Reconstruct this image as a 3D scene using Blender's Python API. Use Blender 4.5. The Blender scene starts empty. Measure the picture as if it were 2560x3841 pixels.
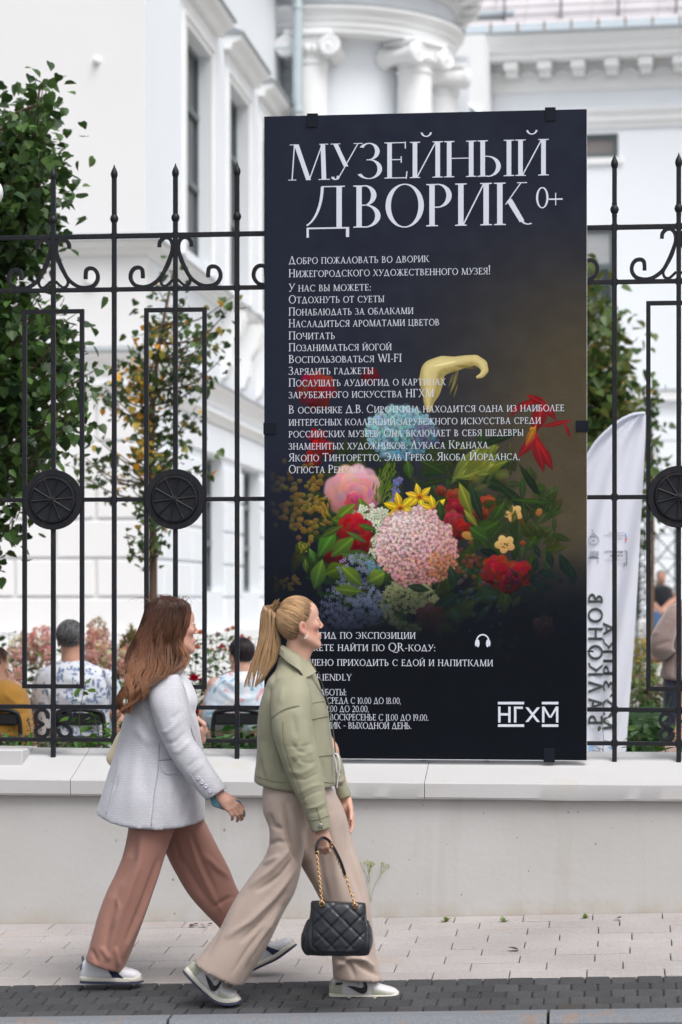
import bpy, bmesh, math, random
import numpy as np
from mathutils import Vector, Matrix, noise as mnoise
R = math.radians
scene = bpy.context.scene
COL = scene.collection
rnd = random.Random(7)
# ---------------------------------------------------------------- camera
CAM_H = 1.62
YAW = R(6.6)          # the camera looks a little left of the street's normal
FPX = 9070.0          # focal length in photograph pixels (85 mm lens, 24 x 36 portrait)
CX, HY = 1280.0, 2246.0
cd = bpy.data.cameras.new('camera'); cam = bpy.data.objects.new('camera', cd); COL.objects.link(cam)
cam.location = (0, 0, CAM_H); cam.rotation_euler = (R(90), 0, YAW)
cd.sensor_fit = 'VERTICAL'; cd.sensor_height = 36.0; cd.lens = 85.0
cd.shift_y = (HY-1920.5)/3841.0
cd.clip_start = 0.1; cd.clip_end = 1500
cd.dof.use_dof = True; cd.dof.focus_distance = 10.9; cd.dof.aperture_fstop = 2.8
scene.camera = cam
# ---------------------------------------------------------------- sky, sun, exposure
SUN_EL, SUN_AZ = R(58), R(142)        # azimuth from +Y clockwise: high behind the camera, to the left
w = bpy.data.worlds.new('World'); scene.world = w; w.use_nodes = True
nt = w.node_tree; nt.nodes.clear()
wo = nt.nodes.new('ShaderNodeOutputWorld'); bg = nt.nodes.new('ShaderNodeBackground')
sky = nt.nodes.new('ShaderNodeTexSky'); sky.sky_type = 'NISHITA'; sky.sun_disc = False
sky.sun_elevation = SUN_EL; sky.sun_rotation = SUN_AZ
sky.dust_density = 4.0; sky.air_density = 1.0; sky.ozone_density = 1.0
hs = nt.nodes.new('ShaderNodeHueSaturation'); hs.inputs['Saturation'].default_value = 0.30
nt.links.new(sky.outputs[0], hs.inputs['Color']); nt.links.new(hs.outputs[0], bg.inputs[0])
bg.inputs[1].default_value = 0.13
nt.links.new(bg.outputs[0], wo.inputs[0])
sd = bpy.data.lights.new('sun', 'SUN'); sun = bpy.data.objects.new('sun', sd); COL.objects.link(sun)
sd.energy = 1.3; sd.angle = R(35); sd.color = (1.0, 0.985, 0.97)
sun.rotation_euler = (R(90)-SUN_EL, 0, -SUN_AZ + math.pi)
scene.view_settings.view_transform = 'Standard'; scene.view_settings.look = 'None'
scene.view_settings.gamma = 1.0; scene.view_settings.exposure = 0.50
scene.view_settings.use_curve_mapping = False
# ---------------------------------------------------------------- picture -> place helpers (sizes were measured on the photograph)
ca, sa = math.cos(YAW), math.sin(YAW)
def PT(x, y, Y):
    u = (x-CX)/FPX; v = (HY-y)/FPX
    dx, dy = -sa+u*ca, ca+u*sa
    t = Y/dy
    return Vector((dx*t, Y, CAM_H+v*t))
def PX(x, y, X):      # the point on the plane X = const
    u = (x-CX)/FPX; v = (HY-y)/FPX
    dx, dy = -sa+u*ca, ca+u*sa
    t = X/dx
    return Vector((X, dy*t, CAM_H+v*t))
MPP = 1.0/FPX         # metres per pixel per metre of distance
YW = 11.4             # street face of the garden wall
_a, _b = PT(0, 3475, YW), PT(2560, 3414, YW)
SX = 0.033; TY = 0.065
def gz(x, y):         # the pavement falls to the left and to the kerb
    return (_a.z+_b.z)/2 + SX*(x-(_a.x+_b.x)/2) + TY*(y-YW)
def on_ground(x, y):  # pixel -> point on the pavement
    Y = 10.0
    for _ in range(30):
        p = PT(x, y, Y); Y += (p.z-gz(p.x, p.y))*4.2
    return PT(x, y, Y)
# ---------------------------------------------------------------- objects
def tag(o, label=None, cat=None, group=None, kind=None):
    if label: o['label'] = label
    if cat: o['category'] = cat
    if group: o['group'] = group
    if kind: o['kind'] = kind
    return o
def empty(name, loc=(0,0,0), rz=0, label=None, cat=None, group=None, kind=None):
    o = bpy.data.objects.new(name, None); COL.objects.link(o)
    o.location = loc; o.rotation_euler = (0,0,rz); o.empty_display_size = .1
    return tag(o, label, cat, group, kind)
def link(o, parent=None):
    COL.objects.link(o)
    if parent is not None:
        o.parent = parent
        o.matrix_parent_inverse = PMI(parent)
    return o
def PMI(p):           # world matrix of an object built from plain transforms
    m = Matrix.Identity(4); q = p
    chain = []
    while q is not None: chain.append(q); q = q.parent
    for q in reversed(chain): m = m @ (q.matrix_parent_inverse if q.parent else Matrix.Identity(4)) @ q.matrix_basis
    return m.inverted()
class MB:
    def __init__(s): s.v=[]; s.f=[]; s.mi=[]; s.c=None
    def add(s, vs, fs, m=0):
        n=len(s.v); s.v += [tuple(p) for p in vs]; s.f += [tuple(i+n for i in f) for f in fs]; s.mi += [m]*len(fs); return s
    def box(s, x0,y0,z0,x1,y1,z1, m=0):
        return s.add([(x0,y0,z0),(x1,y0,z0),(x1,y1,z0),(x0,y1,z0),(x0,y0,z1),(x1,y0,z1),(x1,y1,z1),(x0,y1,z1)],
            [(0,3,2,1),(4,5,6,7),(0,1,5,4),(1,2,6,5),(2,3,7,6),(3,0,4,7)], m)
    def bbox(s, x0,y0,z0,x1,y1,z1, b=.003, m=0):      # chamfered box
        vs=[]; 
        for (x,sx) in ((x0,1),(x1,-1)):
            for (y,sy) in ((y0,1),(y1,-1)):
                for (z,sz) in ((z0,1),(z1,-1)):
                    vs += [(x+sx*b,y+sy*b,z),(x+sx*b,y,z+sz*b),(x,y+sy*b,z+sz*b)]
        bm=bmesh.new()
        for p in vs: bm.verts.new(p)
        bmesh.ops.convex_hull(bm, input=bm.verts); bm.verts.index_update()
        s.add([v.co[:] for v in bm.verts],[[v.index for v in f.verts] for f in bm.faces],m); bm.free(); return s
    def tube(s, pts, r, n=8, cap=True, m=0, flat=None):
        P=[Vector(p) for p in pts]; k=len(P)
        rr = r if hasattr(r,'__len__') else [r]*k
        up=None; base=len(s.v); rings=[]
        for i in range(k):
            t=(P[min(i+1,k-1)]-P[max(i-1,0)])
            if t.length<1e-9: t=Vector((0,0,1))
            t.normalize()
            if up is None:
                a=Vector((0,0,1)) if abs(t.z)<.9 else Vector((1,0,0)); up=t.cross(a).normalized()
            else: up=(up-t*up.dot(t)); up = up.normalized() if up.length>1e-6 else t.orthogonal().normalized()
            w=t.cross(up)
            rings.append([P[i]+(up*math.cos(2*math.pi*j/n)+w*math.sin(2*math.pi*j/n))*rr[i] for j in range(n)])
        vs=[p for rg in rings for p in rg]; fs=[]
        for i in range(k-1):
            for j in range(n):
                j2=(j+1)%n; fs.append((i*n+j,i*n+j2,(i+1)*n+j2,(i+1)*n+j))
        if cap: fs.append(tuple(range(n-1,-1,-1))); fs.append(tuple((k-1)*n+j for j in range(n)))
        return s.add(vs,fs,m)
    def bar(s, pts, w, d, m=0, up=(0,1,0)):    # rectangular section: w across, d along 'up'
        P=[Vector(p) for p in pts]; k=len(P); U=Vector(up); vs=[]; fs=[]
        for i in range(k):
            t0=(P[i]-P[max(i-1,0)]); t1=(P[min(i+1,k-1)]-P[i]); 
            t0 = t0.normalized() if t0.length>1e-9 else t1.normalized(); t1 = t1.normalized() if t1.length>1e-9 else t0
            t=(t0+t1).normalized(); sd=t.cross(U).normalized(); c=max(.5,t.dot(t0)); 
            a=sd*(w/2)/c; b=U*d/2
            vs += [P[i]-a-b,P[i]+a-b,P[i]+a+b,P[i]-a+b]
        for i in range(k-1):
            for j in range(4): j2=(j+1)%4; fs.append((i*4+j,i*4+j2,(i+1)*4+j2,(i+1)*4+j))
        fs.append((3,2,1,0)); fs.append(tuple((k-1)*4+j for j in range(4)))
        return s.add(vs,fs,m)
    def lathe(s, prof, c=(0,0,0), n=20, m=0, axis='z', a0=0, a1=2*math.pi):
        full = abs(a1-a0-2*math.pi)<1e-6; k=n if full else n+1; vs=[]; fs=[]
        for (r,z) in prof:
            for j in range(k):
                a=a0+(a1-a0)*j/n; x,y=r*math.cos(a),r*math.sin(a)
                p=(x,y,z) if axis=='z' else ((x,z,y) if axis=='y' else (z,x,y))
                vs.append((c[0]+p[0],c[1]+p[1],c[2]+p[2]))
        for i in range(len(prof)-1):
            for j in range(n):
                j2=(j+1)%k; fs.append((i*k+j,i*k+j2,(i+1)*k+j2,(i+1)*k+j))
        return s.add(vs,fs,m)
    def prism(s, poly, y0, y1, m=0):           # polygon of (x,z) extruded in y
        n=len(poly); vs=[(x,y0,z) for x,z in poly]+[(x,y1,z) for x,z in poly]
        fs=[tuple(range(n)),tuple(range(2*n-1,n-1,-1))]+[(i,(i+1)%n,n+(i+1)%n,n+i) for i in range(n)]
        return s.add(vs,fs,m)
    def sphere(s, c, r, n=12, k=8, m=0):
        rx,ry,rz = r if hasattr(r,'__len__') else (r,r,r)
        vs=[];fs=[]
        for i in range(k+1):
            t=math.pi*i/k
            for j in range(n):
                a=2*math.pi*j/n; vs.append((c[0]+rx*math.sin(t)*math.cos(a),c[1]+ry*math.sin(t)*math.sin(a),c[2]+rz*math.cos(t)))
        for i in range(k):
            for j in range(n): j2=(j+1)%n; fs.append((i*n+j,(i+1)*n+j,(i+1)*n+j2,i*n+j2))
        return s.add(vs,fs,m)
    def mesh(s, name, mats=None, smooth=False, angle=None):
        me=bpy.data.meshes.new(name); me.from_pydata(s.v,[],s.f)
        if mats is not None:
            for mt in (mats if isinstance(mats,(list,tuple)) else [mats]): me.materials.append(mt)
            if any(s.mi): me.polygons.foreach_set('material_index', s.mi)
        me.validate(clean_customdata=False)
        bm=bmesh.new(); bm.from_mesh(me); bmesh.ops.recalc_face_normals(bm, faces=bm.faces); bm.to_mesh(me); bm.free()
        if smooth:
            me.polygons.foreach_set('use_smooth',[True]*len(me.polygons))
            if angle: me.set_sharp_from_angle(angle=R(angle))
        me.update(); return me
    def build(s, name, mats, parent=None, smooth=False, angle=None):
        return link(bpy.data.objects.new(name, s.mesh(name,mats,smooth,angle)), parent)
def inst(name, me, parent=None, loc=(0,0,0), rot=(0,0,0), sc=(1,1,1)):
    o=bpy.data.objects.new(name, me); o.location=loc; o.rotation_euler=rot; o.scale=sc
    return link(o, parent)
def catmull(pts, n=8):
    P=[Vector(p) for p in pts]; out=[]
    for i in range(len(P)-1):
        p0,p1,p2,p3=P[max(i-1,0)],P[i],P[i+1],P[min(i+2,len(P)-1)]
        for j in range(n):
            t=j/n; out.append(.5*((2*p1)+(-p0+p2)*t+(2*p0-5*p1+4*p2-p3)*t*t+(-p0+3*p1-3*p2+p3)*t**3))
    out.append(P[-1]); return out
# ---------------------------------------------------------------- materials
def nmat(name, rough=.6, spec=.5, metal=0):
    m=bpy.data.materials.new(name); m.use_nodes=True; n=m.node_tree.nodes; b=n['Principled BSDF']
    b.inputs['Roughness'].default_value=rough; b.inputs['Metallic'].default_value=metal
    b.inputs['Specular IOR Level'].default_value=spec
    return m, n, m.node_tree.links, b
def lin(c): return tuple(((x/12.92) if x<=.04045 else ((x+.055)/1.055)**2.4) for x in c)
def hexc(h): return lin(tuple(int(h[i:i+2],16)/255 for i in (0,2,4)))
def mat(name, col, rough=.6, var=.08, scale=6, bump=0, bscale=60, spec=.4, metal=0, rnd_obj=0, col2=None, fac2=.5, s2=3, sheen=0, stretch=None, detail=5, coat=0):
    m,n,l,b=nmat(name,rough,spec,metal)
    tc=n.new('ShaderNodeTexCoord'); src=tc.outputs['Object']
    if stretch:
        mp=n.new('ShaderNodeMapping'); mp.inputs['Scale'].default_value=stretch; l.new(src,mp.inputs['Vector']); src=mp.outputs[0]
    nz=n.new('ShaderNodeTexNoise'); nz.inputs['Scale'].default_value=scale; nz.inputs['Detail'].default_value=detail; l.new(src,nz.inputs['Vector'])
    mr=n.new('ShaderNodeMapRange'); mr.inputs['From Min'].default_value=.25; mr.inputs['From Max'].default_value=.75
    mr.inputs['To Min'].default_value=1-var; mr.inputs['To Max'].default_value=1+var; l.new(nz.outputs['Fac'],mr.inputs['Value'])
    val=mr.outputs[0]
    if rnd_obj:
        oi=n.new('ShaderNodeObjectInfo'); m2=n.new('ShaderNodeMapRange'); m2.inputs['To Min'].default_value=1-rnd_obj; m2.inputs['To Max'].default_value=1+rnd_obj
        l.new(oi.outputs['Random'],m2.inputs['Value']); mm=n.new('ShaderNodeMath'); mm.operation='MULTIPLY'; l.new(val,mm.inputs[0]); l.new(m2.outputs[0],mm.inputs[1]); val=mm.outputs[0]
    base=None
    if col2 is not None:
        n2=n.new('ShaderNodeTexNoise'); n2.inputs['Scale'].default_value=s2; n2.inputs['Detail'].default_value=6; l.new(src,n2.inputs['Vector'])
        r2=n.new('ShaderNodeMapRange'); r2.inputs['From Min'].default_value=fac2-.08; r2.inputs['From Max'].default_value=fac2+.12; l.new(n2.outputs['Fac'],r2.inputs['Value'])
        mx=n.new('ShaderNodeMix'); mx.data_type='RGBA'; mx.inputs[6].default_value=(*col,1); mx.inputs[7].default_value=(*col2,1); l.new(r2.outputs[0],mx.inputs[0]); base=mx.outputs[2]
    vm=n.new('ShaderNodeVectorMath'); vm.operation='SCALE'; 
    if base is not None: l.new(base,vm.inputs[0])
    else: vm.inputs[0].default_value=col
    l.new(val,vm.inputs['Scale']); l.new(vm.outputs[0],b.inputs['Base Color'])
    if bump:
        nb=n.new('ShaderNodeTexNoise'); nb.inputs['Scale'].default_value=bscale; nb.inputs['Detail'].default_value=4; l.new(src,nb.inputs['Vector'])
        bp=n.new('ShaderNodeBump'); bp.inputs['Strength'].default_value=min(1,bump); bp.inputs['Distance'].default_value=.004; l.new(nb.outputs['Fac'],bp.inputs['Height']); l.new(bp.outputs[0],b.inputs['Normal'])
    if sheen: b.inputs['Sheen Weight'].default_value=sheen
    if coat: b.inputs['Coat Weight'].default_value=coat; b.inputs['Coat Roughness'].default_value=.25
    return m
def vcmat(name, rough=.6, spec=.3, trans=0, attr='Col'):     # colour from a vertex colour layer (the thing's own colours)
    m,n,l,b=nmat(name,rough,spec)
    a=n.new('ShaderNodeAttribute'); a.attribute_name=attr; l.new(a.outputs['Color'],b.inputs['Base Color'])
    if trans:
        tr=n.new('ShaderNodeBsdfTranslucent'); l.new(a.outputs['Color'],tr.inputs['Color']); mx=n.new('ShaderNodeMixShader'); mx.inputs[0].default_value=trans
        l.new(b.outputs[0],mx.inputs[1]); l.new(tr.outputs[0],mx.inputs[2]); l.new(mx.outputs[0],n['Material Output'].inputs[0])
    return m
def set_vcol(me, cols, name='Col'):
    at=me.color_attributes.new(name,'FLOAT_COLOR','POINT'); a=np.ones((len(me.vertices),4),dtype=np.float32); a[:,:3]=np.asarray(cols,dtype=np.float32)
    at.data.foreach_set('color',a.ravel())
M={}
M['iron']=mat('black_iron',(.0095,.0105,.015),.5,.3,14,.3,90,.32,col2=(.035,.022,.014),fac2=.66,s2=30)
M['iron_far']=mat('dark_green_iron',(.05,.07,.07),.6)
M['plaster']=mat('white_plaster',(.66,.65,.63),.85,.025,2.2,.25,45,.2,col2=(.58,.55,.50),fac2=.63,s2=1.7)
M['coping']=mat('white_coping',(.52,.515,.515),.8,.03,2.5,.2,60,.2,col2=(.49,.46,.40),fac2=.68,s2=3.1)
M['bwhite']=mat('building_white',(.82,.82,.83),.85,.02,.8,.1,20,.2)
M['bblue']=mat('building_pale_blue',(.82,.855,.895),.85,.02,.6,.1,20,.2)
M['stonetrim']=mat('grey_white_trim',(.84,.85,.855),.85,.03,1.5,.1,20,.2)
M['glass']=mat('dark_window_glass',(.05,.06,.065),.3,.1,.7,spec=.3)
M['wframe']=mat('grey_window_frame',(.12,.145,.15),.5,.05)
M['pipe']=mat('zinc_pipe',(.55,.62,.65),.35,.05,metal=.5)
M['lead']=mat('grey_sill_metal',(.30,.33,.35),.5,.05)
# ================================================================ ground, pavement, road, wall
def sloped_quad(mb, x0,y0,x1,y1, dz, m=0, nx=1):
    mb.add([(x0,y0,gz(x0,y0)+dz),(x1,y0,gz(x1,y0)+dz),(x1,y1,gz(x1,y1)+dz),(x0,y1,gz(x0,y1)+dz)],[(0,1,2,3)],m)
def paver_mat(name, c, speck, rnd, orange):
    m,n,l,b=nmat(name,.85,.25)
    tc=n.new('ShaderNodeTexCoord'); g=n.new('ShaderNodeNewGeometry')
    a=n.new('ShaderNodeTexNoise'); a.inputs['Scale'].default_value=160; a.inputs['Detail'].default_value=3; l.new(g.outputs['Position'],a.inputs['Vector'])
    r=n.new('ShaderNodeValToRGB'); r.color_ramp.elements[0].position=.30; r.color_ramp.elements[0].color=(*[x*speck for x in c],1); r.color_ramp.elements[1].position=.44; r.color_ramp.elements[1].color=(*c,1)
    l.new(a.outputs['Fac'],r.inputs[0])
    big=n.new('ShaderNodeTexNoise'); big.inputs['Scale'].default_value=1.6; big.inputs['Detail'].default_value=6; l.new(g.outputs['Position'],big.inputs['Vector'])
    br=n.new('ShaderNodeMapRange'); br.inputs['From Min'].default_value=.3; br.inputs['From Max'].default_value=.7; br.inputs['To Min'].default_value=.84; br.inputs['To Max'].default_value=1.06; l.new(big.outputs['Fac'],br.inputs['Value'])
    oi=n.new('ShaderNodeObjectInfo'); mr=n.new('ShaderNodeMapRange'); mr.inputs['To Min'].default_value=1-rnd; mr.inputs['To Max'].default_value=1+rnd*.6; l.new(oi.outputs['Random'],mr.inputs['Value'])
    mm=n.new('ShaderNodeMath'); mm.operation='MULTIPLY'; l.new(br.outputs[0],mm.inputs[0]); l.new(mr.outputs[0],mm.inputs[1])
    st=n.new('ShaderNodeTexNoise'); st.inputs['Scale'].default_value=3.3; st.inputs['Detail'].default_value=8; l.new(g.outputs['Position'],st.inputs['Vector'])
    sr=n.new('ShaderNodeMapRange'); sr.inputs['From Min'].default_value=.58; sr.inputs['From Max'].default_value=.76; sr.inputs['To Max'].default_value=.6; l.new(st.outputs['Fac'],sr.inputs['Value'])
    mx=n.new('ShaderNodeMix'); mx.data_type='RGBA'; l.new(sr.outputs[0],mx.inputs[0]); l.new(r.outputs[0],mx.inputs[6]); mx.inputs[7].default_value=(*orange,1)
    vm=n.new('ShaderNodeVectorMath'); vm.operation='SCALE'; l.new(mx.outputs[2],vm.inputs[0]); l.new(mm.outputs[0],vm.inputs['Scale']); l.new(vm.outputs[0],b.inputs['Base Color'])
    bp=n.new('ShaderNodeBump'); bp.inputs['Strength'].default_value=.4; bp.inputs['Distance'].default_value=.003; l.new(a.outputs['Fac'],bp.inputs['Height']); l.new(bp.outputs[0],b.inputs['Normal'])
    return m
M['paver_l']=paver_mat('pale_concrete_paver',(.425,.395,.385),.50,.05,(.42,.31,.24))
M['paver_d']=paver_mat('charcoal_paver',(.062,.063,.067),1.9,.22,(.075,.065,.055))
M['joint']=mat('joint_sand',(.075,.065,.055),.95,.3,40)
M['kerb']=mat('granite_kerb',(.18,.19,.21),.8,.15,90,.3,150,col2=(.26,.18,.13),fac2=.64,s2=9)
M['asphalt']=mat('asphalt',(.05,.05,.052),.9,.3,120,.6,200)
M['soil']=mat('garden_soil',(.07,.05,.035),.95,.4,12,.8,30)
M['lawn']=mat('pale_yard_gravel',(.36,.34,.31),.95,.2,9,.5,60)
YB = 10.06; YK = 9.47; YKF = 9.36
X0P, X1P = -3.7, 1.3
mb=MB(); mb.add([(-300,-300,-1.9),(300,-300,-1.9),(300,400,-1.9),(-300,400,-1.9)],[(0,1,2,3)]); tag(mb.build('ground',M['asphalt']),kind='structure')
mb=MB(); x0,x1=-30,30
mb.add([(x0,-20,gz(x0,YKF)-.13-.3),(x1,-20,gz(x1,YKF)-.13-.3),(x1,YKF,gz(x1,YKF)-.12),(x0,YKF,gz(x0,YKF)-.12)],[(0,1,2,3)]); tag(mb.build('road',M['asphalt']),kind='structure')
# pavement bed, pavers laid on it one by one
bed=MB()
for (a,b) in ((YK,YW+.15),): sloped_quad(bed,-30,a,30,b,-.012)
pav=tag(bed.build('pavement',M['joint']),kind='structure')
rot=(math.atan(TY),-math.atan(SX),0)
def slab_mesh(name, w, d, h, mt, b=.003):
    m=MB(); m.bbox(-w/2,-d/2,-h,w/2,d/2,0,b); return m.mesh(name,mt)
rl=(YW-YB)/9
PL=slab_mesh('paver',.3180,rl-.0065,.04,M['paver_l'])
PH=slab_mesh('paver',.1560,rl-.0045,.04,M['paver_l'])
offs=[.11,.27,.40,.25,.41,.25,.40,.24,.09]
for r_ in range(9):
    yc=YB+rl*(r_+.5)
    o_=[.02,.17,.05,.20,.06,.21,.06,.155,.03][r_]
    for i in range(-12,6):
        x=i*.322+o_
        if X0P<x<X1P:
            inst('paver',PL,pav,(x,yc,gz(x,yc)+rnd.uniform(-.0018,.0018)),(rot[0]+rnd.uniform(-.003,.003),rot[1]+rnd.uniform(-.003,.003),rnd.uniform(-.003,.003)))
rd=(YB-YK)/5
PD=slab_mesh('cobble_paver',.1015,rd-.005,.05,M['paver_d'],.006)
for r_ in range(5):
    yc=YK+rd*(r_+.5)
    for i in range(-36,14):
        x=i*.1055+(r_%2)*.05+rnd.uniform(-.002,.002)+.012
        if X0P<x<X1P:
            inst('cobble_paver',PD,pav,(x,yc,gz(x,yc)+rnd.uniform(-.003,.002)),(rot[0]+rnd.uniform(-.012,.012),rot[1]+rnd.uniform(-.012,.012),rnd.uniform(-.012,.012)))
# the pavement beyond the pieces one can pick apart
fm=MB()
for (a,b) in ((-30,X0P-.17),(X1P+.17,30)): sloped_quad(fm,a,YB,b,YW+.1,-.002); sloped_quad(fm,a,YK,b,YB-.001,-.002,1)
o=fm.build('paving_beyond',[M['paver_l'],M['paver_d']],pav); tag(o,kind='stuff')
# kerb stones
kerb=empty('kerb',(0,YK,gz(0,YK)),kind='structure')
ks=[PT(640,3800,YK-.05).x, PT(2060,3800,YK-.05).x]; L=ks[1]-ks[0]
for i in range(-2,3):
    a=ks[0]+i*L+.004; b=a+L-.012
    for_=MB(); zz=.004
    def kz(x,y): return gz(x,YK)+zz
    vs=[]
    for x in (a,b):
        z=kz(x,0); vs += [(x,YK-.003,z-.25),(x,YKF,z-.25),(x,YKF-.006,z-.035),(x,YKF+.022,z-.004),(x,YK-.003,z)]
    for_.add(vs,[(0,1,6,5),(1,2,7,6),(2,3,8,7),(3,4,9,8),(4,0,5,9),(4,3,2,1,0),(5,6,7,8,9)])
    for_.build('kerb_stone',M['kerb'],kerb)
# ---------------------------------------------------------------- garden wall with its coping
def zat(px,py,Y): return PT(px,py,Y).z
YF = 11.66                       # fence line
zc_low = zat(1280,2987,YW-.045)  # bottom edge of the coping
zc_top = zat(1280,2930,YW-.045)  # its front arris
zc_back = zat(1280,2839,YF+.02)
wall=empty('garden_wall',(-1.2,YW+.2,gz(-1.2,YW)),label='low white rendered wall with a pale coping under the black iron fence',cat='wall')
xs0,xs1=-16,16
wm=MB()
nx=220; zs=[-.9,-.1]; rows=14
vs=[];fs=[]
for j in range(rows+1):
    for i in range(nx+1):
        x=-6+9*i/nx; z0=gz(x,YW)-.15; z=z0+(zc_low+.02-z0)*j/rows
        dy=.0045*mnoise.noise(Vector((x*1.3,z*1.8,1)))+.0015*mnoise.noise(Vector((x*7,z*9,4)))
        vs.append((x,YW+dy,z))
for j in range(rows):
    for i in range(nx): a=j*(nx+1)+i; fs.append((a,a+1,a+nx+2,a+nx+1))
wm.add(vs,fs); wm.box(xs0,YW,-1.8,-6.001,YW+.5,zc_low+.02); wm.box(3.001,YW,-1.8,xs1,YW+.5,zc_low+.02); wm.box(-6,YW+.02,-1.8,3,YW+.5,zc_low+.015)
def wall_mat():
    m,n,l,b=nmat('rendered_wall',.88,.15)
    g=n.new('ShaderNodeNewGeometry'); P=g.outputs['Position']
    def nz(s,d=5,st=None):
        x=n.new('ShaderNodeTexNoise'); x.inputs['Scale'].default_value=s; x.inputs['Detail'].default_value=d
        if st: mp=n.new('ShaderNodeMapping'); mp.inputs['Scale'].default_value=st; l.new(P,mp.inputs['Vector']); l.new(mp.outputs[0],x.inputs['Vector'])
        else: l.new(P,x.inputs['Vector'])
        return x.outputs['Fac']
    def mr(v,a,b_,c,d): x=n.new('ShaderNodeMapRange'); x.inputs['From Min'].default_value=a; x.inputs['From Max'].default_value=b_; x.inputs['To Min'].default_value=c; x.inputs['To Max'].default_value=d; l.new(v,x.inputs['Value']); return x.outputs[0]
    def mix(f,c1,c2):
        x=n.new('ShaderNodeMix'); x.data_type='RGBA'; l.new(f,x.inputs[0])
        for k,c in ((6,c1),(7,c2)):
            if isinstance(c,tuple): x.inputs[k].default_value=(*c,1)
            else: l.new(c,x.inputs[k])
        return x.outputs[2]
    c=mix(mr(nz(1.5,6),.35,.7,0,1),(.52,.512,.505),(.48,.466,.45))
    c=mix(mr(nz(5,8,(1,1,.35)),.60,.75,0,.55),c,(.43,.40,.34))        # faint streaks
    c=mix(mr(nz(11,6,(1,1,.06)),.60,.80,0,.40),c,(.36,.345,.32))          # rain streaks
    c=mix(mr(nz(2.6,9),.60,.66,0,.28),c,(.55,.545,.54))                  # patched paint
    c=mix(mr(nz(38,2),.735,.76,0,.75),c,(.22,.19,.15))                 # pits and specks
    sep=n.new('ShaderNodeSeparateXYZ'); l.new(P,sep.inputs[0])
    # splash dirt in a band above the paving (follows its slope)
    ma=n.new('ShaderNodeMath'); ma.operation='MULTIPLY_ADD'; ma.inputs[1].default_value=-SX; l.new(sep.outputs['X'],ma.inputs[0]); l.new(sep.outputs['Z'],ma.inputs[2])
    base=gz(0,YW)
    hh=mr(ma.outputs[0],base-.02,base+.09,.8,0)
    mu=n.new('ShaderNodeMath'); mu.operation='MULTIPLY'; l.new(hh,mu.inputs[0]); l.new(mr(nz(9,8),.3,.62,0,1),mu.inputs[1])
    c=mix(mu.outputs[0],c,(.42,.36,.28))
    l.new(c,b.inputs['Base Color'])
    bp=n.new('ShaderNodeBump'); bp.inputs['Strength'].default_value=.35; bp.inputs['Distance'].default_value=.004; l.new(nz(30,5),bp.inputs['Height']); l.new(bp.outputs[0],b.inputs['Normal'])
    return m
M['wall']=wall_mat()
wm.build('wall_face',M['wall'],wall,True,40)
# coping: slabs cast end to end, with hairline joints
jx=[xs0,-6.4,-4.6,PT(1596,2960,YW).x-1.7,PT(1596,2960,YW).x,PT(1596,2960,YW).x+1.63,3.4,xs1]
for i in range(len(jx)-1):
    a,b=jx[i]+.0015,jx[i+1]-.0015; n=max(2,int((b-a)/.05)) if -5<a<3 else 2
    prof=[(YW-.012,zc_low+.001),(YW-.012,zc_low-.012),(YW-.040,zc_low-.010),(YW-.046,zc_low),(YW-.047,zc_top-.008),(YW-.041,zc_top),(YW-.02,zc_top+.004),(YF+.13,zc_back+.028),(YF+.36,zc_back-.05),(YF+.36,zc_low-.3),(YW+.3,zc_low)]
    vs=[];fs=[];k=len(prof)
    for q in range(n+1):
        x=a+(b-a)*q/n
        for t,(y,z) in enumerate(prof):
            d=.0022*mnoise.noise(Vector((x*2.2,t*.6,3)))+.001*mnoise.noise(Vector((x*12,t*1.7,9)))
            vs.append((x,y+d,z+d*.8))
    for q in range(n):
        for t in range(k): t2=(t+1)%k; fs.append((q*k+t,q*k+t2,(q+1)*k+t2,(q+1)*k+t))
    fs.append(tuple(range(k-1,-1,-1))); fs.append(tuple(n*k+t for t in range(k)))
    m=MB(); m.add(vs,fs); m.build('coping_slab',M['coping'],wall,True,25)
# a small block standing on the coping at the left
m=MB(); p=PT(85,2820,YF-.12); m.bbox(p.x-1.4,YF-.12,zc_back-.12,p.x,YF+.2,PT(85,2813,YF-.12).z,.006)
m.build('coping_step',M['coping'],wall)
# garden ground behind
ZG=.42
m=MB(); m.add([(-60,YF+.36,ZG),(60,YF+.36,ZG),(60,90,ZG+.5),(-60,90,ZG+.5)],[(0,1,2,3)]); tag(m.build('garden_ground',M['lawn']),kind='structure')
m=MB(); m.add([(-12,YF+.36,ZG+.01),(8,YF+.36,ZG+.01),(8,14.2,ZG+.02),(-12,14.2,ZG+.02)],[(0,1,2,3)]); tag(m.build('flower_bed',M['soil']),kind='structure')
# ================================================================ iron fence
fence=empty('iron_fence',(0,YF,zc_back),label='black wrought iron fence with spear tips and round medallions on the white wall',cat='fence')
def fz(py): return PT(666,py*1.6327,YF).z      # heights were read beside the third bar
ZT,Z2,ZR,ZM,ZRB,Z3,Z4,ZFT=[fz(v) for v in (540,663,712,1147,1578,1625,1701,1745)]
ZTIP,ZFB,ZBALL=fz(374),fz(406),fz(500)
BW=.0225
bx=PT(666,880,YF).x; SP=.3395*YF/12.8*1.0
x_l=PT(201,880,YF).x; x_r=PT(2306,1800,YF).x   # bar 0 and bar 9
SP=(x_r-x_l)/9
bm_=MB(); bm_.bbox(-BW/2,-BW/2,ZFT-.02,BW/2,BW/2,ZFB,.0025)
for z in (ZT,Z2,ZM,Z3,Z4):                       # weld fillets
    for sx in (-1,1):
        for sz in (-1,1): bm_.sphere((sx*BW*.5,-.002,z+sz*BW*.5),.0055,6,4)
BAR=bm_.mesh('bar',M['iron'],True,35)
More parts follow.
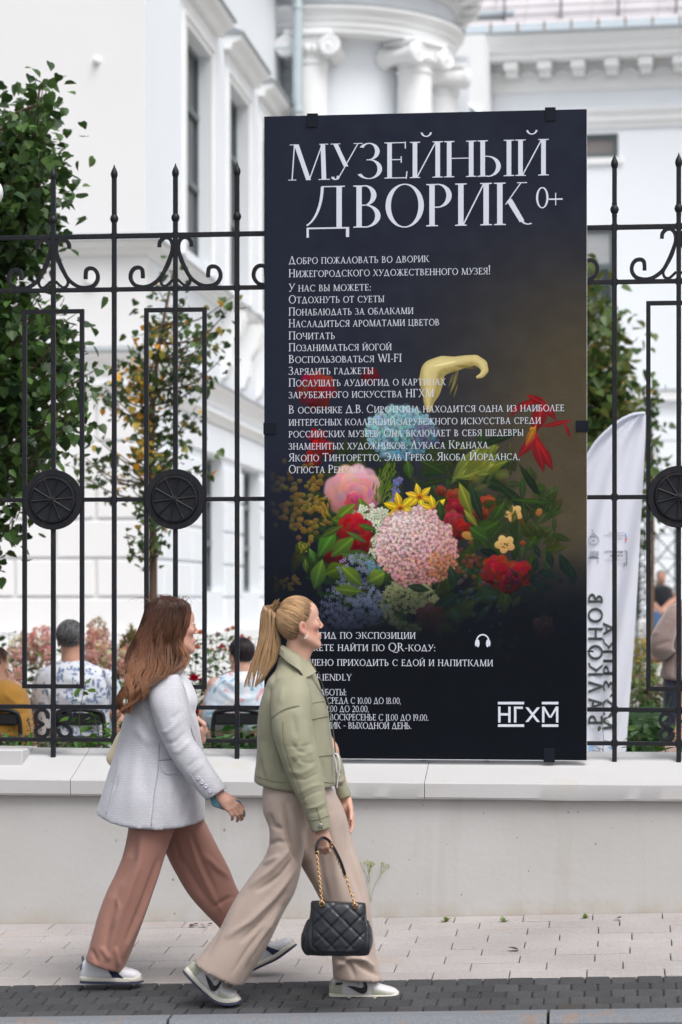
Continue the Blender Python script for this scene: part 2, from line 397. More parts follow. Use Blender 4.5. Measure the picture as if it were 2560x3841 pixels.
f_=MB(); h=ZTIP-ZFB
f_.lathe([(.0105,-.006),(.013,0),(.0165,h*.14),(.0178,h*.26),(.0165,h*.42),(.011,h*.6),(.006,h*.76),(.0028,h*.9),(.0004,h)],n=12)
FIN=f_.mesh('spear_tip',M['iron'],True)
f_=MB(); f_.lathe([(.012,-.034),(.013,-.028),(.011,-.022),(.017,-.014),(.0215,0),(.017,.014),(.011,.021),(.013,.026),(.0125,.032)],n=14); BALL=f_.mesh('ball_knop',M['iron'],True)
cz=(ZRB+ZR)/2
RW=SP*.5*.985
fr=MB()
w2=RW-.006
fr.bar([(-w2,0,ZRB),(-w2,0,ZR)],.021,.019); fr.bar([(w2,0,ZRB),(w2,0,ZR)],.021,.019)
fr.bar([(-w2-.0105,0,ZR),(w2+.0105,0,ZR)],.0205,.0185); fr.bar([(-w2-.0105,0,ZRB),(w2+.0105,0,ZRB)],.0205,.0185)
FRAME=fr.mesh('rectangle_frame',M['iron'])
# medallion
RD=70.5*YF/5555
md=MB(); md.lathe([(0,.012),(RD*.985,.012),(RD,.009),(RD,-.006),(RD*.985,-.010),(RD*.80,-.010),(RD*.795,-.006),(RD*.79,-.0085)],n=56,axis='y')
DISC=md.mesh('disc',M['iron'],True,35)
md=MB(); ri=RD*.785
md.lathe([(ri,.0),(ri,-.014),(ri*.97,-.019),(ri*.91,-.020),(ri*.88,-.015)],n=56,axis='y')
md.lathe([(ri*.88,-.015),(ri*.5,-.0125),(0,-.015)],n=56,axis='y')
for i in range(10):                                 # spokes
    a=2*math.pi*i/10+R(9); c,s=math.cos(a),math.sin(a)
    md.tube([(c*ri*.08,-.019,s*ri*.08),(c*ri*.5,-.0155,s*ri*.5),(c*ri*.9,-.0185,s*ri*.9)],[.0055,.0032,.0048],6)
for i in range(60):                                 # scalloped rim
    a=2*math.pi*i/60; md.sphere((math.cos(a)*ri*.89,-.0175,math.sin(a)*ri*.89),(.0035,.0035,.0035),5,4)
md.lathe([(ri*.1,-.012),(ri*.1,-.021),(ri*.07,-.026),(0,-.0275)],n=16,axis='y')
ROS=md.mesh('rosette',M['iron'],True,35)
# scrolls between the two upper rails, traced at one bar
def tr(pts, ox, oy, sc, cx):
    out=[]; X0=PT(ox+cx/sc,1000,YF).x
    for x,y in pts: p=PT(ox+x/sc,oy+y/sc,YF); out.append((p.x-X0,0,p.z))
    return catmull(out,5)
big=tr([(645,1000),(640,955),(605,920),(562,922),(532,965),(530,1030),(552,1100),(585,1180),(628,1262),(682,1312),(740,1342),(800,1347),(862,1328),(897,1280),(898,1228),(873,1186),(832,1174),(800,1190),(792,1232),(792,1270)],450,500,2.353,503)
sm=tr([(536,1075),(556,1140),(585,1200),(618,1255),(634,1295),(622,1332),(592,1345),(560,1325),(524,1290)],450,500,2.353,503)
def mir(p): return [(-x,y,z) for x,y,z in p]
SCR=[]
m=MB(); m.bar(big,.0185,.016); SCR.append(m.mesh('scroll',M['iron']))
m=MB(); m.bar(mir(big),.0185,.016); SCR.append(m.mesh('scroll',M['iron']))
m=MB(); m.bar(sm,.0125,.013); m.bar(mir(sm),.0125,.013); SMS=m.mesh('small_scroll',M['iron'])
lo=tr([(322,778),(324,750),(345,732),(372,738),(386,762),(378,790),(352,806),(352,812),(380,830),(386,852),(370,872),(342,874),(323,855),(320,830)],0,2150,1.4255,292)
m=MB(); m.bar(lo,.0175,.014); LS=[m.mesh('bottom_scroll',M['iron'])]
m=MB(); m.bar(mir(lo),.0175,.014); LS.append(m.mesh('bottom_scroll',M['iron']))
KX0,KX1=-8,18
for k in range(KX0,KX1+1):
    x=x_l+k*SP; tl=rnd.uniform(-.004,.004); 
    b=inst('bar',BAR,fence,(x,YF,0),(0,0,rnd.uniform(-.02,.02)))
    inst('spear_tip',FIN,b,(x,YF,ZFB)); inst('ball_knop',BALL,b,(x,YF,ZBALL))
    if k%2==0:
        for q in SCR: inst('scroll',q,fence,(x,YF,0))
        inst('small_scroll',SMS,fence,(x,YF,0))
        inst('rectangle_frame',FRAME,fence,(x,YF-.001,0))
        d=inst('disc',DISC,fence,(x,YF-.012,ZM)); inst('rosette',ROS,d,(x,YF-.012,ZM),(0,rnd.uniform(-.1,.1),0))
        for q in LS: inst('bottom_scroll',q,fence,(x,YF,0))
for z,hh in ((ZT,.024),(Z2,.022),(ZM,.021),(Z3,.021),(Z4,.020)):
    m=MB(); a,b=x_l+KX0*SP-.1,x_l+KX1*SP+.1
    m.bbox(a,YF-.0085,z-hh/2,b,YF+.0085,z+hh/2,.0025); m.build('rail',M['iron'],fence)
# ================================================================ notice board
YBD=YF-.075          # front face
xl,xr=PT(992,1500,YBD).x, PT(2202,1500,YBD).x
zt=PT(2202,409,YBD).z; zb=PT(2202,2852,YBD).z
board=empty('notice_board',((xl+xr)/2,YBD,zb),label='tall dark museum poster board with a flower painting clipped to the fence',cat='sign')
M['core']=mat('white_foam_core',(.78,.78,.80),.6,.03)
M['clip']=mat('black_clip',(.006,.008,.016),.5,.1,20,spec=.2)
M['print']=mat('lettering_white',(.66,.69,.78),.5,.02)
m=MB(); m.bbox(xl,YBD+.0012,zb-.004,xr+.001,YBD+.024,zt-.002,.001); m.build('core_panel',M['core'],board)
# ---------------------------------------------------------------- the printed sheet: a generic flower piece on a dark ground (flat print)
PW,PH_=900,1800
bx0,bx1,by0,by1=992.,2202.,422.,2852.
def paint():
    rs=np.random.RandomState(5)
    yy,xx=np.mgrid[0:PH_,0:PW].astype(np.float32)
    U=xx/PW; V=yy/PH_
    def sm(a,b,x): t=np.clip((x-a)/(b-a),0,1); return t*t*(3-2*t)
    navy=np.array([33,37,52.]); low=np.array([9,14,22.]); brown=np.array([76,68,52.])
    C=navy+(low-navy)*sm(.45,.85,V)[...,None]
    g=np.exp(-((U-1.02)/.42)**2-((V-.42)/.21)**2)+.75*np.exp(-((U-.95)/.30)**2-((V-.62)/.13)**2)
    g*=sm(.05,.3,V)*(1-sm(.66,.82,V))
    C=C+(brown-C)*np.clip(g,0,1)[...,None]
    def nz(n,amp):
        a=rs.rand(n*2,n).astype(np.float32); iy=np.linspace(0,n*2-1.001,PH_); ix=np.linspace(0,n-1.001,PW)
        y0=iy.astype(int); x0=ix.astype(int); fy=(iy-y0)[:,None]; fx=(ix-x0)[None]
        b=a[y0][:,x0]*(1-fy)*(1-fx)+a[np.minimum(y0+1,n*2-1)][:,x0]*fy*(1-fx)+a[y0][:,np.minimum(x0+1,n-1)]*(1-fy)*fx+a[np.minimum(y0+1,n*2-1)][:,np.minimum(x0+1,n-1)]*fy*fx
        return (b-.5)*amp
    C+= (nz(30,7)+nz(200,4)*sm(.2,.5,V))[...,None]
    sx_=PW/(bx1-bx0); sy_=PH_/(by1-by0)
    def T(x,y): return (980+x/1.2444-bx0)*sx_, (1200+y/1.2444-by0)*sy_   # read from a picture crop: x,y in crop units
    def shape(cx,cy,rx,ry,ang,col,col2=None,soft=.25,al=1.,pw=1.,tip=0,lx=0,ly=-1,vein=0):
        X,Y=T(cx,cy); rx=rx/1.2444*sx_; ry=ry/1.2444*sy_; r=int(max(rx,ry)*1.3)+2
        x0,x1,y0,y1=max(0,int(X)-r),min(PW,int(X)+r+1),max(0,int(Y)-r),min(PH_,int(Y)+r+1)
        if x0>=x1 or y0>=y1: return
        a=yy[y0:y1,x0:x1]-Y; b=xx[y0:y1,x0:x1]-X; c,s=math.cos(ang),math.sin(ang)
        u=(b*c+a*s)/max(rx,.3); v=(-b*s+a*c)/max(ry,.3)
        if tip: v=v/np.clip(1-tip*np.abs(u)**1.5,.12,1)
        d=np.sqrt(u*u+v*v); mk=np.clip((1-d)/soft,0,1)*al
        col=np.array(col,dtype=np.float32); col2=np.array(col2 if col2 is not None else col*.55,dtype=np.float32)
        sh=np.clip(.5+.5*(b*lx+a*ly)/max(rx,ry)*1.0,0,1)**pw
        cc=col2+(col-col2)*sh[...,None]
        if vein: cc=cc*(1+vein*np.exp(-(v*6)**2))[...,None]
        cc=cc+rs.randn(1)*3
        C[y0:y1,x0:x1]+= (cc-C[y0:y1,x0:x1])*mk[...,None]
    def leaf(x,y,l,w_,ang,c,c2=None,al=.95): shape(x,y,l,w_,ang,c,c2,.2,al,1,.75,vein=.35)
    def jit(c,j): return [max(0,v+rs.randn()*j) for v in c]
    def ball(cx,cy,R_,n,pr,c_l,c_d,fl=5,j=10,sq=1.):    # a head of many small florets
        pts=[]
        for i in range(n):
            a=rs.rand()*6.283; r=math.sqrt(rs.rand()); pts.append((r,a))
        pts.sort(reverse=True)
        for r,a in pts:
            x=cx+R_*r*math.cos(a); y=cy+R_*sq*r*math.sin(a)
            lit=max(0,min(1,.72-.42*(math.cos(a)*r*.5+math.sin(a)*r*.75)))
            base=[c_d[k]+(c_l[k]-c_d[k])*lit for k in range(3)]
            o=rs.rand()*6.28; f=.62+.38*math.sqrt(max(0,1-r*r))
            shape(x,y,pr*1.1,pr*f*1.1,a,[b*.62 for b in base],al=.6)
            for q in range(fl):
                b=o+q*6.283/fl
                c=jit(base,j); shape(x+pr*.55*math.cos(b),y+pr*.55*f*math.sin(b),pr*.52,pr*.42,b,c,[v*.8 for v in c],.35,.95)
            shape(x,y,pr*.12,pr*.12,0,[v*.7 for v in base])
    def bloom(cx,cy,R_,n,c_l,c_d,rings=4,j=12,sq=.9):    # a full peony-like flower
        for k in range(rings):
            f=1-k/rings*.85
            for q in range(n):
                b=q*6.283/n+k*.5+rs.rand()*.4; lit=max(0,min(1,.6-.5*math.sin(b)*f))
                c=jit([c_d[i]+(c_l[i]-c_d[i])*lit for i in range(3)],j)
                shape(cx+R_*.55*f*math.cos(b),cy+R_*.55*f*sq*math.sin(b),R_*.5*f+4,R_*.38*f+3,b,c,[v*.72 for v in c],.18,.93)
    # dim background leaves
    for i in range(480):
        x,y=rs.uniform(150,1450),rs.uniform(560,1500); d=((x-760)/640)**2+((y-980)/470)**2
        if d<1: leaf(x,y,rs.uniform(35,95),rs.uniform(14,36),rs.rand()*6.28,jit((52,68,28),11),(20,32,18),.62)
    # red flowers upper left
    bloom(262,325,95,8,(150,34,38),(84,18,26),3); bloom(515,262,42,6,(120,26,32),(70,16,24),2)
    for x,y in ((262,545),(265,600),(240,650),(300,600)): bloom(x,y,44,6,(150,28,34),(80,16,22),2)
    # hydrangea blue
    ball(655,525,150,130,30,(156,206,214),(56,104,126),4,10,.8); ball(780,545,60,18,20,(110,120,150),(50,60,90),4)
    # arum lily
    P=[(790,420,14),(788,380,24),(800,335,40),(800,285,56),(806,240,54),(850,214,44),(905,208,34),(960,196,28),(1005,190,24),(1038,210,22),(1050,240,16),(1035,262,12),(1015,270,7)]
    for i in range(150):
        t=i/149*(len(P)-1); k=min(int(t),len(P)-2); f=t-k; x,y,r=[P[k][q]*(1-f)+P[k+1][q]*f for q in range(3)]; shape(x,y,r*1.05,r*1.05,0,(206,188,126),(150,134,78),.12,.95)
    for i in range(110):
        t=i/109*(len(P)-1); k=min(int(t),len(P)-2); f=t-k; x,y,r=[P[k][q]*(1-f)+P[k+1][q]*f for q in range(3)]
        shape(x-r*.12,y-r*.22,r*.75,r*.7,0,(226,210,152),(196,178,114),.7,.35,lx=-.5)
    leaf(862,206,62,12,-.2,(232,216,160),(204,188,124),.6); shape(960,222,60,10,.12,(124,110,52),(110,98,46),.6,.7); shape(905,240,26,9,-.3,(150,134,70),soft=.6,al=.6)
    for i in range(7): leaf(905+rs.randn()*8,260+i*12,40,5,-1.2+rs.randn()*.1,(150,140,70),(120,110,50),.5)
    # striped tulip / big leaves
    for x,y,l,w_,a in ((960,680,120,40,-.9),(1040,640,95,36,-.55),(1050,700,130,32,-.35),(985,730,95,22,-.1),(1080,610,60,22,-1.1)): leaf(x,y,l,w_,a,(128,132,48),(48,62,28))
    for i in range(26): leaf(940+rs.rand()*150,740-rs.rand()*150,rs.uniform(25,60),4,-.7+rs.randn()*.3,(170,168,80),(120,120,52),.7)
    for x,y,l,w_,a in ((1090,770,110,30,.45),(1180,830,120,26,.7),(1260,760,110,20,1.0),(1300,880,90,18,.4),(1110,560,150,22,-.35),(950,800,70,26,1.1)): leaf(x,y,l,w_,a,(36,52,30),(18,30,22))
    # red lily right
    for x,y,l,w_,a in ((1300,620,105,34,1.35),(1330,640,80,26,1.1),(1250,590,80,26,2.3),(1300,460,90,40,-1.2),(1240,400,100,20,-.35+3.14),(1290,380,60,20,.5),(1380,490,80,14,-.2),(1430,520,50,9,1.2),(1345,430,62,20,.9),(1200,425,60,9,-.7)): leaf(x,y,l,w_,a,(146,26,30),(84,14,20))
    [shape(rs.normal(1040,45),rs.normal(690,40),rs.uniform(30,60),rs.uniform(12,22),-.6+rs.randn()*.4,jit((120,124,44),10),(62,72,28),.5,.5) for _ in range(26)]; leaf(1262,545,60,20,-1.1,(170,120,40),(120,60,26)); shape(1268,515,14,12,0,(220,150,50))
    # gold berries left
    for i in range(110):
        x,y=rs.normal(175,78),rs.normal(845,80)
        if x>50: shape(x,y,rs.uniform(12,19),rs.uniform(11,17),0,jit((150,122,52),12),(78,60,24),.3,.85)
    for i in range(40): shape(rs.normal(300,60),rs.normal(880,45),20,7,rs.rand()*3,jit((170,135,55),12),(90,70,26),.3,.85)
    for i in range(14): shape(rs.normal(250,35),rs.normal(965,28),16,13,0,jit((130,104,46),8),(70,54,22),.3,.7)
    # pink peony, buds, grasses
    bloom(435,800,135,11,(236,172,176),(186,104,112),5); bloom(440,850,44,7,(214,84,110),(160,40,70),3)
    leaf(395,900,70,34,-.7,(108,130,40),(52,76,24)); leaf(480,880,60,30,1.2,(96,120,40),(48,70,24)); leaf(410,955,90,40,.3,(78,100,34),(36,56,20))
    for i in range(70): leaf(rs.normal(585,24),rs.uniform(680,870),26,5,-1.3+rs.randn()*.35,jit((96,116,34),8),(54,74,24),.8)
    leaf(695,700,50,26,1.4,(62,90,38),(36,54,26)); leaf(810,690,80,22,.5,(50,70,32),(28,42,22)); leaf(800,760,90,18,-.2,(44,60,30),(26,38,20))
    for i in range(60): a=rs.rand(); shape(650-30*a+rs.randn()*9,735+a*120,8,9,0,jit((122,122,170),12),(70,68,118),.4,.9)
    # white stock
    for cx,cy,n in ((500,905,16),(555,925,34),(540,985,22),(520,1080,16),(560,1040,14)):
        ball(cx,cy,46,n,15,(236,240,216),(150,166,120),4,6)
    # daffodils
    for cx,cy,s_ in ((655,880,78),(745,828,66),(812,885,68),(745,935,58),(690,935,44)):
        for q in range(6):
            b=q*1.047+.3; leaf(cx+s_*.55*math.cos(b),cy+s_*.5*math.sin(b),s_*.55,s_*.27,b,jit((226,196,50),8),(160,128,24))
        shape(cx,cy,s_*.3,s_*.27,0,(226,150,40),(150,90,20)); shape(cx,cy,s_*.14,s_*.12,0,(140,90,20))
    # carnations, reds right of centre
    for x,y,r,c in ((905,830,42,(150,60,46)),(915,880,50,(156,34,40)),(900,940,52,(166,48,56)),(935,980,50,(150,30,30)),(1060,860,40,(170,72,40)),(1030,900,36,(156,58,36)),(845,800,24,(150,56,48))):
        bloom(x,y,r,8,c,[v*.55 for v in c],4,10)
    leaf(960,840,90,34,1.2,(130,132,46),(70,80,30)); leaf(1010,860,100,26,1.25,(40,58,40),(20,32,26)); leaf(985,930,60,18,.9,(140,136,48),(70,72,28)); leaf(840,900,60,30,1.5,(40,62,34),(26,40,24))
    # wild roses right
    for cx,cy,s_ in ((1180,905,50),(1142,1050,52)):
        for q in range(5):
            b=q*1.256+.5; shape(cx+s_*.45*math.cos(b),cy+s_*.36*math.sin(b),s_*.55,s_*.42,b,jit((226,186,120),8),(176,132,76),.2,.95)
        for q in range(26): shape(cx+rs.randn()*10,cy+8+rs.randn()*7,3,3,0,(110,96,30),soft=.5)
    shape(1305,905,28,22,.6,(170,110,60),(110,66,36)); shape(970,1010,34,22,.3,(190,140,70),(120,84,40)); shape(1225,1045,16,13,0,(150,70,40))
    for i in range(26): leaf(rs.uniform(1030,1400),rs.uniform(830,1080),rs.uniform(30,70),rs.uniform(9,20),rs.rand()*6,(46,66,26),(24,38,20),.7)
    for x,y,l,w_,a in ((1050,980,80,44,-.5),(1020,1000,60,38,.6),(1260,850,90,14,.1),(1110,900,60,26,-1.)): leaf(x,y,l,w_,a,(52,80,26),(28,46,20))
    for cx,cy,s_ in ((1290,1080,34),(1350,1120,40),(1420,1150,56),(1450,1190,52),(1340,1190,44),(1280,1150,40),(1300,1240,44),(1070,1090,44)): leaf(cx,cy,s_*1.2,s_*.5,rs.rand()*2.5,(20,38,30),(12,24,24),.9)
    # crimson peonies low right
    bloom(1110,1180,84,9,(150,30,34),(86,14,24),4); bloom(1205,1190,70,9,(142,26,32),(80,12,22),4); bloom(1165,1225,60,8,(120,20,28),(66,10,20),3)
    # red behind leaves at left, leaves
    bloom(440,985,86,9,(176,26,34),(96,10,20),4); bloom(360,1090,70,8,(120,18,30),(70,8,20),3); bloom(470,1050,50,8,(140,18,28),(80,10,20),3)
    for x,y,l,w_,a in ((310,1045,84,44,-1.0),(385,1060,80,40,-.7),(460,1110,95,40,.2),(270,1190,80,42,-1.3),(350,1170,60,44,-.4),(240,1100,40,18,1.2),(210,1150,36,16,1.5),(540,1200,60,52,-.6),(430,1190,66,34,.8),(410,1260,74,34,.1),(560,1090,50,20,.8),(330,990,70,20,-.5),(450,1015,60,16,.5),(500,970,50,18,.3)):
        leaf(x,y,l,w_,a,jit((84,112,34),8),(34,56,22))
    shape(192,1065,36,34,0,(84,92,30),(44,54,22)); 
    for i in range(30): shape(192+rs.randn()*12,1062+rs.randn()*10,4,4,0,(170,166,50))
    # small flowers around, blue-grey
    for i in range(28): shape(rs.normal(975,35),rs.normal(1150,55),15,12,rs.rand()*3,jit((120,70,44),10),(60,34,26),.3,.8)
    for i in range(34): shape(rs.normal(1000,70),rs.normal(1290,70),12,10,rs.rand()*3,jit((50,84,92),10),(26,44,54),.3,.6)
    for i in range(20): shape(530+rs.randn()*22,1155+rs.randn()*14,10,9,0,jit((90,150,160),10),(50,90,104))
    # lilac and cream viburnum
    for (cx,cy,R_,n,cl,cdk) in ((430,1330,150,250,(142,150,186),(52,58,84)),(455,1170,95,110,(140,146,180),(56,60,88)),(350,1420,100,130,(110,116,150),(34,40,60)),(520,1350,95,120,(130,142,176),(46,54,80))):
        for i in range(n):
            a=rs.rand()*6.28; r=R_*math.sqrt(rs.rand()); lit=max(.1,min(1,.85-.6*r/R_*math.sin(a)-.25*rs.rand())); c=[cdk[k]+(cl[k]-cdk[k])*lit for k in range(3)]
            for q in range(4): b=q*1.57+a; shape(cx+r*math.cos(a)+6*math.cos(b),cy+r*math.sin(a)*.8+6*math.sin(b),7,3.2,b,c,[v*.8 for v in c],.5,.75)
    for i in range(420):
        a=rs.rand()*6.28; r=135*math.sqrt(rs.rand()); lit=max(.1,min(1,.8-.5*r/135*math.sin(a)-.25*rs.rand())); x,y=700+r*math.cos(a),1290+r*math.sin(a)*.95+ (40 if r>90 else 0)
        for q in range(4): b=q*1.57+a; shape(x+6*math.cos(b),y+6*math.sin(b),7,3.8,b,[70+100*lit,76+96*lit,54+66*lit],[50+80*lit,56+76*lit,40+50*lit],.5,.8)
    for x,y,l,w_,a in ((430,1200,74,34,.75),(410,1265,70,30,.1),(545,1205,46,46,-.5)): leaf(x,y,l,w_,a,(110,132,36),(40,60,20))
    # the big pink hydrangea
    ball(728,1065,180,300,27,(250,206,206),(190,108,98),4,9,1.0); ball(700,1010,120,110,25,(255,226,224),(224,160,158),4,7,.8)
    ball(850,1150,60,24,24,(206,140,108),(140,84,58),4,8)
    leaf(860,1330,100,38,-.6,(26,44,32),(14,28,24)); leaf(740,1255,60,22,.2,(36,54,34),(20,34,24)); leaf(900,1200,60,26,1.3,(30,48,34),(16,28,24))
    for i in range(20): leaf(rs.uniform(60,180),rs.uniform(1200,1270),18,11,rs.rand()*6,(120,92,36),(70,54,24),.8)
    # dim things low on the sheet
    bloom(800,1390,70,7,(70,44,38),(34,24,26),3,4); bloom(1320,1430,52,7,(72,44,44),(34,26,30),3,4)
    for i in range(18): leaf(rs.normal(1130,50),rs.normal(1540,40),22,8,rs.rand()*6,(34,40,30),(20,26,24),.6)
    for i in range(60): leaf(rs.uniform(1150,1480),rs.uniform(1180,1420),rs.uniform(15,40),rs.uniform(6,14),rs.rand()*6,(18,32,30),(12,22,24),.55)
    # vignette the piece back into the sheet
    f=sm(.36,.44,V)*0+1
    low_f=1-sm(.68,.82,V)*.62; left_f=sm(-.02,.16,U); top_f=.35+.65*sm(.36,.60,V)
    F=(low_f*left_f)
    bgc=navy+(low-navy)*sm(.45,.85,V)[...,None]
    C[:]=bgc+(C-bgc)*F[...,None]
    return np.clip(C,0,255)
Cc=paint()
img=bpy.data.images.new('board_print',PW,PH_); px=np.ones((PH_,PW,4),dtype=np.float32); px[...,:3]=Cc[::-1]/255.0
img.pixels.foreach_set(px.ravel()); img.update(); img.pack()
def print_mat():
    m,n,l,b=nmat('printed_sheet',.5,.12)
    t=n.new('ShaderNodeTexImage'); t.image=img; t.extension='EXTEND'
    uv=n.new('ShaderNodeUVMap'); uv.uv_map='UVMap'; l.new(uv.outputs[0],t.inputs[0])
    tc=n.new('ShaderNodeTexCoord'); nz=n.new('ShaderNodeTexNoise'); nz.inputs['Scale'].default_value=260; nz.inputs['Detail'].default_value=1; l.new(tc.outputs['Object'],nz.inputs['Vector'])
    r=n.new('ShaderNodeMapRange'); r.inputs['From Min'].default_value=.79; r.inputs['From Max'].default_value=.81; r.inputs['To Max'].default_value=.35; l.new(nz.outputs['Fac'],r.inputs['Value'])
    mx=n.new('ShaderNodeMix'); mx.data_type='RGBA'; mx.inputs[7].default_value=(.4,.4,.42,1); l.new(r.outputs[0],mx.inputs[0]); l.new(t.outputs['Color'],mx.inputs[6]); l.new(mx.outputs[2],b.inputs['Base Color'])
    return m
me=bpy.data.meshes.new('printed_sheet'); me.from_pydata([(xl,YBD,zb),(xr,YBD,zb),(xr,YBD,zt),(xl,YBD,zt)],[],[(0,1,2,3)])
uvl=me.uv_layers.new(name='UVMap')
for i,c in enumerate(((0,0),(1,0),(1,1),(0,1))): uvl.data[i].uv=c
me.materials.append(print_mat()); link(bpy.data.objects.new('printed_sheet',me),board)
# ---------------------------------------------------------------- lettering: every glyph is drawn from strokes
SERIF=True
def glyph(ch, T, t):
    S=[]; e=t*.8
    def poly(*p): S.append(list(p))
    def V(x,y0=0,y1=1,w_=None,sb=True,st=True,sr=.055):
        w_=T if w_ is None else w_; poly((x,y0),(x+w_,y0),(x+w_,y1),(x,y1))
        if sb and SERIF: poly((x-sr-.015,y0),(x+w_+sr+.015,y0),(x+w_+sr+.015,y0+e),(x+w_,y0+e*1.6),(x,y0+e*1.6),(x-sr-.015,y0+e))
        if st and SERIF: poly((x-sr-.015,y1-e),(x,y1-e*1.6),(x+w_,y1-e*1.6),(x+w_+sr+.015,y1-e),(x+w_+sr+.015,y1),(x-sr-.015,y1))
    def L(x0,y0,x1,y1,w_): poly((x0,y0),(x0+w_,y0),(x1+w_,y1),(x1,y1))
    def Hh(x0,x1,y,h=None): h=t if h is None else h; poly((x0,y-h/2),(x1,y-h/2),(x1,y+h/2),(x0,y+h/2))
    def sf(x0,x1,y):
      if SERIF: poly((x0,y),(x1,y),(x1,y+e),(x0,y+e))
    def arc(cx,cy,rx,ry,a0,a1,wx=None,wy=None,n=22):
        wx=T if wx is None else wx; wy=t if wy is None else wy; o=[];i_=[]
        for k in range(n+1):
            a=R(a0+(a1-a0)*k/n); o.append((cx+rx*math.cos(a),cy+ry*math.sin(a))); i_.append((cx+(rx-wx)*math.cos(a),cy+(ry-wy)*math.sin(a)))
        for k in range(n): poly(o[k],o[k+1],i_[k+1],i_[k])
    def tri(*p): poly(*p)
    c=ch; tt=t*1.1
    if c in 'АA':
        L(.04,0,.34,1,tt); L(.56,0,.34-.01,1,T); Hh(.14,.58,.34); sf(-.03,.17,0); sf(.5,.80,0); return S,.78
    if c=='Δ' or c=='Д':
        if c=='Д' and T>.11:   # display form
            arc(-.12,1.02,.50,1.0,-75,-2,T*.55,t*1.2); Hh(.34,.84,1-t/2); V(.66,0,1,sb=False); Hh(0,.94,.0,t*1.4)
            poly((0,-.22),(.05,-.22),(.05,0),(0,0)); poly((.87,-.22),(.94,-.22),(.94,0),(.87,0)); return S,1.0
        L(.06,.04,.36,1,tt); L(.62,.04,.36-.01,1,T); Hh(.02,.80,.04,t*1.3); poly((.02,-.1),(.02+tt,-.1),(.02+tt,.05),(.02,.05)); poly((.80-tt,-.1),(.80,-.1),(.80,.05),(.80-tt,.05)); return S,.86
    if c in 'ЛΛ': L(.04,0,.34,1,tt); L(.56,0,.34-.01,1,T); sf(-.03,.17,0); sf(.5,.78,0); return S,.76
    if c in 'Б': V(.07); Hh(.07,.50,1-t/2); poly((.50-t,.84),(.50,.82),(.50,1),(.50-t,1)); arc(.24,.28,.34,.29,-90,90); Hh(.1,.26,.56); Hh(.1,.26,t/2); return S,.64
    if c in 'В': V(.07); arc(.24,.76,.27,.245,-90,90); arc(.25,.27,.35,.275,-90,90); Hh(.1,.27,1-t/2); Hh(.1,.27,.53); Hh(.1,.27,t/2); return S,.66
    if c=='Г': V(.07); Hh(.07,.54,1-t/2); poly((.54-t,.80),(.54,.78),(.54,1),(.54-t,1)); return S,.58
    if c in 'ЕE': V(.07); Hh(.07,.52,1-t/2); poly((.52-t,.83),(.52,.81),(.52,1.02),(.52-t,1)); Hh(.1,.42,.52); poly((.42-t,.43),(.42,.43),(.42,.61),(.42-t,.61)); Hh(.07,.54,t/2); poly((.54-t,0),(.54,-.03),(.56,.19),(.56-t,.19)); return S,.60
    if c=='F': V(.07); Hh(.07,.50,1-t/2); poly((.50-t,.83),(.50,.81),(.50,1),(.50-t,1)); Hh(.1,.42,.52); poly((.42-t,.44),(.42,.44),(.42,.60),(.42-t,.60)); return S,.54
    if c=='Ж':
        V(.44); L(.42,.5,.08,1,tt); L(.50,.52,.84,1,tt); L(.02,0,.38,.56,T*.95); L(.86,0,.52,.56,T*.95); sf(-.04,.18,0); sf(.82,1.06,0); sf(.0,.2,1-e); sf(.78,.98,1-e); return S,1.04
    if c in 'З3': arc(.22,.76,.26,.24,-90,150); arc(.22,.27,.32,.275,-150,90); Hh(.16,.26,.53); return S,.58
    if c in 'ИЙ':
        V(.07); V(.62-(T-.1)*.0); L(.07+T*.7,0,.62+T*.0,1,tt*1.15)
        if c=='Й': arc(.40,1.28,.14,.15,-168,-12,.035+t*.5,t*1.1)
        return S,.62+T+.08
    if c in 'NN': V(.07,w_=tt); V(.70,w_=tt,sb=False); L(.62,0,.06,1,T); return S,.80
    if c=='К' or c=='K':
        V(.07); L(.24,.48,.58,1,tt); poly((.28,.56),(.28+T*.9,.62),(.66,.0+.1),(.56,.06)); arc(.74,.16,.18,.16,-180,-60,T*.55,t); sf(.50,.72,1-e); return S,.76
    if c=='M' or c=='М':
        L(.06,0,.12,1,tt); L(.42,0,.12,1,T*1.05); L(.48,0,.80,1,tt); poly((.80,0),(.80+T,0),(.77+T,1),(.77,1)); sf(-.02,.18,0); sf(.72,1.0,0); sf(.02,.2,1-e); sf(.74,.96,1-e); return S,1.0
    if c in 'НH': V(.07); V(.60); Hh(.1,.65,.52); return S,.60+T+.08
    if c in 'ОO': arc(.44,.5,.42,.52,0,360,n=40); return S,.88
    if c=='0': arc(.30,.5,.27,.51,0,360,T*.85,n=36); return S,.60
    if c=='Q': arc(.44,.5,.42,.52,0,360,n=40); arc(.86,.08,.44,.28,-170,-60,T*.6,t*1.3); return S,.92
    if c=='П': V(.07); V(.60); Hh(.05,.70,1-t/2); return S,.60+T+.08
    if c in 'РP': V(.07); arc(.24,.72,.32,.285,-90,90); Hh(.1,.27,1-t/2); Hh(.1,.27,.45); return S,.60
    if c=='R': V(.07); arc(.24,.74,.28,.265,-90,90); Hh(.1,.27,1-t/2); Hh(.1,.27,.49); L(.58,0,.28,.5,T); sf(.54,.76,0); return S,.74
    if c in 'СC': arc(.44,.5,.42,.52,42,318,n=34); poly((.72,.72),(.75,.72),(.75,1),(.72,.94)); return S,.80
    if c in 'ТT': V(.30,st=False); Hh(.02,.30+T+.28,1-t/2); poly((.02,.83),(.02+t,.85),(.02+t,1),(.02,1)); poly((.58+T-t,.85),(.58+T,.83),(.58+T,1),(.58+T-t,1)); return S,.62+T
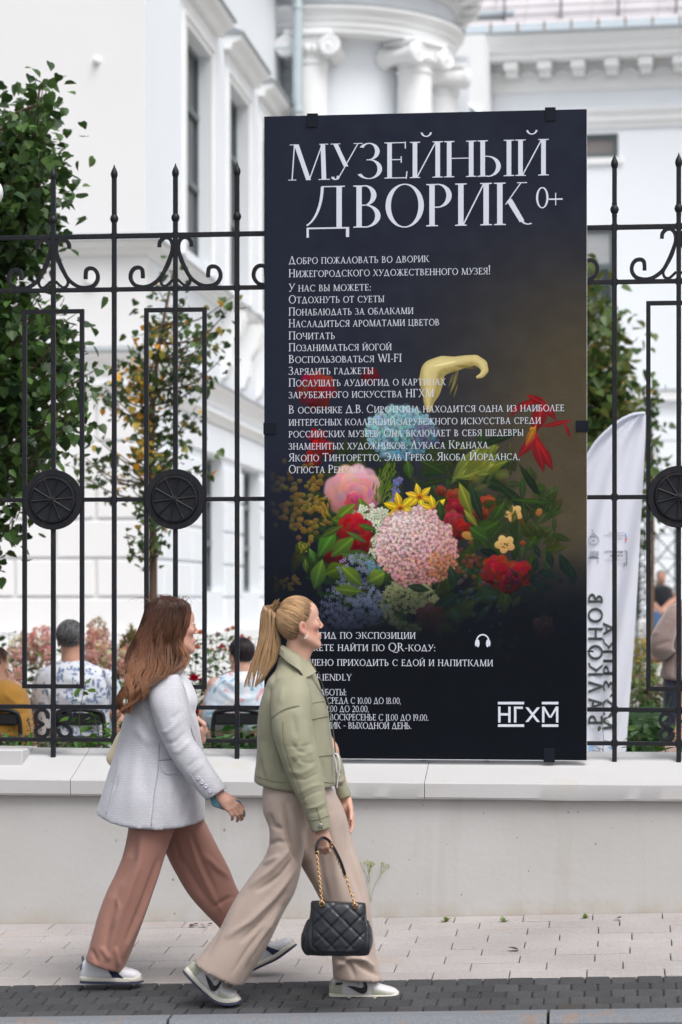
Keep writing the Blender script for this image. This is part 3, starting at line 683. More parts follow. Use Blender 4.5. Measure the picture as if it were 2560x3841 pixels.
    if c=='У': L(.32,.36,.06,1,T); L(.16,0,.66,1,tt); arc(.12,.09,.11,.1,-170,10,T*.7,t*1.2); sf(0,.24,1-e); sf(.56,.78,1-e); return S,.70
    if c=='Y': L(.32,.45,.04,1,T); L(.36,.45,.64,1,tt); V(.31,0,.47,st=False); sf(-.02,.22,1-e); sf(.54,.76,1-e); return S,.70
    if c=='Х': L(.56,0,.06,1,T); L(.02,0,.60,1,tt); sf(-.04,.16,0); sf(.52,.76,0); sf(.0,.24,1-e); sf(.52,.72,1-e); return S,.74
    if c=='Ц': V(.07); V(.58); Hh(.07,.80,t*.6,t*1.2); poly((.80-t,-.16),(.80,-.18),(.80,t),(.80-t,t)); return S,.84
    if c=='Ч': V(.54); arc(.30,.70,.24,.26,-180,-80,T,t); V(.06,.7,1,sb=False); Hh(.28,.56,.45); return S,.54+T+.08
    if c=='Ш': V(.07); V(.44); V(.81); Hh(.07,.9,t*.6,t*1.2); return S,.81+T+.08
    if c=='Ы': V(.07); arc(.24,.28,.32,.29,-90,90); Hh(.1,.26,.56); Hh(.1,.26,t/2); V(.70); return S,.70+T+.08
    if c=='Ь': V(.07); arc(.24,.28,.33,.29,-90,90); Hh(.1,.26,.56); Hh(.1,.26,t/2); return S,.62
    if c=='Э': arc(.32,.5,.42,.52,-138,138,n=34); Hh(.34,.7,.52); return S,.80
    if c=='Ю': V(.07); arc(.72,.5,.36,.52,0,360,n=36); Hh(.1,.4,.52); return S,1.12
    if c=='Я': V(.50); arc(.34,.74,.28,.265,90,270); Hh(.32,.56,1-t/2); Hh(.32,.56,.49); L(.04,0,.34,.5,T*.9); sf(-.04,.16,0); return S,.50+T+.08
    if c=='W': L(.30,0,.04,1,T); L(.34,0,.56,1,tt); L(.76,0,.50,1,T); L(.80,0,1.02,1,tt); sf(-.02,.22,1-e); sf(.94,1.12,1-e); return S,1.08
    if c=='I': V(.08); return S,.08+T+.08
    if c=='D': V(.07); arc(.26,.5,.46,.5,-90,90); Hh(.1,.28,1-t/2); Hh(.1,.28,t/2); return S,.80
    if c=='L': V(.07); Hh(.07,.52,t/2); poly((.52-t,0),(.52,0),(.54,.19),(.54-t,.19)); return S,.56
    if c=='1': V(.10,st=False); poly((.02,.86),(.1,.90),(.1,1),(.02,.90)); return S,.10+T+.08
    if c=='2': arc(.26,.74,.23,.26,-20,165); L(.04,.04,.44,.68,T*.8); Hh(.03,.52,t,t*2); return S,.56
    if c=='8': arc(.28,.76,.20,.24,0,360,T*.8); arc(.28,.27,.25,.28,0,360,T*.9); return S,.58
    if c=='9': arc(.28,.70,.25,.30,0,360,T*.85); arc(.10,.62,.43,.62,-75,8,T*.8,t); return S,.58
    if c=='4': V(.34,sb=True,st=False); Hh(.02,.60,.27); L(.02,.27,.36,1,tt); return S,.60
    if c==',': poly((.04,.0),(.15,.0),(.15,.12),(.04,.12)); poly((.10,.0),(.15,.02),(.06,-.16),(.03,-.15)); return S,.20
    if c=='.': poly((.04,0),(.16,0),(.16,.12),(.04,.12)); return S,.21
    if c==':': poly((.05,0),(.17,0),(.17,.12),(.05,.12)); poly((.05,.5),(.17,.5),(.17,.62),(.05,.62)); return S,.24
    if c=='!': poly((.07,0),(.18,0),(.18,.12),(.07,.12)); poly((.1,.24),(.15,.24),(.19,1.12),(.06,1.12)); return S,.28
    if c=='-': Hh(.03,.33,.42,t*1.4); return S,.38
    if c=='+': Hh(.0,.60,.42,t*1.4); poly((.28,.12),(.32,.12),(.32,.72),(.28,.72)); return S,.64
    if c==' ': return S,.36
    return S,.5
def setline(text, px_l, px_r, base_py, cap, small=None, T=.115, t=.06, ref=None, name='text_line', gap=.075, depth=.0006, proportional=False):
    # px_l/px_r: photograph columns where the line starts and ends; base_py: its baseline at column ref
    ref = px_l if ref is None else ref
    z=PT(ref,base_py,YBD).z; X0=PT(px_l,base_py,YBD).x; X1=PT(px_r,base_py,YBD).x
    capm=cap*MPP*YBD
    items=[]; x=0
    for i,ch in enumerate(text):
        up=ch.upper(); s=1.0 if (small is None or ch.isupper() or ch.isdigit() or ch in '-!,.:') else small
        if ch in ',.:' : s=.9 if small is None else small
        if ch=='-': s=small or 1
        S,adv=glyph(up, T if s==1 else T*1.06, t if s==1 else t*1.1); items.append((x,s,S)); x+=(adv+gap)*s
    w_=x-gap; k=(X1-X0)/w_ if w_ else 1
    m=MB(); zi=0
    for x,s,S in items:
        for p in S:
            zi+=1; y=YBD-depth-(zi%7)*.00005
            vs=[(X0+(x+a*s)*k,y,z+b*s*capm) for a,b in p]
            n=len(vs); m.add(vs,[tuple(range(n))])
    return m.build(name,M['print'],board)
setline('МУЗЕЙНЫЙ',1085,2061,677,136,T=.112,t=.026,gap=.015,name='title_word')
setline('ДВОРИК',1151,1985,857,159,T=.118,t=.026,gap=.03,name='title_word')
setline('0+',2009,2115,781,78,T=.11,t=.05,gap=-.02,name='age_mark')
def DL(s,xr_,y,xl_=664,cap=20.5,small=.80,ref=None,**k): setline(s,xl_*1.6327,xr_*1.6327,y*1.6327,cap*1.6327,small,T=.10,t=.055,ref=(ref or 664)*1.6327,**k)
for s,xr_,y in (('Добро пожаловать во дворик',986,607),('Нижегородского художественного музея!',1128,637),('У нас вы можете:',853,670),('Отдохнуть от суеты',883,697),('Понаблюдать за облаками',950,725),('Насладиться ароматами цветов',1010,752),('Почитать',770,780),('Позаниматься йогой',900,807),('Воспользоваться WI-FI',923,834),('Зарядить гаджеты',858,861),('Послушать аудиогид о картинах',1024,888),('зарубежного искусства НГХМ',998,915),('В особняке Д.В. Сироткина находится одна из наиболее',1297,950),('интересных коллекций зарубежного искусства среди',1243,978),('российских музеев. Она включает в себя шедевры',1203,1005),('знаменитых художников: Лукаса Кранаха,',1126,1033),('Якопо Тинторетто, Эль Греко, Якоба Йорданса,',1195,1060),('Огюста Ренуара.',842,1087)):
    DL(s,xr_,y,cap=18.5)
for s,xl_,xr_,y in (('аудиогид по экспозиции',665,955,1467),('можете найти по QR-коду:',681,1001,1495),('разрешено приходить с едой и напитками',655,1133,1529)): DL(s,xr_,y,xl_,cap=18.5)
DL('FRIENDLY',808,1563,718,cap=15,small=1)
for s,xl_,xr_,y in (('РАБОТЫ:',727,797,1597),('СРЕДА С 10.00 ДО 18.00,',752,922,1616),('С 12.00 ДО 20.00,',728,848,1635),('- ВОСКРЕСЕНЬЕ С 11.00 ДО 19.00.',748,985,1654),('ПОНЕДЕЛЬНИК - ВЫХОДНОЙ ДЕНЬ.',664,946,1673)): DL(s,xr_,y,xl_,cap=14.5,small=1,gap=.035)
# museum mark: bold strokes with bars above and below
def BP(x,y): p=PT(980+x/1.2444,1800+y/1.2444,YBD-.0007); return p
def bquad(m,pts,k=0):
    m.add([(BP(x,y).x,YBD-.0006-k*.0001,BP(x,y).z) for x,y in pts],[tuple(range(len(pts)))])
m=MB()
for a,b in ((1106,1228),(1311,1388)):
    bquad(m,[(a,1048),(b,1048),(b,1036),(a,1036)]); bquad(m,[(a,1153),(b,1153),(b,1141),(a,1141)])
for a,b,c_,d in ((1107,1118,1058,1133),(1154,1165,1058,1133),(1181,1192,1058,1133),(1312,1323,1058,1133),(1377,1388,1058,1133)): bquad(m,[(a,d),(b,d),(b,c_),(a,c_)])
bquad(m,[(1116,1100),(1156,1100),(1156,1089),(1116,1089)],1); bquad(m,[(1181,1069),(1222,1069),(1222,1058),(1181,1058)],1)
bquad(m,[(1234,1130),(1248,1130),(1302,1062),(1288,1062)],1); bquad(m,[(1288,1130),(1302,1130),(1248,1062),(1234,1062)],2)
bquad(m,[(1344,1110),(1354,1110),(1324,1058),(1312,1058)],2); bquad(m,[(1346,1110),(1356,1110),(1388,1058),(1376,1058)],3)
m.build('museum_mark',M['print'],board)
# headphone sign
m=MB(); n=16
for i in range(n):
    a,b=math.pi*(1-i/n),math.pi*(1-(i+1)/n)
    bquad(m,[(1035+32*math.cos(a),755-36*math.sin(a)),(1035+32*math.cos(b),755-36*math.sin(b)),(1035+26*math.cos(b),755-29*math.sin(b)),(1035+26*math.cos(a),755-29*math.sin(a))])
for s in (-1,1):
    def e_(cx,cy,rx,ry,k): bquad(m,[(cx+rx*math.cos(q*math.pi/8),cy-ry*math.sin(q*math.pi/8)) for q in range(16)],k)
    e_(1035+s*22,763,7,18,1); e_(1035+s*32,763,4,15,2)
m.build('headphone_sign',M['print'],board)
# clips
for px_,py_,w_,h_ in ((1172,452,40,50),(2065,429,40,50),(1014,1607,46,44),(2184,1598,46,42),(2061,2832,42,50)):
    a=PT(px_-w_/2,py_+h_/2,YBD-.003); b=PT(px_+w_/2,py_-h_/2,YBD-.003)
    m=MB(); m.bbox(a.x,YBD-.004,a.z,b.x,YBD-.0012,b.z,.001)
    if px_>2150 or px_<1050: s=1 if px_>2150 else -1; xx_=b.x if s>0 else a.x; m.bbox(min(xx_,xx_+s*.003),YBD-.004,a.z,max(xx_,xx_+s*.003),YBD+.03,b.z,.0008)
    else:
        zz_= b.z if py_<1000 else a.z; m.bbox(a.x,YBD-.004,min(zz_,zz_+.003*(1 if py_<1000 else -1)),b.x,YBD+.03,max(zz_,zz_+.003*(1 if py_<1000 else -1)),.0008)
    m.build('clip',M['clip'],board)
# cable ties that hold the board to the bars
for py_ in (1520,2443):
    p=PT(2208,py_,YBD+.03); m=MB(); m.tube(catmull([(p.x-.02,YBD+.026,p.z),(p.x+.006,YBD+.03,p.z+.003),(p.x+.02,YBD+.045,p.z),(p.x+.02,YF+.015,p.z-.004),(p.x-.02,YF+.02,p.z)],5),.0022,6); m.build('cable_tie',M['clip'],board)
# ================================================================ museum, front block
Y1=26.0
museum=empty('museum_building',(PT(547,2400,Y1).x,Y1,ZG),label='white and pale blue museum with tall windows and a round columned porch',cat='building')
XC=PT(547,1000,Y1).x
def z1(py,Y=Y1): return CAM_H+(HY-py)/FPX*Y*1.0/ (ca+((547-CX)/FPX)*sa)
def ys(px):        # depth on the side wall where the photograph's column px falls
    return PX(px,1000,XC).y
zc_t,zc_b=z1(905),z1(958)
zl_t,zl_b=z1(1315),z1(1400)
zm_t,zm_b=z1(1438),z1(1483)
rows=[z1(v) for v in (1483,1655,1805,1948,2095,2241,2385)]
YE=ys(1092)         # far end of the side wall
ZTOP=10.75
Wup=[(ys(698),ys(790)),(ys(860),ys(930)),(ys(984),ys(1038))]; wz0,wz1=zc_t+.28,CAM_H+(HY-62)/FPX*Wup[0][0]
m=MB(); m.box(XC-14,Y1,zc_b,XC-.001,Y1+.4,ZTOP+3); m.build('front_wall',M['bwhite'],museum)
# side wall with real window openings
def side_wall(z0,z1_,holes,hz0,hz1,name,x=XC,th=.5,mt='bblue'):
    m=MB(); ye=YE; y=Y1+.401 if z0>zc_b-.1 else Y1+.4
    for (a,b) in holes:
        m.box(x-th,y,z0,x,a,z1_); m.box(x-th,a,hz1,x,b,z1_); 
        if hz0>z0+.01: m.box(x-th,a,z0,x,b,hz0)
        y=b
    m.box(x-th,y,z0,x,ye,z1_); return m.build(name,M[mt],museum)
m=MB(); m.box(XC-.5,Y1+.0005,zc_b,XC,Y1+.401,ZTOP+3); m.build('corner_wall',M['bblue'],museum)
side_wall(zc_b,ZTOP,Wup,wz0,wz1,'side_wall')
YLo=[(ys(760),ys(836)),(ys(905),ys(975)),(ys(1020),ys(1066))]; lz0,lz1=rows[-1]-.6,CAM_H+(HY-1720)/FPX*YLo[0][1]
side_wall(rows[-1]-1.2,zc_b,YLo,rows[-1]+.5,lz1,'lower_side_wall')
m=MB(); m.box(XC-14,Y1,rows[-1]-1.2,XC-.5,Y1+.4,zc_b-.001); m.box(XC-.5,Y1,rows[-1]-1.2,XC,Y1+.4,zc_b-.001); m.build('lower_front_wall',M['bwhite'],museum)
def window(a,b,z0,z1_,x,glass_in=.15):
    w_=MB(); f=.07
    w_.box(x-glass_in-.06,a,z0,x-glass_in,a+f,z1_); w_.box(x-glass_in-.06,b-f,z0,x-glass_in,b,z1_); w_.box(x-glass_in-.06,a+f,z0,x-glass_in,b-f,z0+f); w_.box(x-glass_in-.06,a+f,z1_-f,x-glass_in,b-f,z1_)
    c=(a+b)/2; w_.box(x-glass_in-.055,c-.03,z0+f,x-glass_in-.005,c+.04,z1_-f)
    for q in (.36,.70): zz=z0+(z1_-z0)*q; w_.box(x-glass_in-.052,a+f,zz-.04,x-glass_in+.02,b-f,zz+.04)
    o=w_.build('window',M['wframe'],museum); g=MB(); g.box(x-glass_in-.04,a+f*.5,z0+f*.5,x-glass_in-.03,b-f*.5,z1_-f*.5); g.build('pane',M['glass'],o)
    return o
for a,b in Wup:
    o=window(a,b,wz0,wz1,XC)
    s=MB(); sw=.30; p_=.018
    s.box(XC+.002,a-sw,wz0-.1,XC+p_,a,wz1+.0); s.box(XC+.002,b,wz0-.1,XC+p_,b+sw,wz1); s.box(XC+.002,a-sw,wz1,XC+p_,b+sw,wz1+.34)
    s.box(XC+p_,a-sw*.95,wz0-.1,XC+p_+.02,a-sw*.7,wz1+.12); s.box(XC+p_,b+sw*.25,wz0-.1,XC+p_+.03,b+sw*.55,wz1+.12); s.box(XC+p_,a-sw*.7,wz1+.08,XC+p_+.03,b+sw*.25,wz1+.14)
    s.build('window_surround',M['stonetrim'],museum)
    s=MB(); s.prism([(0,0)]*0 or [(XC+.002,wz1+.341),(XC+.10,wz1+.341),(XC+.12,wz1+.42),(XC+.22,wz1+.46),(XC+.24,wz1+.53),(XC+.002,wz1+.53)],a-sw-.14,b+sw+.14); s.build('window_hood',M['stonetrim'],museum)
    s=MB(); s.prism([(XC+.003,wz1+.531),(XC+.27,wz1+.531),(XC+.27,wz1+.56),(XC+.003,wz1+.66)],a-sw-.17,b+sw+.17); s.build('hood_flashing',M['lead'],museum)
for a,b in YLo: window(a,b,rows[-1]+.5,lz1,XC)
# cornice profiles that run along the front and turn the corner
def mould(prof, name, mt, yb=Y1, x_end=XC, ye=None):   # prof: (projection, z)
    ye=ye or YE; m=MB(); vs=[];n=len(prof)
    for X_,Y_,f in ((XC-14,yb,0),(x_end,yb,1),(x_end,ye,2)):
        for d,z in prof:
            if f==0: vs.append((X_,Y_-d,z))
            elif f==1: vs.append((X_+d,Y_-d,z))
            else: vs.append((X_+d,Y_,z))
    fs=[]
    for k in range(2):
        for i in range(n-1): fs.append((k*n+i,(k+1)*n+i,(k+1)*n+i+1,k*n+i+1))
    fs.append(tuple(range(n))); fs.append(tuple(range(3*n-1,2*n-1,-1)))
    fs.append((0,n-1,2*n-1,n)); fs.append((n,2*n-1,3*n-1,2*n)); m.add(vs,fs); return m.build(name,M[mt],museum)
h=zc_t-zc_b
mould([(-.01,zc_b),(.03,zc_b),(.04,zc_b+h*.18),(.09,zc_b+h*.32),(.10,zc_b+h*.5),(.16,zc_b+h*.6),(.17,zc_b+h*.82),(.19,zc_b+h*.93),(-.01,zc_b+h*.93)],'cornice','stonetrim')
mould([(-.01,zc_b+h*.935),(.21,zc_b+h*.935),(.21,zc_b+h*1.0),(-.01,zc_t+.10)],'cornice_flashing','lead')
h=zl_t-zl_b
mould([(-.01,zl_b),(.03,zl_b),(.03,zl_b+h*.35),(.05,zl_b+h*.5),(.14,zl_b+h*.72),(.15,zl_b+h*.92),(-.01,zl_b+h*.92)],'string_course','bwhite')
mould([(-.01,zl_b+h*.925),(.17,zl_b+h*.925),(.17,zl_b+h*.975),(-.01,zl_t+.06)],'course_flashing','lead')
h=zm_t-zm_b
mould([(-.01,zm_b),(.04,zm_b),(.06,zm_b+h*.3),(.08,zm_b+h*.6),(.12,zm_b+h*.8),(.12,zm_t),(-.01,zm_t+.01)],'lower_moulding','stonetrim')
# consoles (carved brackets) under the side cornice
for px_ in (835,905,965,1020,1060):
    y=ys(px_); m=MB(); zt_=zc_b-.02
    m.prism([(XC+.001,zt_),(XC+.30,zt_),(XC+.31,zt_-.12),(XC+.25,zt_-.28),(XC+.15,zt_-.45),(XC+.12,zt_-.7),(XC+.07,zt_-.85),(XC+.001,zt_-.88)],y-.14,y+.14)
    for k in (-.09,-.03,.03,.09): m.tube([(XC+.29,y+k,zt_-.14),(XC+.24,y+k,zt_-.30),(XC+.14,y+k,zt_-.47),(XC+.11,y+k,zt_-.7)],.022,5)
    m.build('console',M['stonetrim'],museum)
# rusticated blocks, each one proud of the wall with a real joint
G=.018
BLK={}
def stone(x0,x1,za,zb,axis):
    m=MB()
    if axis=='x': m.bbox(x0+G,Y1-.035,za+G,x1-G,Y1-.0005,zb-G,.010)
    else: m.bbox(XC+.0005,x0+G,za+G,XC+.035,x1-G,zb-G,.010)
    m.build('stone',M['bwhite'] if axis=='x' else M['bblue'],museum)
p317=317*MPP*Y1
for r_ in range(6):
    za,zb_=rows[r_+1],rows[r_]
    x=XC-.0355+0; first=(.5 if r_%2 else 1.0)*p317*.6
    x0=x; L0=(XC-PT(362,1000,Y1).x) if r_%2==0 else (XC-PT(362,1000,Y1).x)+p317*.5
    xs=[XC+.034,XC-L0]
    while xs[-1]>XC-5.5: xs.append(xs[-1]-p317)
    for i in range(len(xs)-1): stone(xs[i+1],xs[i],za,zb_,'x')
    y=Y1+.002; ends=[a for a,b in YLo]
    segs=[]; yy_=Y1
    for a,b in YLo+[(YE,YE)]: segs.append((yy_,a)); yy_=b
    for (a,b) in segs:
        if zb_>lz1+.02: continue
        n=max(1,round((b-a)/1.0)); 
        for i in range(n): stone(a+(b-a)*i/n,a+(b-a)*(i+1)/n,za,zb_,'y')
    if zb_>lz1+.02:
        n=9
        for i in range(n): stone(Y1+(YE-Y1)*(i+(.5 if r_%2 else 0))/n,min(YE,Y1+(YE-Y1)*(i+1+(.5 if r_%2 else 0))/n),max(za,lz1+.01),zb_,'y')
m=MB(); zp=rows[-1]; m.box(XC-14,Y1-.12,zp-1.3,XC+.12,Y1-.001,zp-.002); m.box(XC+.001,Y1,zp-1.3,XC+.12,YE,zp-.002); m.build('plinth',M['stonetrim'],museum)
m=MB(); p=PT(348,1041,Y1); m.bbox(p.x-.06,Y1-.07,p.z-.08,p.x+.06,Y1-.001,p.z+.08,.01); m.build('junction_box',M['stonetrim'],museum)
m=MB(); p=PT(366,228,Y1); m.sphere((p.x,Y1-.02,p.z),(.045,.03,.045)); m.tube([(p.x,Y1,p.z),(p.x,Y1-.09,p.z-.01)],.015,8); m.build('wall_fitting',M['stonetrim'],museum)
# eaves of the side wall
m=MB(); m.prism([(XC-.4,ZTOP-.001),(XC+.1,ZTOP-.001),(XC+.14,ZTOP+.12),(XC+.3,ZTOP+.2),(XC+.34,ZTOP+.4),(XC-.4,ZTOP+.4)],Y1+2,YE); m.build('eaves',M['stonetrim'],museum)
# end wall where the porch stands
YPW=YE+.0
# round porch
YCc=38.2; RC=Vector((PT(1164,500,36.3).x,YCc,0)); RK=.906
zcap=10.17
def ring(prof,name,mt,a0=-180,a1=110,n=90):
    m=MB(); m.lathe([(r,z) for r,z in prof],c=(RC.x,RC.y,0),n=n,a0=R(-90+0+a0*0-100),a1=R(-90+a1+100*0)) if False else m.lathe([(r*RK,z) for r,z in prof],c=(RC.x,RC.y,0),n=n)
    return m.build(name,M[mt],museum,True,30)
ring([(1.72,2.5),(1.72,zcap+.02)],'porch_wall','bblue')
ring([(1.60,zcap),(1.84,zcap),(1.86,zcap+.001),(1.9,zcap-.002),(2.24,zcap-.001),(2.25,zcap+.08),(2.28,zcap+.082),(2.285,zcap+.17),(2.33,zcap+.19),(2.335,zcap+.25),(2.40,zcap+.29),(2.44,zcap+.33),(2.44,zcap+.38),(2.20,zcap+.42)],'entablature','stonetrim')
ring([(2.449,zcap+.375),(2.449,zcap+.395),(2.15,zcap+.44)],'entablature_flashing','lead')
ring([(2.24,zcap+.40),(2.24,zcap+.72)],'attic_wall','bblue')
ring([(2.24,zcap+.70),(2.30,zcap+.70),(2.32,zcap+.78),(2.40,zcap+.82),(2.40,zcap+.90),(2.78,zcap+.96),(2.80,zcap+1.15),(2.9,zcap+1.25),(2.9,zcap+1.3),(2.0,zcap+1.5)],'upper_cornice','stonetrim')
for i in range(26):
    a=2*math.pi*i/26; c_,s_=math.cos(a),math.sin(a)
    if s_>.5: continue
    m=MB(); m.box(2.15,-.08,zcap+.80,2.48,.08,zcap+.955); m.tube([(2.44,0,zcap+.80),(2.33,0,zcap+.74),(2.21,0,zcap+.72)],.06,8)
    m.v=[(RC.x+x*c_-y*s_,RC.y+x*s_+y*c_,z) for x,y,z in m.v]; m.build('modillion',M['stonetrim'],museum)
cap_d=.42
def spiral(cx,cz,r0,turns,sgn,y):
    P=[]; n=46
    for i in range(n+1):
        t=i/n; a=math.pi/2-sgn*(t*turns*2*math.pi); r=r0*(1-t)**.8*.86+.012; P.append((cx+r*math.cos(a),y,cz+r*math.sin(a)))
    return P
def column_mesh():
    sh=MB(); sh.lathe([(.30,3.0),(.296,6.5),(.262,zcap-.52),(.262,zcap-.50),(.285,zcap-.49),(.285,zcap-.46),(.262,zcap-.45),(.262,zcap-.36)],n=36)
    SH=sh.mesh('shaft',M['stonetrim'],True,35)
    c=MB()
    c.lathe([(.262,zcap-.37),(.33,zcap-.30),(.34,zcap-.24),(.28,zcap-.2)],n=24)
    for i in range(20): a=2*math.pi*i/20; c.sphere((.325*math.cos(a),.325*math.sin(a),zcap-.29),(.035,.035,.06),6,5)
    c.bbox(-.36,-.36,zcap-.09,.36,.36,zcap-.0015,.02); c.box(-.30,-.30,zcap-.21,.30,.30,zcap-.085)
    for s in (-1,1):
        for q in (-1,1):
            y=q*.325
            c.lathe([(0,-.055),(.15,-.055),(.165,-.03),(.165,.03),(.15,.055),(0,.055)],c=(s*.335,y,zcap-.25),n=24,axis='y')
            c.tube([(p[0]*1,y+q*.05,p[2]) for p in spiral(s*.335,zcap-.25,.165,2.2,s,0)],.017,5)
            c.sphere((s*.335,y+q*.06,zcap-.25),(.035,.02,.035),8,6)
        c.tube([(s*.335,-.27,zcap-.25),(s*.335,0,zcap-.25),(s*.335,.27,zcap-.25)],[.14,.095,.14],14)
    return SH,c.mesh('capital',M['stonetrim'],True,40)
SHM,CAPM=column_mesh()
for th in (-54,0,54,108):
    a=R(th); x=RC.x+1.88*math.sin(a); y=RC.y-1.88*math.cos(a)
    o=inst('column',SHM,museum,(x,y,0)); inst('capital',CAPM,o,(x,y,0),(0,0,a))
# down pipe in the corner
p0=PT(1117,600,35.85)
m=MB(); pr=.078
m.tube([(p0.x,p0.y,zcap+.75),(p0.x,p0.y,1.2)],pr,16)
for k in range(7): z=zcap+.3-k*1.55; m.lathe([(pr,z-.04),(pr+.02,z-.03),(pr+.02,z+.03),(pr,z+.04)],c=(p0.x,p0.y,0),n=16)
[m.tube([(XC-.02,p0.y+.02,z),(p0.x,p0.y,z)],.018,6) for z in (zcap-.3,zcap-2.2,zcap-4.4,3.6)]; m.build('drain_pipe',M['pipe'],museum,True,40)
# wall behind the porch
m=MB(); m.box(XC-6,YCc+1.2,.4,RC.x+2.2,YCc+1.6,zcap+.3); m.build('rear_wall',M['bblue'],museum)
# ================================================================ the wing on the right
WA=R(-4.2); WO=PT(1765,300,46.0)
cw,sw_=math.cos(WA),math.sin(WA)
wing=empty('museum_wing',(WO.x+3,WO.y,ZG),label='pale blue museum wing with a bracketed cornice and metal roof behind the board',cat='building')
def Wd(m): m.v=[(WO.x+x*cw-y*sw_,WO.y+x*sw_+y*cw,z) for x,y,z in m.v]; return m
def wl(px,py):      # pixel -> wing coordinates on its facade (y=0)
    u=(px-CX)/FPX; v=(HY-py)/FPX; dx,dy=-sa+u*ca,ca+u*sa
    # solve t: (t*dx-WO.x, t*dy-WO.y) . normal = 0 , normal = (-sw,cw)
    t=(-WO.x*(-sw_)-WO.y*(-cw)) ; t=(WO.x*(-sw_)+WO.y*cw)/(dx*(-sw_)+dy*cw)
    x=(t*dx-WO.x)*cw+(t*dy-WO.y)*sw_; return x,CAM_H+v*t
XL,XR=-2.0,12.0
def wz(py): return wl(2080,py)[1]
z_e,z_c1,z_c2,z_c3,z_m,z_f=[wz(v) for v in (156,162,219,243,276,345)]
W_holes=[(wl(2120,550)[0],wl(2320,550)[0],wz(598),wz(507)),(wl(2130,900)[0],wl(2307,900)[0],wz(1260),wz(858))]
m=MB(); (a,b,c0,c1),(a2,b2,d0,d1)=W_holes
m.box(XL,0,-.5,a,.5,z_f); m.box(a,0,c1,b,.5,z_f); m.box(b,0,-.5,XR,.5,z_f); m.box(a,0,d1,b,.5,c0)
m.box(a,0,-.5,b,.5,d0); m.box(b2,.001,d0,b,.499,d1) if b2<b else None
Wd(m).build('wing_wall',M['bblue'],wing)
m=MB(); m.box(XL,-.10,z_m-.02,XR,.0,z_c3-.001); m.box(XL,-.06,z_f,XR,-.0005,z_m-.021); Wd(m).build('frieze',M['stonetrim'],wing)
m=MB()
prof=[(0,z_c3),(-.62,z_c3),(-.62,z_c2-.02),(-.68,z_c2),(-.70,z_c2+.12),(-.80,z_c1-.08),(-.86,z_c1-.02),(-.86,z_c1),(0,z_c1)]
n=len(prof); vs=[(XL,y,z) for y,z in prof]+[(XR,y,z) for y,z in prof]; m.add(vs,[(i,(i+1)%n,n+(i+1)%n,n+i) for i in range(n)]+[tuple(range(n)),tuple(range(2*n-1,n-1,-1))]); Wd(m).build('cornice',M['stonetrim'],wing)
m=MB(); m.box(XL,-.90,z_c1+.001,XR,-.0,z_c1+.05); Wd(m).build('gutter',M['lead'],wing)
x_=wl(1805,290)[0]; dxm=126*MPP*45.2
while x_<XR-.3:
    m=MB(); w_=.13; m.bbox(x_-w_,-.56,z_m-.005,x_+w_,-.101,z_c3-.0015,.012)
    m.box(x_-.11,-.40,z_m-.10,x_+.11,-.102,z_m-.006)
    Wd(m).build('bracket',M['stonetrim'],wing)
    # coved recess between brackets
    m=MB(); n=10; R_=dxm/2-w_-.02
    xc=x_+dxm/2
    P=[(xc+R_*math.cos(math.pi*k/n),-.0,z_m-.14+R_*.8*math.sin(math.pi*k/n)) for k in range(n+1)]
    m.bar([(p[0],-.145,p[2]) for p in P],.03,.09); Wd(m).build('cove_arch',M['stonetrim'],wing)
    x_+=dxm
za,zb_=wz(488),wz(422)
m=MB(); prof=[(0,za),(-.05,za),(-.06,za+.08),(-.12,za+.12),(-.13,za+.2),(-.2,zb_-.04),(-.21,zb_),(0,zb_+.05)]; n=len(prof)
vs=[(XL,y,z) for y,z in prof]+[(XR,y,z) for y,z in prof]; m.add(vs,[(i,(i+1)%n,n+(i+1)%n,n+i) for i in range(n)]+[tuple(range(n)),tuple(range(2*n-1,n-1,-1))]); Wd(m).build('string_course',M['stonetrim'],wing)
for (a,b,c0,c1) in W_holes:
    m=MB(); f=.09; m.box(a,.08,c0,a+f,.16,c1); m.box(b-f,.08,c0,b,.16,c1); m.box(a+f,.08,c0,b-f,.16,c0+f); m.box(a+f,.08,c1-f,b-f,.16,c1)
    if c1-c0>1: m.box(a+f,.085,c0+(c1-c0)*.62,b-f,.155,c0+(c1-c0)*.62+.1); m.box((a+b)/2+.1,.086,c0+f,(a+b)/2+.18,.154,c0+(c1-c0)*.62)
    else: m.box(a+.35,.086,c0+f,a+.41,.154,c1-f)
    o=Wd(m).build('window',M['wframe'],wing); g=MB(); g.box(a+.05,.12,c0+.05,b-.05,.13,c1-.05); Wd(g).build('pane',mat('window_blind_glass',(.22,.20,.19),.2,.15,1.2) if c1-c0<1 else M['glass'],o)
    if c1-c0>1:
        g=MB(); g.box(a+.1,.10,c0+(c1-c0)*.64,b-.1,.115,c1-.1); Wd(g).build('blind',mat('grey_blind',(.36,.37,.38),.7),o)
    s=MB(); s.bbox(a-.1,-.07,c0-.13,b+.1,-.001,c0-.004,.01); Wd(s).build('window_sill',M['stonetrim'],wing)
zz=wz(1474); m=MB(); m.box(XL,-.13,zz-.18,XR,-.001,zz); Wd(m).build('ledge',M['stonetrim'],wing)
m=MB(); m.box(XL,-.15,zz+.001,XR,-.001,zz+.025); Wd(m).build('ledge_flashing',M['lead'],wing)
zr=zz-.5
for r_ in range(9):
    zb_=zr-r_*.44; za=zb_-.44
    for i in range(8):
        a=3.0+i*1.1+(r_%2)*.55; m=MB(); m.bbox(a+.015,-.04,za+.015,a+1.085,-.001,zb_-.015,.01); Wd(m).build('stone',M['bblue'],wing)
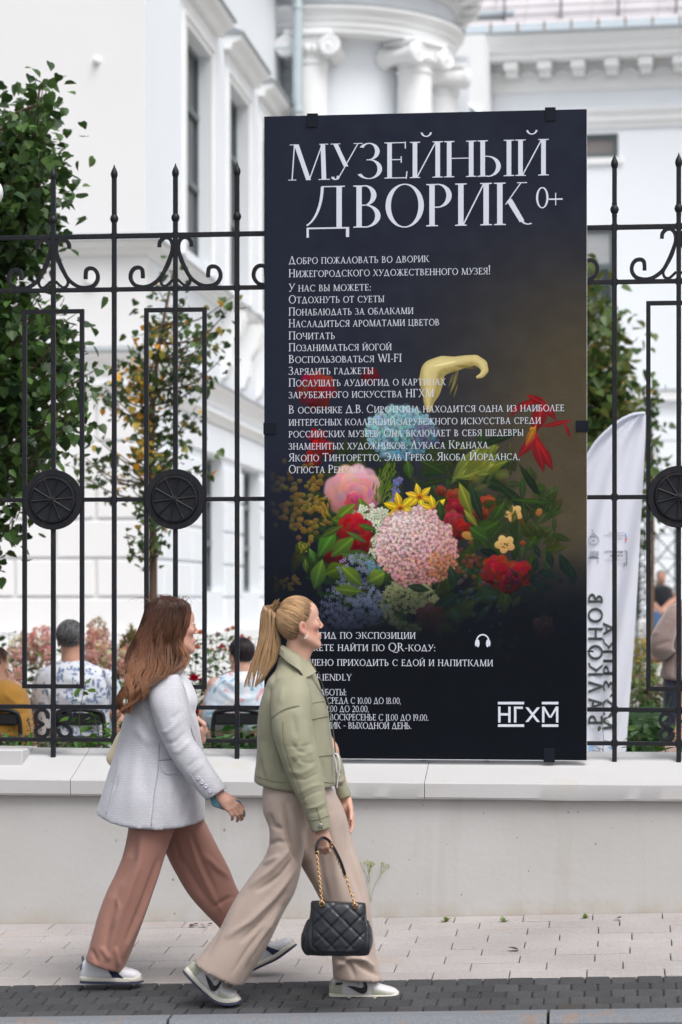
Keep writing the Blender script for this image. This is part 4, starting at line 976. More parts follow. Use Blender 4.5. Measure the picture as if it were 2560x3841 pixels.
# metal roof with seams, upstand strip and snow guard
M['roof']=mat('pale_roof_sheet',(.66,.63,.65),.5,.05,1.2,metal=.15)
M['roofstrip']=mat('zinc_strip',(.66,.74,.80),.45,.04,metal=.3)
def rf(x,s): return (x,-.86+s*math.cos(R(38)),z_c1+.06+s*math.sin(R(38)))
pw=.62
for i in range(int((XR-XL)/pw)+1):
    a=XL+i*pw; b=a+pw-.012; sk=0
    m=MB(); m.add([rf(a,.30),rf(b,.30),rf(b,7),rf(a,7)],[(0,1,2,3)]); m.add([rf(a,.30),rf(a,7),(rf(a,7)[0],rf(a,7)[1],rf(a,7)[2]+.03),(rf(a,.3)[0],rf(a,.3)[1],rf(a,.3)[2]+.03)],[(0,1,2,3)])
    Wd(m).build('roof_sheet',M['roof'],wing)
m=MB(); m.add([rf(XL,.28),rf(XR,.28),rf(XR,7),rf(XL,7)],[(0,1,2,3)]); m.v=[(x,y+.05,z-.05) for x,y,z in m.v]; Wd(m).build('roof_deck',M['lead'],wing)
M['rust']=mat('rusty_bracket',(.30,.20,.13),.7)
i=0; x_=XL
while x_<XR:
    m=MB(); z=z_c1+.055; m.box(x_+.02,-.84,z,x_+.48,-.83,z+.14); Wd(m).build('roof_strip',M['roofstrip'],wing)
    m=MB(); m.box(x_+.487,-.85,z,x_+.513,-.82,z+.18); Wd(m).build('strip_clip',M['rust'],wing); x_+=.5
M['guard']=mat('snow_guard_steel',(.16,.16,.17),.5)
x_=wl(1905,200)[0]; dxg=215*MPP*45
xs=[x_+dxg*k for k in range(-2,6)]
for xx_ in xs:
    m=MB(); b0=rf(xx_,.45); m.tube([b0,(b0[0],b0[1]-.0,b0[2]+.95)],.022,6); m.tube([(b0[0],b0[1],b0[2]+.8),rf(xx_-.25,1.5)],.016,6); Wd(m).build('guard_post',M['guard'],wing)
for k in range(6):
    m=MB(); b0=rf(0,.45); z=b0[2]+.1+k*.16; m.tube([(xs[0],b0[1],z),(xs[-1],b0[1],z)],.010,6); Wd(m).build('guard_rail',M['guard'],wing)
m=MB(); a,b=wl(1725,110)[0],wl(1880,110)[0]; m.box(a-1,-.3,wz(137),b,1.2,wz(84)); Wd(m).build('dormer',mat('cream_dormer',(.72,.70,.58),.7),wing)
m=MB(); m.prism([(a-1,wz(84)+.001),(b+.12,wz(84)+.001),(b+.1,wz(70)),(a-1,wz(66))],-.45,1.4); Wd(m).build('dormer_roof',M['lead'],wing)
m=MB(); m.prism([(a-1,wz(66)+.002),(b+.3,wz(64)),(b+.3,wz(50)),(a-1,wz(48))],-.40,1.4); Wd(m).build('dormer_strip',M['roofstrip'],wing)
# recessed corner between porch and wing with its sloping pipe
m=MB(); q0=PT(1715,360,42.5); q1=PT(1800,430,42.5); m.tube([(q0.x,q0.y,q0.z),(q1.x,q1.y,q1.z),(q1.x+.25,q1.y,q1.z-.25),(q1.x+.25,q1.y,1)],.075,12); m.build('drain_pipe',M['pipe'],wing,True,40)
m=MB(); a=PT(1680,400,44); b=PT(1822,400,44); m.box(a.x,43.7,CAM_H+(HY-430)/FPX*44,b.x,45.9,z_c3+.1); m.build('link_wall',M['stonetrim'],wing)
m=MB(); m.box(a.x,43.6,0,b.x-.02,45.9,CAM_H+(HY-432)/FPX*44); m.build('link_base',M['bblue'],wing)
# iron trellis screen in the garden at the right
YT=34.0
tr_=empty('trellis_screen',PT(2470,2350,YT),label='dark iron trellis with diamond lattice behind the feather flag',cat='trellis')
def lb(*pts): return [PT(x,y,YT) for x,y in pts]
for (xa,xb) in ((2384,2402),(2531,2547)):
    a=PT(xa,1900,YT); b=PT(xb,2430,YT); m=MB(); m.bbox(a.x,YT-.03,b.z-.4,b.x,YT+.03,a.z,.006); m.build('post',M['iron_far'],tr_)
for (ya) in (1900,2330):
    a=PT(2402,ya,YT); b=PT(2531,ya+8,YT); m=MB(); m.box(a.x,YT-.02,b.z,b.x,YT+.02,a.z); m.build('rail',M['iron_far'],tr_)
for k in range(-5,14):
    for s in (1,-1):
        P=[]; x0,x1=2402,2531; 
        y0=1850+k*88; pts=[(x0,y0+ (0 if s>0 else 129*1.16)),(x1,y0+(129*1.16 if s>0 else 0))]
        # clip to the frame
        (ax,ay),(bx_,by_)=pts; t0,t1=0.,1.
        def clipt(v0,v1,lo_,hi_):
            global t0,t1
            if v1==v0: return
            a_,b_=(lo_-v0)/(v1-v0),(hi_-v0)/(v1-v0)
            if a_>b_: a_,b_=b_,a_
            t0=max(t0,a_); t1=min(t1,b_)
        clipt(ay,by_,1905,2330)
        if t1-t0>.03:
            A=PT(ax+(bx_-ax)*t0,ay+(by_-ay)*t0,YT); B_=PT(ax+(bx_-ax)*t1,ay+(by_-ay)*t1,YT); m=MB(); m.tube([A,B_],.011,6); m.build('lattice_bar',M['iron_far'],tr_)
for k in range(9):
    y=2010+k*42; c=PT(2394,y,YT-.02); m=MB(); m.tube(catmull([(c.x+.0,YT-.04,c.z-.06),(c.x+.1,YT-.04,c.z-.02),(c.x+.1,YT-.04,c.z+.06),(c.x+.02,YT-.04,c.z+.05),(c.x+.04,YT-.04,c.z)],4),.014,6); m.build('scroll',M['iron'],tr_)
# ================================================================ trees and plants
def leaf_geo(kind='heart'):
    # outline in the x (across) - y (along) plane, folded a little along the rib
    if kind=='heart': o=[(0,0),(.34,-.04),(.52,.22),(.46,.52),(.22,.82),(0,1.08)]
    elif kind=='oval': o=[(0,0),(.22,.14),(.33,.42),(.26,.72),(0,1.02)]
    else: o=[(0,0),(.12,.2),(.15,.5),(.09,.8),(0,1.05)]
    L_=[(x,y,.16*abs(x)-.10*y*y) for x,y in o]; Rr=[(-x,y,z) for x,y,z in L_[1:-1]]
    vs=L_+Rr; n=len(L_); k=len(Rr); fs=[]
    mid=[i for i in range(n)]
    # two halves, fanned from the rib: rib points are 0 and n-1
    fs.append(tuple(range(n))); fs.append(tuple([0]+[n-1]+[n+k-1-i for i in range(k)]))
    return np.array(vs,dtype=np.float32),fs
def rotm(z_axis_dir, roll, tilt):
    return Matrix.Rotation(z_axis_dir,3,'Z') @ Matrix.Rotation(tilt,3,'X') @ Matrix.Rotation(roll,3,'Y')
class Foliage:
    def __init__(s): s.V=[];s.F=[];s.C=[];s.n=0
    def add(s,geo,mat3,pos,size,col):
        V,F=geo; P=(V*size)@np.array(mat3,dtype=np.float32).T+np.array(pos,dtype=np.float32)
        s.V.append(P); s.F+= [tuple(i+s.n for i in f) for f in F]; s.n+=len(V); s.C.append(np.tile(np.array(col,dtype=np.float32),(len(V),1)))
    def build(s,name,mt,parent,kind='stuff'):
        me=bpy.data.meshes.new(name); me.from_pydata(np.concatenate(s.V).tolist(),[],s.F); me.materials.append(mt); set_vcol(me,np.concatenate(s.C))
        o=link(bpy.data.objects.new(name,me),parent)
        if kind: o['kind']=kind
        return o
M['leafvc']=vcmat('leaf_green',.42,.45,.28)
M['petalvc']=vcmat('petal',.6,.2,.3)
M['bark']=mat('brown_bark',(.13,.085,.06),.85,.25,12,.6,50,stretch=(3,3,.5))
def inpoly(x,y,poly):
    c=False; j=len(poly)-1
    for i in range(len(poly)):
        xi,yi=poly[i]; xj,yj=poly[j]
        if (yi>y)!=(yj>y) and x<(xj-xi)*(y-yi)/(yj-yi)+xi: c=not c
        j=i
    return c
def leafcol(rr, pal):
    a,b=pal[int(rr.random()*len(pal))%len(pal)]; t=rr.random(); return [a[k]+(b[k]-a[k])*t for k in range(3)]
GREEN=[((.030,.070,.016),(.065,.125,.028)),((.04,.09,.02),(.09,.165,.035)),((.022,.055,.020),(.045,.09,.032))]
def tree(name,label,poly,Y0,Y1_,trunk,nclus,per,size,pal,seed,nparts=300,geo='heart',spread=.16,twigs=True,group=None,yellow=None,jit=1.0,base=None):
    rr=random.Random(seed); tr=empty(name,(trunk[0][0],trunk[0][1],trunk[0][2]),label=label,cat='tree',group=group)
    m=MB(); TP=catmull([t[:3] for t in trunk],6); rad=np.interp(np.linspace(0,1,len(TP)),np.linspace(0,1,len(trunk)),[t[3] for t in trunk]); m.tube(TP,list(rad),10); m.build('trunk',M['bark'],tr,True)
    xs=[p[0] for p in poly]; ys_=[p[1] for p in poly]; LG=leaf_geo(geo); fol=Foliage(); cand=[]; tw=MB()
    # branches from the trunk to cluster centres
    cl=[]
    tries=0
    while len(cl)<nclus and tries<nclus*40:
        tries+=1; x,y=rr.uniform(min(xs),max(xs)),rr.uniform(min(ys_),max(ys_))
        if inpoly(x,y,poly): Y=rr.uniform(Y0,Y1_); cl.append((PT(x,y,Y),x,y))
    for i,(c,px_,py_) in enumerate(cl):
        # find the trunk point below it
        cands=[t for t in TP if t.z<c.z-.12*(1+abs(c.x-TP[0].x)*.6)] or [TP[0]]
        b=min(cands,key=lambda t:(t-c).length)
        d=c-b; mid=b+d*.5+Vector((rr.uniform(-.05,.05),rr.uniform(-.05,.05),-.10*d.length+rr.uniform(-.03,.03)))
        path=catmull([b,mid,c],5)
        if twigs: r0=.005+.008*d.length; tw.tube(path,[r0*(1-.8*k/(len(path)-1)) for k in range(len(path))],5,cap=False)
        for k in range(per):
            t=rr.betavariate(3,1.1); q=path[min(len(path)-1,int(t*(len(path)-1)+.5))]
            pos=q+Vector((rr.gauss(0,spread*.6),rr.gauss(0,spread*.6),rr.gauss(0,spread*.5)-.02))
            az=rr.uniform(0,2*math.pi); tilt=-R(rr.gauss(30,30)); s_=size*rr.uniform(.65,1.2)
            mt3=rotm(az,rr.gauss(0,.5),tilt); col=leafcol(rr,pal)
            if yellow and rr.random()<yellow(px_,py_): col=rr.choice([(.85,.46,.05),(.72,.34,.03),(.66,.48,.08),(.38,.34,.07)])
            cand.append((pos,mt3,s_,col,q))
    cand.sort(key=lambda e:e[0].y)
    parts=cand[:: max(1,len(cand)//3)][:0]
    for pos,mt3,s_,col,q in cand[nparts:]:
        fol.add(LG,mt3,pos,s_,col)
    if fol.V: fol.build('foliage',M['leafvc'],tr)
    # the leaves that show largest are leaves of their own
    V,F=LG; pool=[]
    for k in range(10):
        me=bpy.data.meshes.new('leaf'); me.from_pydata((V).tolist(),[],F); me.materials.append(M['leafvc'])
        c=leafcol(rr,pal) if k<7 or not yellow else rr.choice([(.85,.46,.05),(.74,.34,.03),(.66,.48,.08)])
        set_vcol(me,np.tile(np.array(c,dtype=np.float32),(len(V),1))); pool.append((c,me))
    for pos,mt3,s_,col,q in cand[:nparts]:
        me=min(pool,key=lambda e:sum((e[0][k]-col[k])**2 for k in range(3))+rr.random()*.0004)[1]
        o=bpy.data.objects.new('leaf',me); o.matrix_basis=Matrix.Translation(pos)@mt3.to_4x4()@Matrix.Scale(s_,4); link(o,tr)
    if twigs: tw.build('twigs',M['bark'],tr,True)['kind']='stuff'
    return tr
def D(*p): return [(x*1.6327,y*1.6327) for x,y in p]
t0=PT(-260,2700,14.2)
lt=[(t0.x,14.2,ZG-.05,.10),(t0.x+.02,14.2,2.0,.08),(t0.x+.15,14.2,3.2,.06),(PT(60,900,14.2).x,14.1,PT(60,900,14.2).z,.03),(PT(150,330,14.).x,14.,PT(150,330,14.).z,.006)]
tree('linden_tree','leafy dark green linden tree growing up behind the fence at the left edge',
  D((104,172),(112,190),(118,250),(136,300),(100,330),(132,372),(118,400),(150,440),(140,480),(150,505),(120,545),(60,600),(80,640),(120,690),(160,700),(200,705),(238,740),(205,790),(190,830),(225,850),(190,900),(220,925),(175,955),(170,1000),(185,1015),(130,1050),(80,1070),(60,1110),(66,1185),(30,1210),(-60,1215),(-420,1100),(-420,400),(-200,180),(-40,230),(20,255),(60,215)),
  13.2,14.9,lt,520,30,.066,GREEN+[((.06,.13,.03),(.11,.20,.05))],11,300,spread=.15)
t0=PT(570,2400,17.0)
yl=lambda x,y: .6 if (D((255,0))[0][0]<x<D((345,0))[0][0] and 830*1.63<y<1075*1.63) else (.32 if (x<D((400,0))[0][0] and 640*1.63<y<830*1.63) else .07)
st=[(t0.x,17,ZG,.035),(PT(575,2100,17).x,17,PT(575,2100,17).z,.030),(PT(568,1700,17).x,17,PT(568,1700,17).z,.024),(PT(590,1350,17).x,17,PT(590,1350,17).z,.016),(PT(655,1000,17).x,17,PT(655,1000,17).z,.005)]
tree('young_birch_tree','thin young tree with green and orange leaves behind the second medallion',
  D((395,605),(420,640),(440,720),(500,690),(545,675),(560,700),(540,790),(520,830),(525,850),(470,880),(450,930),(500,1040),(515,1060),(440,1075),(400,1100),(395,1150),(400,1230),(350,1215),(330,1262),(290,1245),(285,1180),(320,1100),(280,1085),(250,1060),(160,1090),(165,1000),(215,960),(215,900),(240,860),(275,820),(310,810),(325,700),(345,640)),
  16.4,17.6,st,100,15,.052,GREEN+[((.05,.09,.03),(.10,.15,.04))],12,300,spread=.085,yellow=yl,geo='heart')
t0=PT(2150,2400,21.0)
st=[(t0.x,21,ZG,.09),(t0.x+.05,21,3,.07),(t0.x+.1,21,4.8,.02)]
tree('leafy_garden_tree','dense green tree with a few yellow leaves to the right of the board',
  D((1300,560),(1362,600),(1392,650),(1408,720),(1440,730),(1458,790),(1445,830),(1478,880),(1460,930),(1490,960),(1485,1050),(1500,1120),(1440,1060),(1400,1000),(1375,1010),(1340,1080),(1180,1080),(1150,700)),
  20.2,22,st,170,26,.088,[((.05,.10,.025),(.11,.17,.04)),((.03,.07,.02),(.07,.13,.03)),((.09,.13,.03),(.16,.17,.04))],13,300,spread=.2,yellow=lambda x,y:.04)
t0=PT(2440,2300,22.5)
tree('slender_tree','thin drooping leafy sapling beside the feather flag',
  D((1470,860),(1500,900),(1512,1000),(1505,1090),(1480,1150),(1475,1250),(1462,1250),(1465,1000)),22.2,22.8,[(t0.x,22.5,ZG,.03),(t0.x+.02,22.5,2.5,.02),(t0.x,22.5,3.4,.006)],26,12,.06,GREEN,14,120,spread=.10)
# ---- plants in the bed behind the fence
def plant(name,label,cat,stems,leaf_s,pal,seed,geo='oval',flowers=(),per=10,spread=.06,stemr=.0035,group=None,tiltm=35):
    # stems: list of (px,py_top,py_bottom,Y); flowers: (px,py,Y,r,colour,petals,form)
    rr=random.Random(seed); p0=PT(stems[0][0],stems[0][2],stems[0][3])
    o=empty(name,(p0.x,p0.y,ZG),label=label,cat=cat,group=group); sm_=MB(); fol=Foliage(); LG=leaf_geo(geo)
    for (px_,pt_,pb_,Y) in stems:
        a=PT(px_+rr.uniform(-15,15),pb_,Y); b=PT(px_,pt_,Y); b.y+=rr.uniform(-.05,.05)
        path=catmull([a,(a+b)/2+Vector((rr.uniform(-.04,.04),rr.uniform(-.04,.04),0)),b],6); sm_.tube(path,[stemr*(1-.6*i/(len(path)-1)) for i in range(len(path))],5)
        for k in range(per):
            t=(k+rr.random())/per; q=path[int(t*(len(path)-1))]; az=rr.uniform(0,6.28)
            off=Vector((math.cos(az),math.sin(az),rr.uniform(-.3,.5)))*rr.uniform(.2,1)*spread
            mt3=rotm(az-math.pi/2,rr.gauss(0,.4),R(rr.gauss(tiltm,25))-R(50)); fol.add(LG,mt3,q+off,leaf_s*rr.uniform(.7,1.25),leafcol(rr,pal))
            if off.length>.02: sm_.tube([q,q+off],.0015,4,cap=False)
    sm_.build('stems',mat('green_stem',(.07,.10,.03),.7) if 'gstem' not in M else M['gstem'],o,True)['kind']='stuff'
    fol.build('leaves',M['leafvc'],o)
    for (px_,py_,Y,r,c,np_,form) in flowers: flower(o,PT(px_,py_,Y),r,c,np_,form,rr)
    return o
M['gstem']=mat('green_stem',(.07,.10,.03),.7)
def flower(parent,c,r,col,n,form,rr,name='flower'):
    f=Foliage(); G1=leaf_geo('oval')
    if form=='panicle':      # cone of many little florets
        for i in range(int(n*2.2)):
            u=rr.random(); a=rr.uniform(0,6.28); R_=r*(1-.35*u)*rr.uniform(.75,1)
            p=Vector((c.x+R_*math.cos(a)*math.sin(math.pi*(.12+.8*u)),c.y+R_*math.sin(a)*math.sin(math.pi*(.12+.8*u)),c.z+r*1.25*(1-2*u)))
            cc=[min(1,v*rr.uniform(.75,1.2)) for v in col]
            for q in range(4): f.add(G1,rotm(q*1.57+a,rr.gauss(0,.3),rr.gauss(.3,.6)),p,r*.30,cc)
    else:
        rings=3 if form=='rose' else 1
        for k in range(rings):
            for q in range(n):
                a=q*6.283/n+k*.4; tilt=R(12 if form=='flat' else 25+k*24)
                cc=[min(1,v*rr.uniform(.8,1.15)) for v in col]; f.add(G1,rotm(a,0,tilt),(c.x,c.y,c.z+k*.004),r*(1-.2*k)*1.1,cc)
        if form=='flat':
            for q in range(8): f.add(G1,rotm(q*.78,0,1.2),c,r*.22,(.6,.45,.08))
    return f.build(name,M['petalvc'],parent,None)
def F5(x,y): return (x/1.4255, 2150+y/1.4255)      # crop of the seated people
def F4(x,y): return (300+x/2.24, 2150+y/2.24)
def F9(x,y): return (2150+x/2.615, 2000+y/2.615)
PINK=(.86,.56,.50)
# pink hydrangeas behind the seated man
def hydr(label,pts,stems,seed):
    fl=[(*F5(x,y),Y,r,tuple(v*random.Random(seed+i).uniform(.85,1.1) for v in PINK) if i%4 else (.80,.66,.50),rnd.randint(46,60),'panicle') for i,(x,y,Y,r) in enumerate(pts)]
    o=plant('hydrangea_bush',label,'shrub',[(*[F5(x,y1)[0]],F5(x,y1)[1],F5(x,y2)[1],Y) for x,y1,y2,Y in stems],.075,[((.05,.12,.025),(.10,.20,.04)),((.03,.08,.02),(.06,.12,.03))],seed,per=22,spread=.16,group='pink hydrangea bushes',flowers=fl)
    for ch in o.children:
        if ch.name.startswith('flower'): ch['label']='pale pink flower panicle'
    return o
hydr('pink hydrangea bush left of the man in the blue leaf shirt',[(95,400,17.2,.065),(150,380,17.3,.06),(215,360,17,.08),(250,345,17.5,.06),(245,400,17.2,.07),(170,430,17,.06),(95,480,17,.065),(60,440,17.4,.05),(205,460,17.1,.06),(130,340,17.6,.04),(90,555,16.6,.05),(260,450,17,.06)],[(60,300,700,17.4),(120,350,700,17.3),(180,380,720,17.2),(230,380,720,17.5),(270,400,720,17.3),(90,420,720,16.9),(200,440,740,17)],31)
hydr('pink hydrangea bush right of the man in the blue leaf shirt',[(520,320,17.3,.085),(500,365,17,.075),(550,350,17.4,.06),(500,420,17,.07),(540,440,16.8,.08),(590,425,17.2,.07),(575,470,16.9,.06),(490,470,16.7,.06),(520,380,17.3,.07),(470,430,17,.05)],[(490,370,720,17.2),(530,380,720,17.4),(570,430,720,17.1),(600,460,740,17),(480,460,740,16.9),(550,470,740,17.2)],32)
hydr('pink hydrangea bush half hidden by the long-haired woman',[(670,480,17,.07),(700,440,17.2,.07),(740,470,17,.07),(660,520,16.8,.05),(780,430,17.3,.07),(830,470,17,.07)],[(660,480,760,17),(700,460,760,17.2),(760,460,760,17.1),(820,470,760,17)],33)
# feathery dry grass
rr=random.Random(5); g=empty('ornamental_grass',PT(F5(690,500)[0],2700,17.6),label='tuft of dry golden feathery grass behind the long-haired woman',cat='grass')
f=Foliage(); G3=leaf_geo('blade')
for (x,y) in ((700,290),(665,340),(690,350),(720,320),(655,390),(545,370),(690,400)):
    t=PT(*F5(x,y),17.6); b=PT(F5(x,700)[0]+rr.uniform(-20,20),F5(x,800)[1],17.6)
    for k in range(46):
        u=k/46; q=t+(b-t)*(u*.30); f.add(G3,rotm(rr.uniform(0,6.28),0,R(rr.uniform(30,80))),q,.075*(.6+.4*math.sin(math.pi*u)),(.42*rr.uniform(.8,1.1),.31,.14))
    f.add(G3,Matrix(((.05,0,0),(0,.05,0),(0,0,1)))@Matrix.Rotation(R(90),3,'X'),b,(t-b).length,(.2,.2,.08))
f.build('plumes',M['petalvc'],g)
# roses to the right of the first woman
rose=[(1015,515,16.5,.045,(.70,.26,.13)),(1243,492,16.8,.035,(.72,.28,.20)),(1287,478,16.8,.04,(.74,.33,.18)),(990,640,16.3,.045,(.68,.26,.17)),(1190,633,16.4,.035,(.55,.03,.04)),(1110,662,16.5,.035,(.70,.33,.25)),(1362,545,16.9,.035,(.70,.22,.22)),(1300,575,16.6,.03,(.6,.25,.18)),(1225,655,16.5,.03,(.70,.35,.25)),(1560,500,16.8,.035,(.72,.3,.18)),(1420,560,16.6,.03,(.6,.3,.2))]
plant('rose_bush','tall rose bush with peach and coral blooms behind the dark-haired seated woman','shrub',[(*F4(x,0)[:1],F4(0,y)[1],F4(0,1300)[1],Y) for x,y,Y in ((1000,520,16.5),(1240,500,16.8),(1290,490,16.8),(1190,640,16.4),(1110,560,16.5),(1360,560,16.9),(1150,470,16.7),(1080,700,16.3),(960,650,16.3),(1440,520,16.8),(1030,600,16.4),(1320,620,16.5),(1480,560,16.7),(930,760,16.2),(1180,720,16.3))],.048,[((.03,.08,.02),(.07,.14,.03)),((.06,.03,.03),(.10,.05,.04)),((.04,.10,.03),(.08,.15,.04))],41,per=30,spread=.11,flowers=[(*F4(x,y),Y,r,c,7,'rose') for x,y,Y,r,c in rose])
plant('crimson_rose','deep crimson rose bloom beside the fence frame','flower',[(F4(960,0)[0],F4(0,930)[1],F4(0,1450)[1],15.0)],.05,[((.03,.08,.02),(.07,.14,.03))],42,per=16,spread=.07,flowers=[(*F4(962,912),15.0,.062,(.50,.004,.035),9,'rose'),(*F4(985,1190),15.0,.04,(.45,.005,.04),8,'rose')])
# broad green foliage close to the coping
DK=[((.03,.10,.02),(.06,.17,.03)),((.025,.07,.02),(.05,.11,.03))]
plant('peony_clump','glossy green peony leaves under the dark-haired seated woman','plant',[(F4(x,0)[0],F4(0,y)[1],F4(0,1600)[1],13.4+.2*(i%3)) for i,(x,y) in enumerate(((1060,1350),(1100,1300),(1150,1340),(1200,1400),(1290,1330),(1340,1320),(1400,1290),(1460,1300),(1250,1450),(1500,1380),(1060,1450),(1120,1450),(1180,1480),(1330,1460),(1420,1440)))],.085,DK,43,per=20,spread=.10)
plant('low_bed_plants','mixed low green plants growing behind the fence foot at the left','plant',[(F5(x,0)[0],F5(0,y)[1],F5(0,1010)[1],12.9+.15*(i%4)) for i,(x,y) in enumerate(((20,900),(60,870),(110,860),(150,900),(200,890),(240,880),(300,900),(350,920),(400,900),(450,890),(520,860),(560,830),(600,850),(640,780),(180,860),(270,930),(480,920),(330,870),(660,840)))],.042,DK+[((.05,.13,.02),(.09,.22,.03)),((.10,.05,.04),(.14,.08,.05))],44,per=26,spread=.09)
plant('rose_shoot','tall bright-leaved rose shoot in front of the man in the blue leaf shirt','plant',[(F4(60,0)[0],F4(0,890)[1],F4(0,1540)[1],12.6),(F4(130,0)[0],F4(0,1220)[1],F4(0,1540)[1],12.6)],.062,[((.06,.15,.02),(.11,.24,.03))],45,per=15,spread=.075)
sp=plant('flower_spikes','dry reddish flower spikes among the bed plants left of the seated man','plant',[(F5(x,0)[0],F5(0,y)[1],F5(0,990)[1],12.7) for x,y in ((150,770),(135,860),(170,880),(265,820),(20,850),(230,900),(370,900))],.016,[((.26,.17,.13),(.34,.25,.18)),((.14,.12,.07),(.2,.17,.1))],46,geo='oval',per=70,spread=.022)
bl=empty('iris_leaves',PT(140,2790,12.6),label='bright upright iris blades beside the left coping step',cat='plant'); f=Foliage()
for i,(x,y,tilt) in enumerate(((95,895,-4),(108,900,5),(150,840,3),(280,905,3),(165,880,-6),(75,870,9))):
    b=PT(*F5(x,1000),12.6); h=(1000-y)/1.4255*MPP*12.6
    f.add(leaf_geo('blade'),Matrix.Rotation(R(tilt),3,'Y')@Matrix.Rotation(R(86),3,'X')@Matrix.Scale(.6,3,(1,0,0)),b,h,(.12,.26,.04))
f.build('blades',M['leafvc'],bl)
# right side: clipped hedge, shrubs, rose sprig, boulder
rr=random.Random(8); hd=empty('clipped_hedge',PT(2450,2850,16.3),label='low dense dark green hedge right of the feather flag',cat='hedge'); f=Foliage()
for i in range(5200):
    x=rr.uniform(470,1400); y=rr.triangular(1690,2300,1800); 
    if y<1700+30*math.sin(x*.013): continue
    p=PT(*F9(x,y),16.0+rr.random()*.5+(2300-y)*.0012); c=leafcol(rr,[((.02,.07,.012),(.05,.14,.02))]); f.add(leaf_geo('blade'),rotm(rr.uniform(0,6.28),0,R(rr.uniform(-20,60))),p,.055,c)
f.build('foliage',M['leafvc'],hd)
m=MB(); a=PT(*F9(420,2300),16.3); b=PT(*F9(1450,1760),16.3); m.bbox(a.x,16.35,ZG,b.x,17.3,b.z-.02,.08); m.build('hedge_core',mat('hedge_dark',(.015,.04,.012),.9,.3,20,.8,40),hd)
plant('barberry_shrub','loose shrub with olive and purple leaves behind the flag','shrub',[(F9(x,0)[0],F9(0,y)[1],F9(0,1850)[1],17.4+.3*(i%3)) for i,(x,y) in enumerate(((600,1300),(640,1100),(680,1200),(720,1130),(760,1250),(800,1300),(620,1450),(700,1400),(840,1400),(580,1500),(660,1500),(760,1450),(820,1500),(640,1350),(560,1250),(880,1500),(1000,1500),(1100,1450)))],.055,[((.07,.12,.03),(.12,.17,.04)),((.07,.035,.04),(.12,.06,.05)),((.05,.10,.03),(.09,.15,.04))],47,per=26,spread=.13)
plant('yellow_shrub','ochre autumn shrub in the background beside the flag','shrub',[(F9(x,0)[0],F9(0,y)[1],F9(0,1500)[1],21+.4*(i%3)) for i,(x,y) in enumerate(((600,1000),(640,1020),(680,980),(720,1010),(760,1050),(640,1080),(700,1090),(800,1080),(560,1040)))],.06,[((.30,.20,.03),(.42,.29,.05)),((.16,.14,.03),(.24,.2,.04))],48,per=34,spread=.18)
plant('rose_sprig','rose sprig with pointed leaves in front of the hedge','plant',[(F9(715,0)[0],F9(0,1800)[1],F9(0,2230)[1],12.5),(F9(620,0)[0],F9(0,1900)[1],F9(0,2230)[1],12.6),(F9(960,0)[0],F9(0,1600)[1],F9(0,2230)[1],12.7),(F9(780,0)[0],F9(0,2060)[1],F9(0,2230)[1],12.5),(F9(1000,0)[0],F9(0,1950)[1],F9(0,2230)[1],12.6)],.07,[((.06,.14,.03),(.12,.22,.05)),((.05,.12,.05),(.08,.17,.07))],49,per=9,spread=.07)
plant('pink_cosmos','pink blossom and closed bud on thin stems at the foot of the feather flag','flower',[(F9(280,0)[0],F9(0,1830)[1],F9(0,2230)[1],12.3),(F9(190,0)[0],F9(0,2060)[1],F9(0,2230)[1],12.3),(F9(255,0)[0],F9(0,2160)[1],F9(0,2240)[1],12.2)],.03,[((.03,.07,.03),(.05,.11,.04))],50,per=6,spread=.05,stemr=.002,flowers=[(*F9(262,2180),12.2,.030,(.72,.25,.32),6,'flat'),(*F9(160,2160),12.25,.028,(.70,.32,.36),6,'flat'),(*F9(284,1815),12.3,.012,(.45,.16,.14),5,'rose')])
# dense leafy ground cover filling the bed
f=Foliage(); rr=random.Random(77)
for i in range(7000):
    Y=rr.uniform(13.3,17.2); x=rr.uniform(-60,1010) if i%4 else rr.uniform(2200,2620); b=PT(x,2246,Y); z=ZG+rr.random()**1.5*(.42 if Y>15.2 else .22)
    f.add(leaf_geo('oval'),rotm(rr.uniform(0,6.28),rr.gauss(0,.4),R(rr.gauss(5,30))),(b.x,Y,z),rr.uniform(.04,.08),leafcol(rr,DK+[((.02,.06,.015),(.04,.09,.02))]))
tag(f.build('ground_cover',M['leafvc'],None),'low dense green ground cover filling the flower bed behind the fence','ground cover')
# boulder
bm=bmesh.new(); bmesh.ops.create_icosphere(bm,subdivisions=4,radius=1)
for v in bm.verts:
    n=mnoise.noise(v.co*1.4)*.18+mnoise.noise(v.co*4)*.05; v.co*= (1+n)
c=PT(*F9(1000,2200),13.6); me=bpy.data.meshes.new('boulder')
for v in bm.verts: v.co=Vector((v.co.x*.145,v.co.y*.13,v.co.z*.10))
bm.to_mesh(me); bm.free(); me.materials.append(mat('pink_granite',(.36,.25,.21),.8,.25,40,.6,60,col2=(.15,.12,.12),fac2=.55,s2=60)); me.polygons.foreach_set('use_smooth',[True]*len(me.polygons))
o=bpy.data.objects.new('boulder',me); o.location=(c.x,c.y,c.z-.03); COL.objects.link(o); tag(o,'rounded pink granite boulder behind the fence at the lower right','stone')
m=MB(); m.bbox(c.x-.4,13.3,ZG-.2,c.x+.5,14,c.z-.06,.05); tag(m.build('earth_mound',M['soil']),kind='structure')
